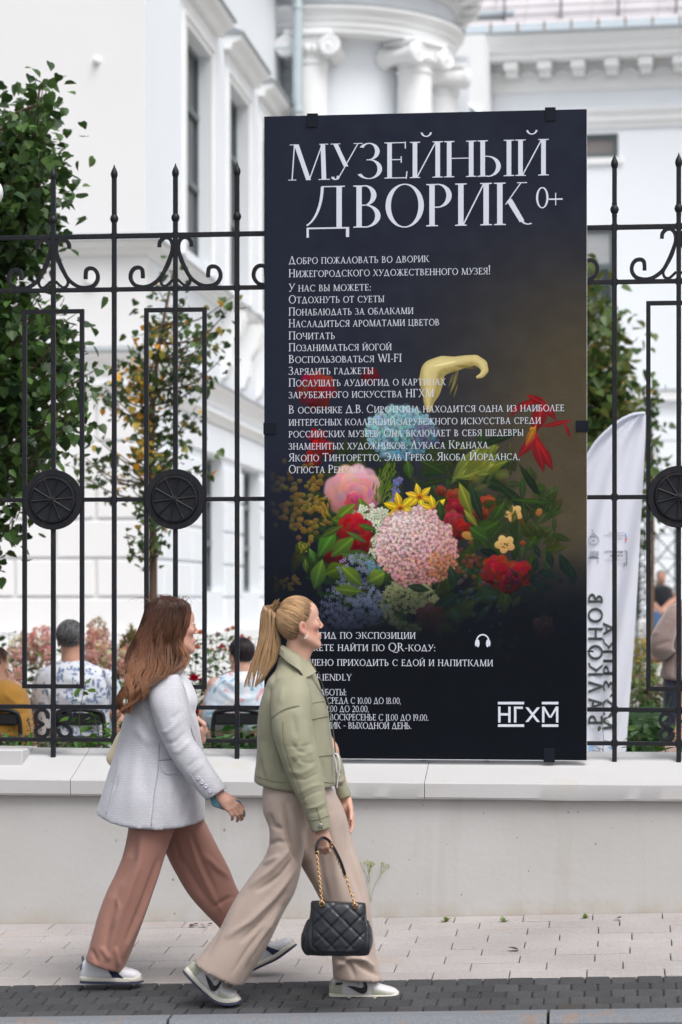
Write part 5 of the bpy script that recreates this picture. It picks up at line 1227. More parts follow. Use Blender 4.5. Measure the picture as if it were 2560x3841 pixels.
# weeds: in the wall and in the paving joints
def weed(label,px_,py_,Y,h,seed,n=8,c=(.16,.20,.06)):
    rr=random.Random(seed); b=PT(px_,py_,Y); m=MB(); tips=[]
    def br(p,d,l,k):
        q=p+d*l; m.tube([p,(p+q)/2+Vector((rr.uniform(-.004,.004),0,0)),q],[.0009,.0008,.0006],4,cap=False)
        if k==0: tips.append(q); return
        for _ in range(rr.randint(2,3)): 
            e=(d+Vector((rr.uniform(-.6,.6),rr.uniform(-.4,.4),rr.uniform(-.1,.5)))).normalized(); br(q,e,l*.62,k-1)
    for _ in range(3): br(b,Vector((rr.uniform(-.3,.6),rr.uniform(-.25,-.05),1)).normalized(),h*.45,3)
    for t in tips: m.sphere(t,(.0028,.0028,.003),5,4)
    o=m.build('weed',mat('weed_green',c,.8)); tag(o,label,'weed'); o['kind']='stuff' if False else 'thing'; del o['kind']; return o
weed('wispy yellow-green weed growing out of the wall behind the handbag',1392,3383,YW-.003,.20,3,c=(.30,.33,.10))
def tuft(label,px_,py_,seed):
    rr=random.Random(seed); p=on_ground(px_,py_); f=Foliage()
    for i in range(12): f.add(leaf_geo('blade' if i%2 else 'oval'),rotm(rr.uniform(0,6.28),0,R(rr.uniform(20,75))),p,rr.uniform(.02,.035),(.22,.30,.08))
    o=f.build('grass_tuft',M['leafvc'],None,None); tag(o,label,'weed','small weeds in the paving joints')
tuft('little grass tuft in the joint below the board',1890,3458,1); tuft('tiny weed at the wall foot right of the board',2198,3445,2); tuft('small weed with a reddish leaf at the wall foot left of the grass tuft',1675,3458,3)
def litter(name,label,px_,py_,s_,c,seed):
    rr=random.Random(seed); p=on_ground(px_,py_); f=Foliage()
    f.add(leaf_geo('heart'),rotm(rr.uniform(0,6),.3,R(18)),p+Vector((0,0,.006)),s_,c); o=f.build(name,M['leafvc'],None,None); tag(o,label,'leaf')
litter('fallen_leaf','dry olive leaf lying alone on the pale paving',1945,3568,.045,(.12,.10,.05),4)
litter('fallen_leaf','dark crumpled leaf near the wall foot at the right',2312,3450,.035,(.04,.03,.03),5)
for i,(x,y,d_) in enumerate(((712,3478,'leftmost of the dark red fallen leaves at the wall foot between the women'),(742,3472,'second from the left of the dark red fallen leaves at the wall foot'),(770,3478,'third from the left of the dark red fallen leaves at the wall foot'),(792,3470,'rightmost of the dark red fallen leaves at the wall foot between the women'))):
    litter('fallen_leaf',d_,x,y,.024,(.10,.02,.02),6+i); COL.objects[-1]['group']='dark red fallen leaves at the wall foot'
# ================================================================ feather flag
YFL=14.6
flag=empty('feather_flag',PT(2250,2900,YFL),label='white feather flag with mirrored dark lettering standing behind the fence',cat='flag')
fp=[(2424,1553),(2400,1553),(2370,1560),(2330,1580),(2285,1615),(2245,1655),(2212,1705),(2185,1780),(2165,1900),(2150,2050),(2140,2300),(2132,2600),(2130,2860)]
rgt=[(2424,1553),(2423,1600),(2420,1680),(2414,1800),(2406,1940),(2395,2150),(2380,2400),(2362,2640),(2345,2880)]
Lc=catmull([(x,y,0) for x,y in fp],8); Rc=catmull([(x,y,0) for x,y in rgt],8)
def atY(C,y):
    for i in range(len(C)-1):
        if C[i].y<=y<=C[i+1].y: t=(y-C[i].y)/max(1e-6,C[i+1].y-C[i].y); return C[i].x+(C[i+1].x-C[i].x)*t
    return C[-1].x if y>C[-1].y else C[0].x
vs=[];fs=[];NR,NC=90,26
def fdepth(u,y): return YFL+.018*math.sin(u*9+y*.004)+.01*math.sin(u*21+y*.011)+.03*u
for i in range(NR+1):
    y=1554+(2880-1554)*(i/NR)**1.15; a,b=atY(Lc,y),atY(Rc,y)
    for j in range(NC+1): u=j/NC; vs.append(tuple(PT(a+(b-a)*u,y,fdepth(u,y))))
for i in range(NR):
    for j in range(NC): q=i*(NC+1)+j; fs.append((q,q+1,q+NC+2,q+NC+1))
m=MB(); m.add(vs,fs)
M['flag']=mat('white_flag_cloth',(.84,.86,.95),.7,.02,spec=.2,sheen=.2)
_n=M['flag'].node_tree.nodes; _l=M['flag'].node_tree.links; _t=_n.new('ShaderNodeBsdfTranslucent'); _t.inputs[0].default_value=(.80,.84,.97,1); _x=_n.new('ShaderNodeMixShader'); _x.inputs[0].default_value=.25; _l.new(_n['Principled BSDF'].outputs[0],_x.inputs[1]); _l.new(_t.outputs[0],_x.inputs[2]); _l.new(_x.outputs[0],_n['Material Output'].inputs[0])
o=m.build('cloth',M['flag'],flag,True); 
m=MB(); m.tube([PT(p.x-3,p.y-1,YFL) for p in Lc]+[PT(2131,3060,YFL)],[.011]*(len(Lc)+1),8); m.build('sleeve_pole',M['flag'],flag,True)
def fpt(x,y,off=.004):
    a,b=atY(Lc,y),atY(Rc,y); u=(x-a)/(b-a); p=PT(x,y,fdepth(max(0,min(1,u)),y)-off); return p
def flagtext(s,xb,xt,y0,y1,T=.16,name='flag_lettering',mt=None,step=8):   # runs upward from y0 to y1; letter feet at xb, tops at xt
    global SERIF
    SERIF=False; items=[]; x=0
    for ch in s: S,adv=glyph(ch,T,T*.85); items.append((x,S)); x+=adv+.16
    SERIF=True; k=(y0-y1)/(x-.16); m=MB(); zi=0
    for x,S in items:
        for p in S:
            zi+=1; vs=[]
            for a,b in p: q=fpt(xb+(xt-xb)*b,y0-(x+a)*k,.007+(zi%7)*.0002); vs.append(tuple(q))
            m.add(vs,[tuple(range(len(vs)))])
    return m.build(name,mt or M['ink'],flag)
M['ink']=mat('flag_ink',(.045,.055,.055),.7)
M['greyink']=mat('flag_grey_ink',(.38,.40,.46),.7)
flagtext('БАЛКОНОВ',2207,2262,2722,2222)
flagtext('МУЗЫКА',2263,2302,2742,2330)
def flagrow(s,xr_,xl_,y,h,mt,T=.2):     # mirrored small line: starts at the right
    global SERIF
    SERIF=False; items=[]; x=0
    for ch in s: S,adv=glyph(ch,T,T*.85); items.append((x,S)); x+=adv+.12
    SERIF=True; k=(xr_-xl_)/(x-.12); m=MB(); zi=0
    for x,S in items:
        for p in S: zi+=1; m.add([tuple(fpt(xr_-(x+a)*k,y-b*h,.007+(zi%7)*.0002)) for a,b in p],[tuple(range(len(p)))])
    return m.build('flag_small_print',mt,flag)
flagrow('МИНИСТЕРСТВО',2338,2268,2074,8,M['ink']); flagrow('КУЛЬТУРЫ',2338,2290,2088,8,M['ink']); flagrow('НИЖЕГОРОДСКОЙ',2338,2270,2104,7,M['greyink'],.14); flagrow('ОБЛАСТИ',2338,2318,2118,7,M['greyink'],.14)
flagrow('ПРИ ПОДДЕРЖКЕ',2342,2284,2002,6,M['greyink']); flagrow('ПРЕЗИДЕНТСКОГО',2342,2267,2012,6,M['greyink']); flagrow('ФОНДА',2342,2300,2023,6,M['greyink'])
def fpoly(name,pts,mt,off=.0075): m=MB(); m.add([tuple(fpt(x,y,off)) for x,y in pts],[tuple(range(len(pts)))]); return m.build(name,mt,flag)
fpoly('flag_emblem',[(2346,1994),(2353,2016),(2346,2014)],mat('emblem_blue',(.10,.33,.65),.7)); fpoly('flag_emblem',[(2346,2018),(2353,2016),(2348,2040)],mat('emblem_red',(.7,.05,.09),.7))
def fline(pts,w_,mt): m=MB(); m.tube([fpt(x,y,.006) for x,y in pts],w_,4); return m.build('flag_emblem',mt,flag)
fline([(2343,2066),(2352,2066),(2351,2118),(2344,2122),(2342,2110)],.0022,M['ink'])
for q in (0,7,14,21,28): fline([(2217+q,2066),(2216+q,2090)],.003,M['greyink'])
fline([(2208,2092),(2225,2089),(2247,2094)],.0028,M['ink']); fline([(2208,2104),(2248,2104)],.003,M['greyink']); fline([(2208,2112),(2246,2112)],.002,M['greyink'])
fline([(2224,1985),(2228,2000),(2212,2015),(2210,2030),(2222,2042),(2238,2040),(2248,2030),(2244,2014),(2230,2000)],.0025,M['greyink']); fline([(2218,2010),(2238,2010)],.002,M['greyink']); fline([(2219,2026),(2238,2026)],.002,M['greyink'])
fpoly('flag_colour_field',[(2208,2795),(2300,2800),(2320,2860),(2208,2860)],mat('flag_sky_blue',(.36,.55,.80),.7),.005)
# white globe lamp at the extreme left edge
gl=empty('globe_lamp',PT(-34,2400,12.2),label='white globe of a garden lamp just showing at the left edge',cat='lamp')
c=PT(-44,722,12.2); m=MB(); m.sphere((c.x,c.y,c.z),.078,28,18); m.build('globe',mat('opal_glass',(.8,.8,.82),.3),gl,True)
m=MB(); m.tube([(c.x,c.y,c.z-.07),(c.x,c.y,c.z-.2),(c.x,c.y,zc_back-.1)],[.03,.022,.022],12); m.build('post',M['iron'],gl,True)
# ================================================================ figures: implicit bodies, remeshed garments, stranded hair
class SDF:
    def __init__(s,lo,hi,h=.004):
        s.lo=np.array(lo,float); s.h=h; s.n=np.ceil((np.array(hi,float)-s.lo)/h).astype(int)+1
        s.f=np.full(tuple(s.n),1.0,dtype=np.float32)
    def _box(s,pts,r):
        P=np.array(pts,float); a=np.floor((P.min(0)-r-s.lo)/s.h).astype(int); b=np.ceil((P.max(0)+r-s.lo)/s.h).astype(int)+1
        a=np.clip(a,0,s.n); b=np.clip(b,0,s.n)
        ax=[(s.lo[i]+np.arange(a[i],b[i])*s.h).astype(np.float32) for i in range(3)]
        if min(len(q) for q in ax)==0: return None,None
        return (slice(a[0],b[0]),slice(a[1],b[1]),slice(a[2],b[2])),(ax[0][:,None,None],ax[1][None,:,None],ax[2][None,None,:])
    def _mix(s,sl,d,k,sub=False):
        o=s.f[sl]
        if sub: h=np.clip(.5-.5*(o+d)/k,0,1); s.f[sl]=o*(1-h)-d*h+k*h*(1-h); return
        h=np.clip(.5+.5*(o-d)/k,0,1); s.f[sl]=o*(1-h)+d*h-k*h*(1-h)
    def cone(s,a,b,ra,rb,k=.012,sub=False):
        m=max(ra,rb)+k*1.5+.02; sl,X=s._box([a,b],m)
        if sl is None: return
        a=np.array(a,float); d=np.array(b,float)-a; L=max(1e-9,(d*d).sum())
        px,py,pz=X[0]-a[0],X[1]-a[1],X[2]-a[2]; t=np.clip((px*d[0]+py*d[1]+pz*d[2])/L,0,1)
        s._mix(sl,(np.sqrt((px-t*d[0])**2+(py-t*d[1])**2+(pz-t*d[2])**2)-(ra+(rb-ra)*t)).astype(np.float32),k,sub)
    def ell(s,c,r,k=.012,rot=None,sub=False):
        m=max(r)+k*1.5+.02; sl,X=s._box([c],m)
        if sl is None: return
        p=[X[i]-c[i] for i in range(3)]
        if rot is not None: R3=np.array(rot).T; p=[R3[i][0]*p[0]+R3[i][1]*p[1]+R3[i][2]*p[2] for i in range(3)]
        k0=np.sqrt((p[0]/r[0])**2+(p[1]/r[1])**2+(p[2]/r[2])**2); k1=np.sqrt((p[0]/r[0]**2)**2+(p[1]/r[1]**2)**2+(p[2]/r[2]**2)**2)
        s._mix(sl,(k0*(k0-1)/np.maximum(k1,1e-6)).astype(np.float32),k,sub)
    def chain(s,pts,rs,k=.008):
        for i in range(len(pts)-1): s.cone(pts[i],pts[i+1],rs[i],rs[i+1],k)
    def mesh(s,name,mt,smooth=2):
        f=s.f; inside=f<0; h=s.h
        # surface nets: one vertex per mixed cell
        c=[inside[i:i-1 or None, j:j-1 or None, k:k-1 or None] for i in (0,1) for j in (0,1) for k in (0,1)]
        cnt=sum(q.astype(np.int8) for q in c); cell=(cnt>0)&(cnt<8); idx=np.argwhere(cell)
        vid=np.full(cell.shape,-1,dtype=np.int32); vid[cell]=np.arange(len(idx))
        V=np.zeros((len(idx),3)); W=np.zeros(len(idx)); i0,j0,k0=idx.T
        corners=[(i,j,k) for i in (0,1) for j in (0,1) for k in (0,1)]; val={q:f[i0+q[0],j0+q[1],k0+q[2]] for q in corners}
        for a in corners:
            for ax in range(3):
                if a[ax]==0:
                    b=list(a); b[ax]=1; b=tuple(b); va,vb=val[a],val[b]; mk=(va<0)!=(vb<0)
                    t=np.where(mk,va/np.where(mk,va-vb,1),0); P=np.tile(np.array(a,float),(len(idx),1)); P[:,ax]=t
                    V+=P*mk[:,None]; W+=mk
        V=(V/np.maximum(W,1)[:,None]+idx)*h+s.lo
        F=[]
        for ax in range(3):
            u,v=[q for q in range(3) if q!=ax]
            sh=list(inside.shape); a=inside.take(range(sh[ax]-1),ax); b=inside.take(range(1,sh[ax]),ax); e=np.argwhere(a!=b)
            e=e[(e[:,u]>0)&(e[:,v]>0)&(e[:,u]<sh[u]-1)&(e[:,v]<sh[v]-1)]
            du=np.zeros(3,int); du[u]=1; dv=np.zeros(3,int); dv[v]=1
            q=[e-du-dv,e-dv,e,e-du]; I=[vid[x[:,0],x[:,1],x[:,2]] for x in q]; Q=np.stack(I,1); ok=(Q>=0).all(1)
            ins=inside[e[:,0],e[:,1],e[:,2]]; flip=ins if ax!=1 else ~ins
            Q[~flip]=Q[~flip][:,::-1]; F.append(Q[ok])
        F=np.concatenate(F)
        E_=np.concatenate([F[:,[0,1]],F[:,[1,2]],F[:,[2,3]],F[:,[3,0]]])
        for _ in range(smooth):
            S=np.zeros_like(V); N=np.zeros(len(V)); 
            for a,b in ((0,1),(1,0)): np.add.at(S,E_[:,a],V[E_[:,b]]); np.add.at(N,E_[:,a],1)
            V=V*.5+.5*S/np.maximum(N,1)[:,None]
        me=bpy.data.meshes.new(name); me.vertices.add(len(V)); me.vertices.foreach_set('co',V.astype(np.float32).ravel())
        me.loops.add(F.size); me.loops.foreach_set('vertex_index',F.ravel().astype(np.int32)); me.polygons.add(len(F)); me.polygons.foreach_set('loop_start',np.arange(0,F.size,4,dtype=np.int32)); me.polygons.foreach_set('use_smooth',np.ones(len(F),dtype=bool))
        me.update(calc_edges=True); me.validate(); me.materials.append(mt)
        return me,V
def skinmat():
    m,n,l,b=nmat('skin',.5,.4); a=n.new('ShaderNodeAttribute'); a.attribute_name='Col'; l.new(a.outputs['Color'],b.inputs['Base Color'])
    b.inputs['Subsurface Weight'].default_value=.12; b.inputs['Subsurface Radius'].default_value=(.012,.005,.003); b.inputs['Subsurface Scale'].default_value=.5
    return m
M['skin']=skinmat()
M['hair']=vcmat('hair',.38,.45)
def frame(fwd):      # columns: forward, left, up
    f=Vector(fwd).normalized(); u=Vector((0,0,1)); l=u.cross(f).normalized(); u=f.cross(l); return f,l,u
def head(s,nt,fwd,k=1.0,neck_to=None,neck_r=.052):
    """nt: tip of the nose; fwd: the way the face looks"""
    f,l,u=frame(fwd); P=lambda x,y,z: Vector(nt)+f*(x*k)+l*(y*k)+u*(z*k); rot=np.array([[f.x,l.x,u.x],[f.y,l.y,u.y],[f.z,l.z,u.z]])
    E=lambda x,y,z,rx,ry,rz,kk=.012,sub=False: s.ell(P(x,y,z),(rx*k,ry*k,rz*k),kk,rot,sub)
    E(-.104,0,.046,.083,.071,.077,.01)            # cranium
    E(-.074,0,.000,.050,.054,.078,.02)            # face
    E(-.058,0,.062,.037,.050,.040,.02)            # forehead
    for y in (-1,1):
        s.cone(P(-.092,y*.049,-.038),P(-.038,y*.014,-.074),.015*k,.014*k,.028)     # jaw
        E(-.040,y*.034,.006,.018,.018,.018,.014)  # cheek
        E(-.019,y*.032,.028,.009,.017,.008,.014,True)   # eye socket
        E(-.0305,y*.031,.028,.0125,.0125,.0125,.004)     # eyeball under the lid
        E(-.0155,y*.0080,-.006,.0068,.0055,.0055,.005)    # nostril wing
        E(-.099,y*.072,.004,.0165,.0075,.029,.004); E(-.095,y*.080,.007,.0085,.0075,.0165,.002,True); E(-.092,y*.073,-.020,.0075,.0055,.0095,.004)   # ear
    s.cone(P(-.028,0,.036),P(-.0072,0,.001),.0060*k,.0076*k,.006)     # nose
    E(-.0245,0,-.034,.0085,.018,.0040,.004); E(-.0258,0,-.0425,.0080,.015,.0048,.004)   # lips
    E(-.039,0,-.040,.020,.028,.022,.012)          # muzzle
    E(-.037,0,-.072,.0145,.016,.012,.012)          # chin
    if neck_to is not None:
        s.cone(P(-.105,0,-.020),neck_to,neck_r*k,(neck_r+.006)*k,.02); s.cone(P(-.075,0,-.066),Vector(neck_to)+f*.01,.028*k,.045*k,.02)
    return P,rot
def hand(s,wrist,d,n,side,curl=(.3,.5,.4),k=1.0,thumb=.5,spread=.06,tcurl=.4):
    """d: towards the fingers, n: out of the palm, side: towards the thumb"""
    d=Vector(d).normalized(); n=Vector(n); n=(n-d*n.dot(d)).normalized(); t=Vector(side); t=(t-d*t.dot(d)-n*t.dot(n)).normalized(); w=Vector(wrist)
    kn=[]
    for i,(o,L0) in enumerate(((.026,.080),(.008,.084),(-.010,.080),(-.026,.072))):
        b=w+t*(o*k)+d*(L0*k); kn.append(b); s.cone(w+t*(o*.55*k)+d*.012,b,.0125*k,.0098*k,.010)
    s.ell(w+d*(.045*k)+n*(.003*k),(.030*k,.030*k,.030*k),.012)
    for i,(ls,o) in enumerate((((.038,.023,.020),1.2),((.042,.027,.021),.4),((.039,.025,.020),-.4),((.031,.019,.018),-1.2))):
        p=kn[i]; a=0; dd=d+t*(spread*o)
        dd.normalize(); r=.0088*k if i<3 else .0078*k
        for j in range(3):
            c=curl[j] if not hasattr(curl[j],'__len__') else curl[j][i]
            a+=c; v=dd*math.cos(a)+n*math.sin(a); q=p+v*(ls[j]*k); s.cone(p,q,r,r*.92,.004); r*=.92; p=q
    b=w+t*(.022*k)+d*(.020*k)+n*.004; v=(t*math.sin(thumb+.25)+d*math.cos(thumb+.25)+n*.35).normalized()
    m1=b+v*.040*k; s.cone(b,m1,.0135*k,.0105*k,.010); v2=(v+n*tcurl+d*.3).normalized(); m2=m1+v2*.030*k; s.cone(m1,m2,.0098*k,.0088*k,.004); v3=(v2+n*tcurl*.8).normalized(); s.cone(m2,m2+v3*.024*k,.0088*k,.0072*k,.004)
    return kn
def skin_colors(V,base,P=None,k=1.0,lip=None,extra=()):
    rs=np.random.RandomState(1); C=np.tile(np.array(base),(len(V),1))
    nz=np.array([mnoise.noise(Vector((v[0]*30,v[1]*30,v[2]*30))) for v in V[::1]]) if len(V)<9000 else np.sin(V[:,0]*70+V[:,2]*41)*np.sin(V[:,1]*63-V[:,2]*57)*.5
    C=C*(1+.05*nz[:,None])
    def blob(c,r,col,a): 
        d=np.sqrt((((V-np.array(c))/np.array(r))**2).sum(1)); w_=np.clip(1.3-d,0,1)*a; return C+(np.array(col)-C)*np.clip(w_,0,1)[:,None]
    for c,r,col,a in extra: C=blob(c,r,col,a)
    return C
# ---------------------------------------------------------------- garments
def ring_pts(L_,R_,hd,ex,sag,n,yshift=0):
    C=(L_+R_)/2; A=(R_-L_)/2; out=[]
    for j in range(n):
        th=2*math.pi*j/n; c,s_=math.cos(th),math.sin(th); c_=math.copysign(abs(c)**(2/ex),c); s2=math.copysign(abs(s_)**(2/ex),s_)
        out.append(C+A*c_+Vector((0,-hd*s2,-sag*s_*s_)))
    return out
def loft(mb,rings,T,n=40,sub=6,dome=True):
    """rings: (xl,yl,xr,yr,Y,half_depth[,exponent,sag]); T maps crop units to photograph pixels"""
    rows=[]
    keys=[]
    for r in rings:
        xl_,yl_,xr_,yr_,Y,hd=r[:6]; ex=r[6] if len(r)>6 else 2.3; sg=r[7] if len(r)>7 else 0
        keys.append((Vector(PT(*T(xl_,yl_),Y)),Vector(PT(*T(xr_,yr_),Y)),hd,ex,sg))
    def cr(a,b,c,d,t): return (a*(-t**3+2*t*t-t)+b*(3*t**3-5*t*t+2)+c*(-3*t**3+4*t*t+t)+d*(t**3-t*t))*.5
    N=len(keys)
    for i in range(N-1):
        k=[keys[max(i-1,0)],keys[i],keys[i+1],keys[min(i+2,N-1)]]
        for j in range(sub):
            t=j/sub; rows.append(ring_pts(*[cr(k[0][q],k[1][q],k[2][q],k[3][q],t) for q in range(5)],n))
    rows.append(ring_pts(*keys[-1],n))
    vs=[p for r in rows for p in r]; fs=[]
    for i in range(len(rows)-1):
        for j in range(n): j2=(j+1)%n; fs.append((i*n+j,i*n+j2,(i+1)*n+j2,(i+1)*n+j))
    c0=sum(rows[0],Vector())/n; c1=sum(rows[-1],Vector())/n; b=len(vs); vs+=[c0,c1]
    for j in range(n): fs.append((b,(j+1)%n,j)); q=(len(rows)-1)*n; fs.append((b+1,q+j,q+(j+1)%n))
    mb.add(vs,fs); return mb
def proj(V):         # world -> photograph pixels (numpy), used to place creases read off the photograph
    x,y,z=V[:,0],V[:,1],V[:,2]; dep=-sa*x+ca*y; lat=ca*x+sa*y; return CX+lat/dep*FPX, HY-(z-CAM_H)/dep*FPX
def garment(name,mb,mt,parent,vox=.007,smooth=6,creases=(),noise=(.0015,18),near=None,fine=0,cuts=()):
    me=mb.mesh(name+'_rough'); o=bpy.data.objects.new('tmp',me); COL.objects.link(o)
    r=o.modifiers.new('r','REMESH'); r.mode='VOXEL'; r.voxel_size=vox; r.adaptivity=0
    s_=o.modifiers.new('s','SMOOTH'); s_.factor=.5; s_.iterations=smooth
    if fine: q=o.modifiers.new('ss','SUBSURF'); q.levels=fine; q.render_levels=fine
    dg=bpy.context.evaluated_depsgraph_get(); ev=o.evaluated_get(dg); m2=bpy.data.meshes.new_from_object(ev,depsgraph=dg); bpy.data.objects.remove(o); m2.name=name
    n=len(m2.vertices); V=np.empty(n*3,dtype=np.float32); m2.vertices.foreach_get('co',V); V=V.reshape(-1,3).astype(float)
    N=np.empty(n*3,dtype=np.float32); m2.vertex_normals.foreach_get('vector',N); N=N.reshape(-1,3).astype(float)
    d=np.zeros(n)
    if noise[0]:
        f=noise[1]; st=noise[2] if len(noise)>2 else (1,1,1)
        d+=noise[0]*np.array([mnoise.noise(Vector((v[0]*f*st[0],v[1]*f*st[1],v[2]*f*st[2]))) for v in V])
    if creases:
        px_,py_=proj(V); face=np.clip(-N[:,1]*1.6+.25,0,1)
        for c in creases:
            pts,w_,amp=c; best=np.full(n,1e9)
            for (ax,ay),(bx_,by_) in zip(pts[:-1],pts[1:]):
                dx,dy=bx_-ax,by_-ay; L2=dx*dx+dy*dy+1e-9; t=np.clip(((px_-ax)*dx+(py_-ay)*dy)/L2,0,1); best=np.minimum(best,np.hypot(px_-ax-t*dx,py_-ay-t*dy))
            # taper towards both ends
            (ax,ay),(bx_,by_)=pts[0],pts[-1]; dx,dy=bx_-ax,by_-ay; t=((px_-ax)*dx+(py_-ay)*dy)/(dx*dx+dy*dy+1e-9); tp=np.clip(4*t*(1-t)+.15,0,1)
            d+=amp*np.exp(-(best/w_)**2)*face*tp
    V+=N*d[:,None]
    m2.vertices.foreach_set('co',V.astype(np.float32).ravel()); m2.polygons.foreach_set('use_smooth',np.ones(len(m2.polygons),dtype=bool)); m2.materials.clear(); m2.materials.append(mt); m2.update()
    ob=link(bpy.data.objects.new(name,m2),parent); return ob
def strands(mb_v,paths,cols,r=.0012,n=3):
    """paths: list of lists of points; returns vertices, faces, colours"""
    V=[];F=[];C=[];b=0
    for P,c in zip(paths,cols):
        P=np.array([tuple(p) for p in P]); k=len(P); t=np.gradient(P,axis=0); t/=np.linalg.norm(t,axis=1)[:,None]+1e-9
        a=np.cross(t,np.array([.13,1,.21])); a/=np.linalg.norm(a,axis=1)[:,None]+1e-9; w_=np.cross(t,a)
        rr_=r*np.linspace(1.0,.35,k) if not hasattr(r,'__len__') else np.array(r)
        rg=np.stack([P+(a*math.cos(6.2832*j/n)+w_*math.sin(6.2832*j/n))*rr_[:,None] for j in range(n)],1).reshape(-1,3); V.append(rg)
        for i in range(k-1):
            for j in range(n): j2=(j+1)%n; F.append((b+i*n+j,b+i*n+j2,b+(i+1)*n+j2,b+(i+1)*n+j))
        c=np.array(c); 
        if c.ndim==1: c=np.tile(c,(k,1))
        C.append(np.repeat(c,n,axis=0)); b+=k*n
    return np.concatenate(V),F,np.concatenate(C)
def hair_obj(name,paths,cols,parent,r=.0012,core=None,corecol=None):
    V,F,C=strands(None,paths,cols,r)
    if core is not None:
        b=len(V); V=np.concatenate([V,np.array([tuple(p) for p in core.v])]); F=F+[tuple(i+b for i in f) for f in core.f]; C=np.concatenate([C,np.tile(np.array(corecol),(len(core.v),1))])
    me=bpy.data.meshes.new(name); me.from_pydata(V.tolist(),[],F); me.materials.append(M['hair']); set_vcol(me,C); me.polygons.foreach_set('use_smooth',np.ones(len(me.polygons),dtype=bool))
    return link(bpy.data.objects.new(name,me),parent)
# ---------------------------------------------------------------- shoes
def shoe(parent,path,Y,wid,heights,colfn,solecol,outcol,T,yaw=0,name='shoe',label=None,k=1.0):
    """path: sole line heel->toe in crop units; the upper is lofted over it"""
    P=catmull([PT(*T(x,y),Y) for x,y in path],8); L_=[0]
    for i in range(1,len(P)): L_.append(L_[-1]+(P[i]-P[i-1]).length)
    n=34; q=[]
    for i in range(n+1):
        s_=L_[-1]*i/n; j=max(0,min(len(P)-2,int(np.searchsorted(L_,s_)-1))); t=(s_-L_[j])/max(1e-9,L_[j+1]-L_[j]); p=P[j].lerp(P[j+1],t); tg=(P[j+1]-P[j]).normalized(); q.append((p,tg))
    us=[e[0] for e in heights]; hs_=[e[1]*k for e in heights]
    def W_(u): return wid*k*(np.interp(u,[0,.04,.15,.35,.6,.75,.88,.96,1],[.38,.62,.76,.78,.95,1.0,.90,.66,.34]))/2
    o=empty(name,P[0],label=None); o.parent=parent; o.matrix_parent_inverse=PMI(parent)
    def sec(name,z0f,z1f,off,mt,colfn=None,m=18,flat=False,taper=0):
        vs=[];cs=[];fs=[]
        for i,(p,tg) in enumerate(q):
            u=i/n; up=Vector((-tg.z,0,tg.x)); up=up if up.z>0 else -up; w_=W_(u)+off; z0,z1=z0f(u),z1f(u)
            for j in range(m):
                a=2*math.pi*j/m; c,s2=math.cos(a),math.sin(a)
                ex=.42 if flat else .8
                yy_=math.copysign(abs(c)**ex,c)*w_; zz_=(math.copysign(abs(s2)**(.42 if flat else .75),s2)+1)/2
                yy_*= (1-taper*zz_*(.55 if u<.62 else .35))
                vs.append(p+Vector((0,yy_,0))+up*(z0+(z1-z0)*zz_))
                if colfn: cs.append(colfn(u,zz_,yy_<0))
        for i in range(n):
            for j in range(m): j2=(j+1)%m; fs.append((i*m+j,i*m+j2,(i+1)*m+j2,(i+1)*m+j))
        fs.append(tuple(range(m))); fs.append(tuple(n*m+j for j in range(m)))
        b=MB(); b.add(vs,fs); ob=b.build(name,mt,o,True,50)
        if colfn: set_vcol(ob.data,cs)
        return ob
    st=.030*k
    sec('outsole',lambda u:0,lambda u:.008*k,.001,outcol,flat=True)
    sec('midsole',lambda u:.0078*k,lambda u:st+.004*(1 if u>.93 else 0),.002,solecol,flat=True)
    sec('upper',lambda u:st-.012,lambda u:float(np.interp(u,us,hs_)),-.002,M['shoevc'],colfn,m=26,taper=.42)
    return o,q,W_,st
M['shoevc']=vcmat('shoe_leather',.5,.4)
def side_patch(o,q,W_,outline,mt,name='side_stripe',k=1.0,st=.03,hgt=lambda u:.06,off=.0045):
    """flat-sewn patch on the near side; outline in (u, v) with v from sole to collar"""
    n=len(q)-1; vs=[]; C=catmull([(u,v,0) for u,v in outline]+[(outline[0][0],outline[0][1],0)],4)[:-1]
    for c in C:
        u,v=c.x,c.y; i=max(0,min(n-1,int(u*n))); t=u*n-i; p=q[i][0].lerp(q[i+1][0],t); tg=q[i][1]; up=Vector((-tg.z,0,tg.x)); up=up if up.z>0 else -up
        h=(st-.012)+(hgt(u)-st+.012)*v
        a=math.asin(max(-1,min(1,math.copysign(abs(2*v-1)**(1/.75),2*v-1)))); w_=(W_(u)-.002)*abs(math.cos(a))**.8*(1-.42*v*(.55 if u<.62 else .35))
        vs.append(p+Vector((0,-w_-off,0))+up*h)
    c=sum(vs,Vector())/len(vs); m=MB(); m.add(vs+[v+Vector((0,.004,0)) for v in vs],[tuple(range(len(vs)))]+[(i,(i+1)%len(vs),len(vs)+(i+1)%len(vs),len(vs)+i) for i in range(len(vs))]); return m.build(name,mt,o)
def tube_on(parent,pts,r,mt,name,n=6,sub=5): m=MB(); m.tube(catmull(pts,sub),r,n); return m.build(name,mt,parent,True)
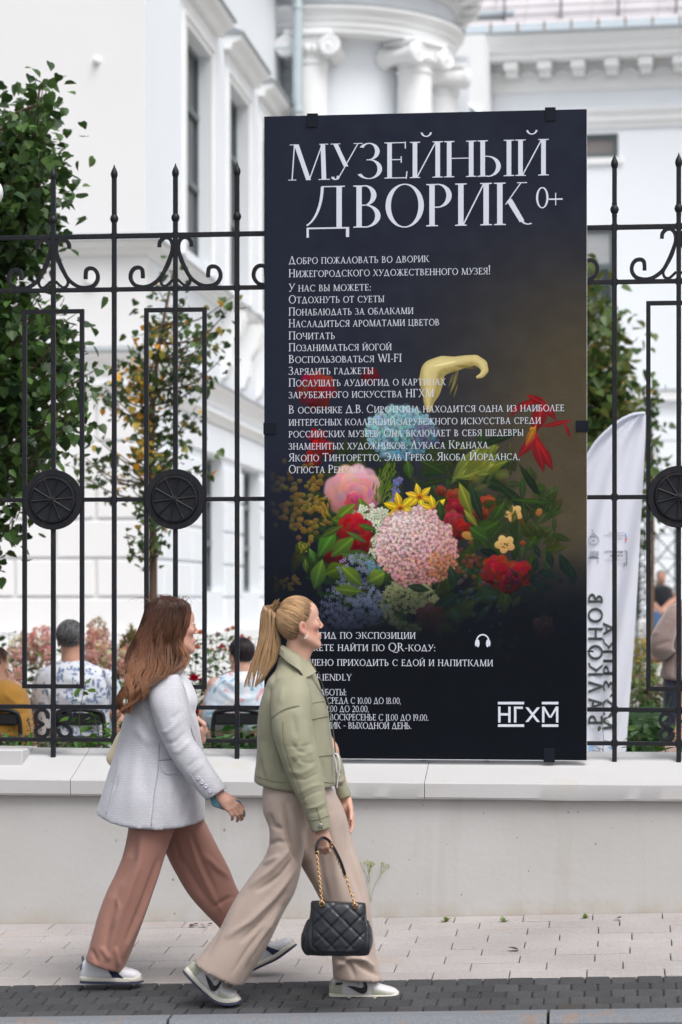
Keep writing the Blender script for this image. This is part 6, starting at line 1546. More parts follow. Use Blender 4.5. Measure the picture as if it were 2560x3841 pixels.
# ================================================================ the two women
T4=lambda x,y:(300+x/2.24,2150+y/2.24)
T5=lambda x,y:(850+x/2.352,2150+y/2.352)
T6=lambda x,y:(250+x/1.1615,3000+y/1.1615)
def P4(x,y,Y): return PT(*T4(x,y),Y)
def P5(x,y,Y): return PT(*T5(x,y),Y)
def P6(x,y,Y): return PT(*T6(x,y),Y)
def cr4(*a): return [([T4(*p) for p in pts],w_/2.24,amp) for pts,w_,amp in a]
def cr5(*a): return [([T5(*p) for p in pts],w_/2.352,amp) for pts,w_,amp in a]
def cr6(*a): return [([T6(*p) for p in pts],w_/1.1615,amp) for pts,w_,amp in a]
def cloth(name,col,rough=.8,weave=None,var=.04,sheen=.25,spec=.25,sc=5,wr=.25,coat=0):
    m,n,l,b=nmat(name,rough,spec); tc=n.new('ShaderNodeTexCoord'); src=tc.outputs['Object']
    nz=n.new('ShaderNodeTexNoise'); nz.inputs['Scale'].default_value=sc; nz.inputs['Detail'].default_value=5; l.new(src,nz.inputs['Vector'])
    mr=n.new('ShaderNodeMapRange'); mr.inputs['To Min'].default_value=1-var; mr.inputs['To Max'].default_value=1+var; l.new(nz.outputs['Fac'],mr.inputs['Value'])
    vm=n.new('ShaderNodeVectorMath'); vm.operation='SCALE'; vm.inputs[0].default_value=col; l.new(mr.outputs[0],vm.inputs['Scale']); out=vm.outputs[0]; hsrc=None
    if weave:
        c2,scale,dist=weave; wv=n.new('ShaderNodeTexWave'); wv.wave_type='BANDS'; wv.bands_direction='Z'; wv.inputs['Scale'].default_value=scale; wv.inputs['Distortion'].default_value=dist; wv.inputs['Detail'].default_value=3; wv.inputs['Detail Scale'].default_value=2.5; l.new(src,wv.inputs['Vector'])
        n3=n.new('ShaderNodeTexNoise'); n3.inputs['Scale'].default_value=110; n3.inputs['Detail'].default_value=2; l.new(src,n3.inputs['Vector'])
        mu=n.new('ShaderNodeMath'); mu.operation='MULTIPLY'; l.new(wv.outputs['Fac'],mu.inputs[0]); l.new(n3.outputs['Fac'],mu.inputs[1])
        r=n.new('ShaderNodeMapRange'); r.inputs['From Min'].default_value=.25; r.inputs['From Max'].default_value=.55; l.new(mu.outputs[0],r.inputs['Value'])
        mx=n.new('ShaderNodeMix'); mx.data_type='RGBA'; l.new(r.outputs[0],mx.inputs[0]); l.new(out,mx.inputs[6]); mx.inputs[7].default_value=(*c2,1); out=mx.outputs[2]; hsrc=wv.outputs['Fac']
    l.new(out,b.inputs['Base Color']); b.inputs['Sheen Weight'].default_value=sheen; b.inputs['Sheen Roughness'].default_value=.5
    if coat: b.inputs['Coat Weight'].default_value=coat; b.inputs['Coat Roughness'].default_value=.3
    n2=n.new('ShaderNodeTexNoise'); n2.inputs['Scale'].default_value=220; n2.inputs['Detail'].default_value=2; l.new(src,n2.inputs['Vector'])
    n4=n.new('ShaderNodeTexNoise'); n4.inputs['Scale'].default_value=9; n4.inputs['Detail'].default_value=6; n4.inputs['Distortion'].default_value=.6; l.new(src,n4.inputs['Vector'])
    bp=n.new('ShaderNodeBump'); bp.inputs['Strength'].default_value=.25; bp.inputs['Distance'].default_value=.001; l.new(hsrc or n2.outputs['Fac'],bp.inputs['Height'])
    b2=n.new('ShaderNodeBump'); b2.inputs['Strength'].default_value=wr; b2.inputs['Distance'].default_value=.012; l.new(n4.outputs['Fac'],b2.inputs['Height']); l.new(bp.outputs[0],b2.inputs['Normal']); l.new(b2.outputs[0],b.inputs['Normal'])
    return m
SK1=(.60,.34,.26); SK2=(.62,.36,.27)
LIP=(.52,.15,.13)
# ------------------------------------------------------------ woman in the grey blazer
YA=10.05
w1=empty('person',on_ground(480,3650),label='woman with long wavy brown hair in a pale grey striped blazer and terracotta trousers',cat='person')
nt=P4(1001,490,YA); fwd=Vector((1,.34,.05))
s=SDF((P4(0,0,YA).x-.02,YA-.42,-.12),(P4(1500,0,YA).x+.16,YA+.42,P4(0,150,YA).z),.004)
neck=P4(730,830,YA)
Ph,rot1=head(s,nt,fwd,1.03,neck)
hip=P4(620,1900,YA); ch=P4(680,1150,YA)
s.cone(ch,hip,.10,.11,.05); s.cone(ch+Vector((0,-.08,.04)),ch+Vector((0,.08,.04)),.06,.06,.05)
shn=P4(720,975,YA-.15); eln=P4(830,1380,YA-.17); wrn=P4(1178,1872,YA-.22)
s.chain([shn,eln,wrn],[.04,.036,.026],.02)
shf=P4(760,930,YA+.16); elf=P4(850,1500,YA+.2); wrf=P4(1010,1395,YA+.14)
s.chain([shf,elf,wrf],[.05,.040,.026],.02)
for kx,(hp,kn_,an) in enumerate(((P6(370,80,9.97),P6(285,420,9.97),P6(175,735,9.98)),(P6(480,80,10.15),P6(660,400,10.17),P6(850,660,10.17)))):
    s.chain([hp,kn_,an],[.07,.048,.028],.02)
s.cone(P6(165,750,9.99),P6(270,784,9.99),.018,.012,.02); s.cone(P6(850,685,10.17),P6(930,668,10.17),.022,.014,.02)
# near hand with phone: knuckles forward, fingers curled round the phone
dN=P4(1290,1965,YA-.24)-wrn
hand(s,wrn,dN,(-.35,.8,-.45),(.55,-.1,.5),curl=(.45,.85,.5),k=.95,thumb=.25,spread=.05,tcurl=.5)
hand(s,wrf,(.30,-.15,1),(-.75,-.2,.25),(.2,-1,.1),curl=(1.1,1.2,.9),k=.88,thumb=.15,spread=.02,tcurl=.9)
me,V=s.mesh('body',M['skin'],2)
set_vcol(me,skin_colors(V,SK1,extra=[(Ph(-.020,0,-.039),(.012,.024,.0095),LIP,.85),(Ph(-.02,0,.0),(.02,.016,.012),(.62,.27,.20),.35),(Ph(-.045,-.04,-.01),(.03,.03,.028),(.64,.28,.21),.45),(Ph(-.05,0,.07),(.04,.05,.02),(.60,.36,.27),.3)]))
link(bpy.data.objects.new('body',me),w1)
M['blazer']=cloth('grey_striped_tweed',(.50,.50,.545),.85,((.63,.63,.675),46,1.3),.02,.3,wr=.03)
M['blouse']=cloth('white_blouse',(.72,.73,.80),.7)
m=MB()
loft(m,[(640,772,815,765,YA,.055),(600,815,850,805,YA,.12),(556,872,868,852,YA,.17),(455,1000,915,985,YA,.195),(410,1120,945,1120,YA,.195),(372,1250,985,1240,YA,.185),(332,1400,1015,1390,YA,.175),(300,1520,1028,1500,YA,.18),(243,1700,1036,1690,YA,.205),(192,1870,1040,1880,YA,.225),(150,2000,1040,2085,YA,.235,2.3,.035)],T4)
b0=garment('blazer',m,M['blazer'],w1,.008,7,cr4(
  ([(650,1420),(640,1700),(600,2130)],7,-.004),([(330,1700),(225,2010)],10,-.005),([(420,1200),(360,1500),(300,1750)],50,.008),
  ([(560,1300),(470,1700),(420,2050)],60,.010),([(760,1700),(740,2120)],45,.007),([(900,1850),(870,2100)],30,-.006),([(940,1750),(960,2070)],35,.008),([(520,1500),(560,1900)],40,-.006),([(470,1150),(560,1320),(640,1400)],28,-.006),([(450,1280),(600,1450)],30,.006)),(.0022,7,(1,1,.5)))
m=MB(); loft(m,[(620,860,830,850,YA-.155,.05),(566,985,872,965,YA-.175,.068),(590,1110,895,1085,YA-.19,.072),(625,1240,915,1200,YA-.20,.070),(690,1400,948,1370,YA-.205,.066),(790,1580,1035,1500,YA-.21,.060),(900,1725,1120,1640,YA-.215,.056),(985,1825,1185,1740,YA-.22,.053),(1066,1912,1232,1806,YA-.225,.048)],T4)
garment('sleeve',m,M['blazer'],w1,.006,5,cr4(([(900,1330),(800,1420),(700,1440)],16,-0.0042),([(940,1400),(830,1500),(770,1500)],20,0.0048),([(850,1230),(740,1330),(650,1340)],16,0.0036),([(870,1150),(760,1230)],18,-0.0030),([(1000,1550),(900,1640)],14,-0.0036),([(1040,1590),(940,1690)],18,0.0036),([(700,1000),(740,1200),(800,1400)],50,0.0030),([(830,980),(880,1200),(930,1370)],22,-0.0030),([(600,1150),(680,1350),(780,1520)],26,-.005)),(.003,12))
m=MB(); loft(m,[(820,1560,950,1480,YA+.20,.055),(900,1500,1010,1540,YA+.18,.05),(970,1425,1040,1452,YA+.15,.042)],T4); garment('sleeve',m,M['blazer'],w1,.006,4)
m=MB(); loft(m,[(800,860,880,850,YA,.06),(830,930,925,930,YA,.10),(860,1020,966,1030,YA,.12),(870,1090,972,1095,YA,.12),(860,1180,955,1180,YA,.11),(850,1350,960,1350,YA,.10)],T4); garment('blouse',m,M['blouse'],w1,.007,5)
# lapel, pocket flap, seams, sleeve buttons
def ribbon(parent,pts,w_,th,mt,name,T,Y,off=(0,0,0)):
    m=MB(); P=[PT(*T(x,y),yy)+Vector(off) for x,y,yy in pts]; m.bar(catmull(P,5),w_,th,up=(0,1,0)); return m.build(name,mt,parent,True,40)
m=MB(); 
lp=[(838,870),(880,960),(915,1080),(940,1190),(985,1290),(1020,1420),(1026,1500),(1000,1480),(950,1350),(915,1230),(880,1180),(905,1150),(872,1090),(850,1000),(822,900)]
def nearY(T,x,y,Yc,hd): return Yc
vs=[P4(x,y,YA-.135+.10*max(0,(x-880)/150)) for x,y in lp]; c=sum(vs,Vector())/len(vs); n_=len(vs)
m.add(vs+[v+Vector((0,.02,0)) for v in vs],[tuple(range(n_)),tuple(range(2*n_-1,n_-1,-1))]+[(i,(i+1)%n_,n_+(i+1)%n_,n_+i) for i in range(n_)]); m.build('lapel',M['blazer'],w1)
def onsurf(ob,x,y,T,lift=.002):   # nearest surface point on a garment seen through a crop coordinate
    a=Vector((0,0,CAM_H)); p=PT(*T(x,y),YA); d=(p-a).normalized(); hit,loc,nn,i=ob.ray_cast(a,d)
    return (loc+nn*lift) if hit else p+Vector((0,-.2,0))
def patch(ob,parent,outline,T,mt,name,th=.004,sub=3,lift=.003,grid=10):
    xs=[p[0] for p in outline]; ys_=[p[1] for p in outline]; C=catmull([(x,y,0) for x,y in outline]+[(*outline[0],0)],sub)[:-1]
    cx,cy=sum(xs)/len(xs),sum(ys_)/len(ys_); K=4; rows=[[onsurf(ob,cx+(p.x-cx)*f,cy+(p.y-cy)*f,T,lift) for p in C] for f in (1,.75,.5,.25)]; n=len(C); m=MB()
    vs=[v+Vector((0,.006,0)) for v in rows[0]]+[v for r in rows for v in r]+[onsurf(ob,cx,cy,T,lift)]; fs=[]
    for k in range(4):
        for j in range(n): j2=(j+1)%n; fs.append((k*n+j,k*n+j2,(k+1)*n+j2,(k+1)*n+j))
    for j in range(n): fs.append((4*n+j,4*n+(j+1)%n,5*n))
    m.add(vs,fs); return m.build(name,mt,parent,True,50)
def seam(ob,parent,pts,T,mt,r=.0016,name='seam',lift=.0012):
    P=[onsurf(ob,x,y,T,lift) for x,y in [(c.x,c.y) for c in catmull([(x,y,0) for x,y in pts],6)]]
    m=MB(); m.tube(P,r,5); return m.build(name,mt,parent,True)
bpy.context.view_layer.update()
M['blazer_dark']=cloth('blazer_seam',(.38,.38,.43),.9)
patch(b0,w1,[(680,1585),(760,1572),(880,1570),(890,1600),(892,1680),(800,1690),(730,1690),(690,1655),(678,1610)],T4,M['blazer'],'pocket_flap',lift=.005)
seam(b0,w1,[(668,1573),(760,1564),(880,1562)],T4,M['blazer_dark'],.003)
seam(b0,w1,[(668,1430),(660,1650),(630,1850),(600,2125)],T4,M['blazer_dark'],.0022)
seam(b0,w1,[(330,1560),(280,1800),(222,2025)],T4,M['blazer_dark'],.0018)
M['button']=mat('pearly_button',(.62,.60,.68),.3,.05)
slv=[c for c in w1.children if c.name.startswith('sleeve')][0]
for x,y in ((998,1720),(1030,1757),(1063,1790),(1098,1830)):
    p=onsurf(slv,x,y,T4,.003); m=MB(); m.lathe([(.0085,.002),(.0085,-.002),(.0065,-.0035),(.005,-.002),(0,-.002)],c=p,n=14,axis='y'); m.build('cuff_button',M['button'],w1,True,40)
seam(slv,w1,[(930,1690),(1000,1800),(1068,1905)],T4,M['blazer_dark'],.0018)
def face_lines(parent,Ph,c_b,c_l,Yn=-1):
    mb_=mat('brow_hair',c_b,.8); ml=mat('lashes',c_l,.6)
    for y in (-1,1):
        m=MB(); m.tube(catmull([Ph(-.0265,y*.010,.046),Ph(-.0245,y*.022,.050),Ph(-.031,y*.035,.050),Ph(-.042,y*.043,.045)],4),[.0008,.0015,.0016,.0017,.0017,.0016,.0016,.0015,.0014,.0013,.0011,.0009,.0006],6); m.build('eyebrow',mb_,parent,True)
        m=MB(); m.tube(catmull([Ph(-.0225,y*.022,.0300),Ph(-.0190,y*.030,.0320),Ph(-.0225,y*.038,.0315),Ph(-.030,y*.043,.0290)],4),.0011,6); m.build('eyelashes',ml,parent,True)
        m=MB(); m.sphere(Ph(-.0215,y*.0300,.0275),(.0040,.0048,.0042),10,8); m.build('iris',mat('iris_brown',(.03,.02,.015),.2),parent,True)
face_lines(w1,Ph,(.06,.035,.025),(.02,.012,.01))
# trousers
M['terra']=cloth('terracotta_crepe',(.36,.185,.145),.85,None,.05,.15,wr=.22)
m=MB(); loft(m,[(285,20,500,20,9.99,.15),(276,110,468,120,9.97,.115),(252,235,428,240,9.96,.10),(215,325,400,335,9.96,.098),(184,385,380,392,9.96,.098),(150,475,348,485,9.96,.098),(118,590,302,610,9.96,.098),(102,650,272,685,9.96,.096),(86,692,244,748,9.96,.094)],T6)
loft(m,[(330,20,560,20,10.08,.15),(430,130,608,110,10.12,.11),(436,235,655,200,10.15,.098),(485,335,705,300,10.17,.095),(540,420,738,385,10.17,.092),(610,500,775,440,10.17,.09),(670,560,830,500,10.17,.09),(740,650,880,590,10.17,.088)],T6)
tr1=garment('trousers',m,M['terra'],w1,.007,6,cr6(([(455,150),(390,330),(330,480),(250,680)],11,0.0180),([(400,250),(340,420),(260,620)],9,-0.0135),([(300,140),(290,260),(200,420)],18,-0.0135),([(340,140),(310,300),(230,520),(180,700)],16,0.0120),([(230,380),(190,520),(160,690)],14,-0.0105),([(530,160),(570,280),(640,430),(690,500)],8,0.0105),([(545,150),(600,290),(660,420)],8,-0.0090),([(600,240),(660,300),(715,345)],12,0.0120),([(500,250),(560,360),(640,480)],16,-0.0105),([(470,170),(500,290)],14,-0.0120),([(640,470),(700,430),(730,420)],9,-0.0105),([(215,420),(230,470),(200,560)],10,0.0075),([(150,640),(190,700)],10,0.0090),([(215,640),(225,730)],9,0.0105),([(110,650),(140,715)],8,-0.0075)),(.005,6,(1,1,0.6000)))
# shoes
M['sole_w']=mat('cream_rubber',(.58,.56,.50),.7,.06,30); M['sole_n']=mat('navy_rubber',(.04,.045,.10),.7); M['navy']=mat('navy_patch',(.015,.025,.07),.6); M['blackp']=mat('black_patch',(.02,.022,.03),.5)
HH=[(0,.072),(.06,.096),(.2,.100),(.38,.102),(.5,.096),(.62,.080),(.74,.066),(.88,.056),(.95,.050),(.985,.042),(1,.034)]
def col1(u,z,near):
    if z<.13: return (.50,.49,.46)
    if u<.035 and z>.5: return (.08,.08,.15)
    if .355<u<.375 and z>.2: return (.5,.5,.53)
    if .62<u<.64 and z>.35: return (.48,.48,.52)
    if u>.72 and z<.42: return (.60,.60,.62)
    return (.66,.66,.70)
hf=lambda u: float(np.interp(u,[e[0] for e in HH],[e[1] for e in HH]))
gzn=lambda p,off=0: p
def flat_shoe(parent,T,x0,x1,y0,y1,Y,colfn,sole,out,wid=.092):
    return shoe(parent,[(x0,y0),(x0+(x1-x0)*.3,y0+(y1-y0)*.3),(x0+(x1-x0)*.7,y0+(y1-y0)*.75),(x0+(x1-x0)*.9,y1-1),(x1,y1-6)],Y,wid,HH,colfn,sole,out,T)
o,q,Wf,st=flat_shoe(w1,T6,62,334,797,800,9.97,col1,M['sole_w'],M['sole_n'])
side_patch(o,q,Wf,[(.24,.88),(.34,.80),(.44,.62),(.52,.30),(.56,.12),(.72,.12),(.66,.42),(.56,.70),(.40,.90),(.30,.96)],M['navy'],st=st,hgt=hf,off=.009)
m=MB(); a=P6(70,706,9.97); m.tube([a,a+Vector((-.003,0,.022)),a+Vector((.003,0,.024)),a+Vector((.006,0,.0))],.0022,6); m.build('heel_tab',M['navy'],w1,True)
def laces(o,q,Wf,u0,u1,n,mt,T=None):
    for i in range(n):
        u=u0+(u1-u0)*i/(n-1); k=int(u*(len(q)-1)); p,tg=q[k]; up=Vector((-tg.z,0,tg.x)); up=up if up.z>0 else -up; h=hf(u)+.001; w_=Wf(u)*.52
        m=MB(); m.tube(catmull([p+Vector((0,-w_,0))+up*(h*.80),p+Vector((0,-w_*.5,0))+up*(h*.97),p+up*(h+.002),p+Vector((0,w_*.5,0))+up*(h*.97),p+Vector((0,w_,0))+up*(h*.80)],4),.0028,6); m.build('lace',mt,o,True)
M['lace']=mat('white_lace',(.66,.65,.66),.8)
laces(o,q,Wf,.50,.66,4,M['lace'])
o,q,Wf,st=shoe(w1,[(806,750),(850,728),(920,695),(970,660),(1004,634)],10.17,.092,HH,col1,M['sole_w'],M['sole_n'],T6)
side_patch(o,q,Wf,[(.24,.88),(.34,.80),(.44,.62),(.52,.30),(.56,.12),(.72,.12),(.66,.42),(.56,.70),(.40,.90),(.30,.96)],M['navy'],st=st,hgt=hf,off=.009)
laces(o,q,Wf,.50,.66,4,M['lace'])
# long wavy hair
rh=random.Random(21); paths=[];cols=[]
ROW=[(188,640,790),(215,590,880),(260,555,935),(330,530,942),(400,512,925),(480,480,905),(560,445,885),(640,415,888),(720,395,900),(800,385,880),(900,362,800),(1000,350,705),(1080,345,610),(1170,365,450)]
ry=[r[0] for r in ROW]; rl=[r[1] for r in ROW]; rrt=[r[2] for r in ROW]
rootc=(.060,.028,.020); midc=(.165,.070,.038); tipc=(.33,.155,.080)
def hd1(y): return float(np.interp(y,[180,260,400,600,720,800,900,1000,1180],[.05,.088,.098,.102,.125,.165,.215,.24,.24]))
def w1pt(a,y,dep,wob=0):
    l_,r_=np.interp(y,ry,rl),np.interp(y,ry,rrt); x=l_+(r_-l_)*a+wob
    sx2=2*a-1; Y=YA-.036-hd1(y)*math.sqrt(max(0,1-abs(sx2)**3.2*.88))*dep
    return P4(x,y,Y+ .0)
for i in range(3200):
    a=rh.random(); dep=rh.choice([1,1,1,.8,-1])*rh.uniform(.86,1.05); ye=(1185-540*max(0,a-.30)**.8+rh.uniform(-110,15)); ye=min(ye,1180)
    if a>.88: ye=rh.uniform(560,900)
    lock=int(a*13+ (i%2)*.5); ph=lock*2.1+rh.gauss(0,.25); fr_=.016+.004*math.sin(lock*1.7); y=rh.uniform(188,300) if rh.random()<.85 else rh.uniform(300,600); P=[];C=[]; y0=y; da=rh.gauss(0,.02)
    a0=.5+(a-.5)*(.5 if y<240 else .95)
    K=22
    for j in range(K):
        t=j/(K-1); y=y0+(ye-y0)*t; amp=max(0,(y-360))/700*64; aa=a0+(a-a0)*min(1,t*4)+da*t
        wob=amp*math.sin(y*fr_+ph)*(.6+.4*math.sin(lock*3.3))+rh.gauss(0,1.2); pull=(math.floor(aa*15)+.5)/15-aa
        aa2=min(1.0,max(0,aa+pull*.5*t))
        P.append(w1pt(aa2,y,dep,wob)+Vector((0,.012*math.sin(y*fr_*1.3+ph+1)*t,0)))
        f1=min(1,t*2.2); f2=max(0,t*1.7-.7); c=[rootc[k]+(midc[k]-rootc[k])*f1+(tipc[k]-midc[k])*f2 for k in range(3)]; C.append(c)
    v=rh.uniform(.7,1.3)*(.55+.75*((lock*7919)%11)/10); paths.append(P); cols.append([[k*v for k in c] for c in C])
for i in range(26):      # fly-away hairs
    a=rh.random(); P=[w1pt(a,200+rh.uniform(0,60),1)]; d=Vector((rh.uniform(-.05,.03),rh.uniform(-.03,.03),rh.uniform(.005,.03)))
    for j in range(5): P.append(P[-1]+d*.5+Vector((0,0,-.006*j)))
    paths.append(P); cols.append(midc)
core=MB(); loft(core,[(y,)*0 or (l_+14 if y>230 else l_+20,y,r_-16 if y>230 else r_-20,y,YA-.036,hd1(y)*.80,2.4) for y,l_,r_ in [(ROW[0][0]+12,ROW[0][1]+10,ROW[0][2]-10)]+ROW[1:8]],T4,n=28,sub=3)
loft(core,[(ROW[k][1]+40,ROW[k][0],ROW[k][2]-44,ROW[k][0],YA-.03,hd1(ROW[k][0])*.74,2.2) for k in range(7,12)],T4,n=28,sub=3)
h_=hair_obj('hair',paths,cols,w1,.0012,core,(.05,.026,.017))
# face side strands do not cover the face: trimmed by the outline above
# phone and shoulder bag
ph=empty('mobile_phone',P4(1230,1930,YA-.24),label='teal-cased mobile phone held in the near hand of the long-haired woman',cat='phone')
M['teal']=mat('teal_case',(.06,.17,.21),.45); M['pglass']=mat('phone_glass',(.01,.01,.012),.1)
m=MB(); m.bbox(-.072,-.005,-.036,.072,.005,.036,.005); cen=P4(1232,1935,YA-.262+.03); ang=R(-19)
cs_,sn_=math.cos(ang),math.sin(ang)
def rotxz(m,cen,sy=0): m.v=[(cen.x+x*cs_-z*(-sn_)*-1*-1, cen.y+y+x*sy, cen.z+x*sn_+z*cs_) for x,y,z in m.v]; return m
rotxz(m,cen,.15); m.build('case',M['teal'],ph,True,40)
m=MB(); m.bbox(.040,-.0075,.002,.066,-.0045,.030,.003); rotxz(m,cen,.15); m.build('camera_bump',M['pglass'],ph)
tb=empty('shoulder_bag',P4(400,1600,YA+.28),label='cream shoulder bag hanging behind the back of the long-haired woman',cat='bag')
M['cream']=cloth('cream_leather',(.66,.58,.40),.55,None,.03,.1)
m=MB(); loft(m,[(330,1330,520,1330,YA+.27,.02),(290,1400,560,1400,YA+.27,.035),(245,1500,590,1500,YA+.27,.045),(224,1560,600,1570,YA+.27,.05),(250,1612,580,1640,YA+.27,.045),(330,1660,520,1680,YA+.27,.03)],T4); garment('pouch',m,M['cream'],tb,.007,4)
m=MB(); m.bar(catmull([P4(380,1340,YA+.27),P4(520,1100,YA+.25),P4(700,900,YA+.18),P4(760,880,YA+.12)],6),.02,.004); m.build('strap',M['cream'],tb)
# ------------------------------------------------------------ woman with the ponytail
YB2=9.72
w2=empty('person',on_ground(1300,3745),label='woman with a blonde ponytail in an olive jacket and wide beige trousers',cat='person')
nt=P5(859,463,YB2); fwd=Vector((1,.30,.12))
s=SDF((P5(0,0,YB2).x-.22,YB2-.40,-.12),(P5(1200,0,YB2).x+.12,YB2+.42,P5(0,170,YB2).z),.004)
neck=P5(600,800,YB2-.015)
Ph2,rot2=head(s,nt,fwd,1.0,neck,.041)
ch=P5(560,1150,YB2); hip=P5(640,1950,YB2); s.cone(ch,hip,.095,.105,.05); s.cone(ch+Vector((0,-.1,.05)),ch+Vector((0,.1,.05)),.065,.065,.05)
shn=P5(570,1050,YB2-.15); eln=P5(640,1640,YB2-.19); wrn=P5(835,2262,YB2-.22); s.chain([shn,eln,wrn],[.05,.038,.025],.02)
shf=P5(620,1050,YB2+.15); elf=P5(900,1560,YB2+.20); wrf=P5(1050,1975,YB2+.22); s.chain([shf,elf,wrf],[.05,.038,.024],.02)
s.chain([P6(970,40,9.67),P6(945,220,9.65),P6(845,440,9.64),P6(690,720,9.62)],[.07,.055,.045,.030],.02); s.chain([P6(1050,40,9.80),P6(1190,400,9.80),P6(1230,770,9.80)],[.07,.045,.030],.02)
s.cone(P6(640,765,9.62),P6(690,830,9.62),.022,.016,.02); s.cone(P6(1225,815,9.80),P6(1330,850,9.80),.022,.014,.02)
# near hand closed round the bag straps
hand(s,wrn+Vector((0,0,.004)),(.02,-.05,-1),(.15,1,.1),(1,-.1,0),curl=(.9,1.25,.9),k=.90,thumb=.1,spread=.02,tcurl=.9)
# far hand hanging relaxed
hand(s,wrf,(.14,.0,-1),(-.5,-.6,.1),(.6,-.8,.1),curl=((.22,.30,.36,.45),(.25,.35,.4,.5),(.2,.3,.3,.3)),k=.95,thumb=.3,spread=.09,tcurl=.25)
me,V=s.mesh('body',M['skin'],2)
set_vcol(me,skin_colors(V,SK2,extra=[(Ph2(-.020,0,-.039),(.012,.024,.0095),LIP,.9),(Ph2(-.015,0,.0),(.02,.016,.014),(.64,.25,.19),.45),(Ph2(-.045,-.042,-.010),(.032,.03,.030),(.66,.27,.20),.55),(Ph2(-.099,-.074,.0),(.018,.012,.032),(.62,.22,.16),.6),(Ph2(-.094,-.076,.006),(.008,.008,.014),(.30,.09,.06),.6),(Ph2(-.05,0,.07),(.04,.05,.02),(.62,.37,.28),.3)]))  # the dark inner-ear blob paints the hollow's shade into the skin colour
link(bpy.data.objects.new('body',me),w2)
m=MB(); p=Ph2(-.091,-.077,-.033); m.tube([p+Vector((.006*math.cos(a),-.002,.006*math.sin(a))) for a in [i*.7 for i in range(10)]],.0016,6); m.build('earring',mat('silver',(.7,.7,.7),.25,metal=.9),w2,True)
M['olive']=cloth('olive_coated_cotton',(.30,.29,.20),.58,None,.05,.1,.3,4,.16,coat=0)
m=MB()
loft(m,[(470,735,735,745,YB2,.062,2.2),(440,850,780,860,YB2,.12),(380,930,815,960,YB2,.185),(335,1060,850,1080,YB2,.205),(300,1200,895,1200,YB2,.20),(280,1350,915,1340,YB2,.195),(277,1500,935,1480,YB2,.19),(270,1650,948,1620,YB2,.19),(258,1780,955,1780,YB2,.19),(256,1828,958,1880,YB2,.185,2.3,.02)],T5)
jk=garment('jacket',m,M['olive'],w2,.007,5,cr5(
 ([(380,1000),(400,1250),(410,1470)],16,-.010),([(345,1050),(320,1300),(300,1700)],26,.008),([(420,1480),(470,1600),(520,1790)],18,-.012),([(330,1500),(350,1800)],30,.007),([(400,1560),(410,1830)],18,.007),([(310,1640),(330,1830)],14,-.006),([(780,1180),(790,1500),(800,1800)],20,-.006),([(870,1300),(900,1600)],20,.005),([(620,830),(640,960),(660,1100)],26,.006),([(440,880),(400,960)],16,-.006),([(520,900),(480,1100)],26,.008),([(850,1650),(880,1850)],16,-.006)),(.0055,8,(1,1,.5)))
m=MB(); loft(m,[(455,920,700,900,YB2-.135,.055),(400,1060,745,1040,YB2-.165,.075),(392,1200,755,1180,YB2-.185,.082),(402,1340,757,1310,YB2-.20,.082),(425,1480,770,1440,YB2-.21,.080),(478,1630,805,1580,YB2-.215,.074),(540,1780,835,1730,YB2-.22,.068),(600,1920,862,1870,YB2-.225,.062),(655,2030,880,1990,YB2-.23,.056),(690,2110,885,2070,YB2-.23,.050),(716,2180,905,2140,YB2-.23,.046),(752,2290,920,2252,YB2-.23,.044)],T5)
sl2=garment('sleeve',m,M['olive'],w2,.006,4,cr5(
 ([(640,1180),(540,1200),(440,1270)],9,-0.0042),([(490,1300),(500,1500),(560,1700),(640,1880),(700,2060)],6,-0.0028),
 ([(790,1700),(660,1770),(520,1740)],20,0.0042),([(820,1760),(690,1825),(570,1810)],9,-0.0035),([(810,1650),(730,1680),(600,1650)],11,-0.0028),([(870,1860),(760,1880),(620,1950)],14,0.0035),([(870,1910),(760,1945),(640,2010)],8,-0.0035),([(885,2010),(800,2060),(700,2080)],11,0.0042),([(885,2060),(790,2110),(705,2130)],7,-0.0035),([(720,1500),(640,1640),(560,1720)],14,-0.0028),([(790,1560),(690,1600),(560,1620)],16,0.0028),([(780,1500),(660,1530),(520,1530)],12,-0.0028),([(650,1500),(600,1620),(660,1700)],18,0.0056),([(560,1480),(620,1560),(720,1600)],12,-0.0042),([(700,1300),(720,1500),(790,1700)],26,0.0042),([(590,1250),(620,1450)],26,-0.0042),([(500,1000),(470,1150)],24,0.0042)),(.004,11))
m=MB(); loft(m,[(870,1500,960,1540,YB2+.19,.06),(915,1620,1008,1640,YB2+.20,.062),(940,1740,1040,1730,YB2+.205,.06),(955,1840,1055,1830,YB2+.21,.056),(970,1920,1075,1890,YB2+.215,.05),(988,2005,1104,1965,YB2+.22,.046)],T5); garment('sleeve',m,M['olive'],w2,.006,4,cr5(([(950,1830),(1010,1840),(1050,1800)],12,.008),([(960,1870),(1030,1880)],9,-.007),([(950,1760),(1020,1770)],12,-.006)),(.003,14))
bpy.context.view_layer.update()
M['olive_d']=cloth('olive_seam',(.21,.20,.13),.6,None,.03,0)
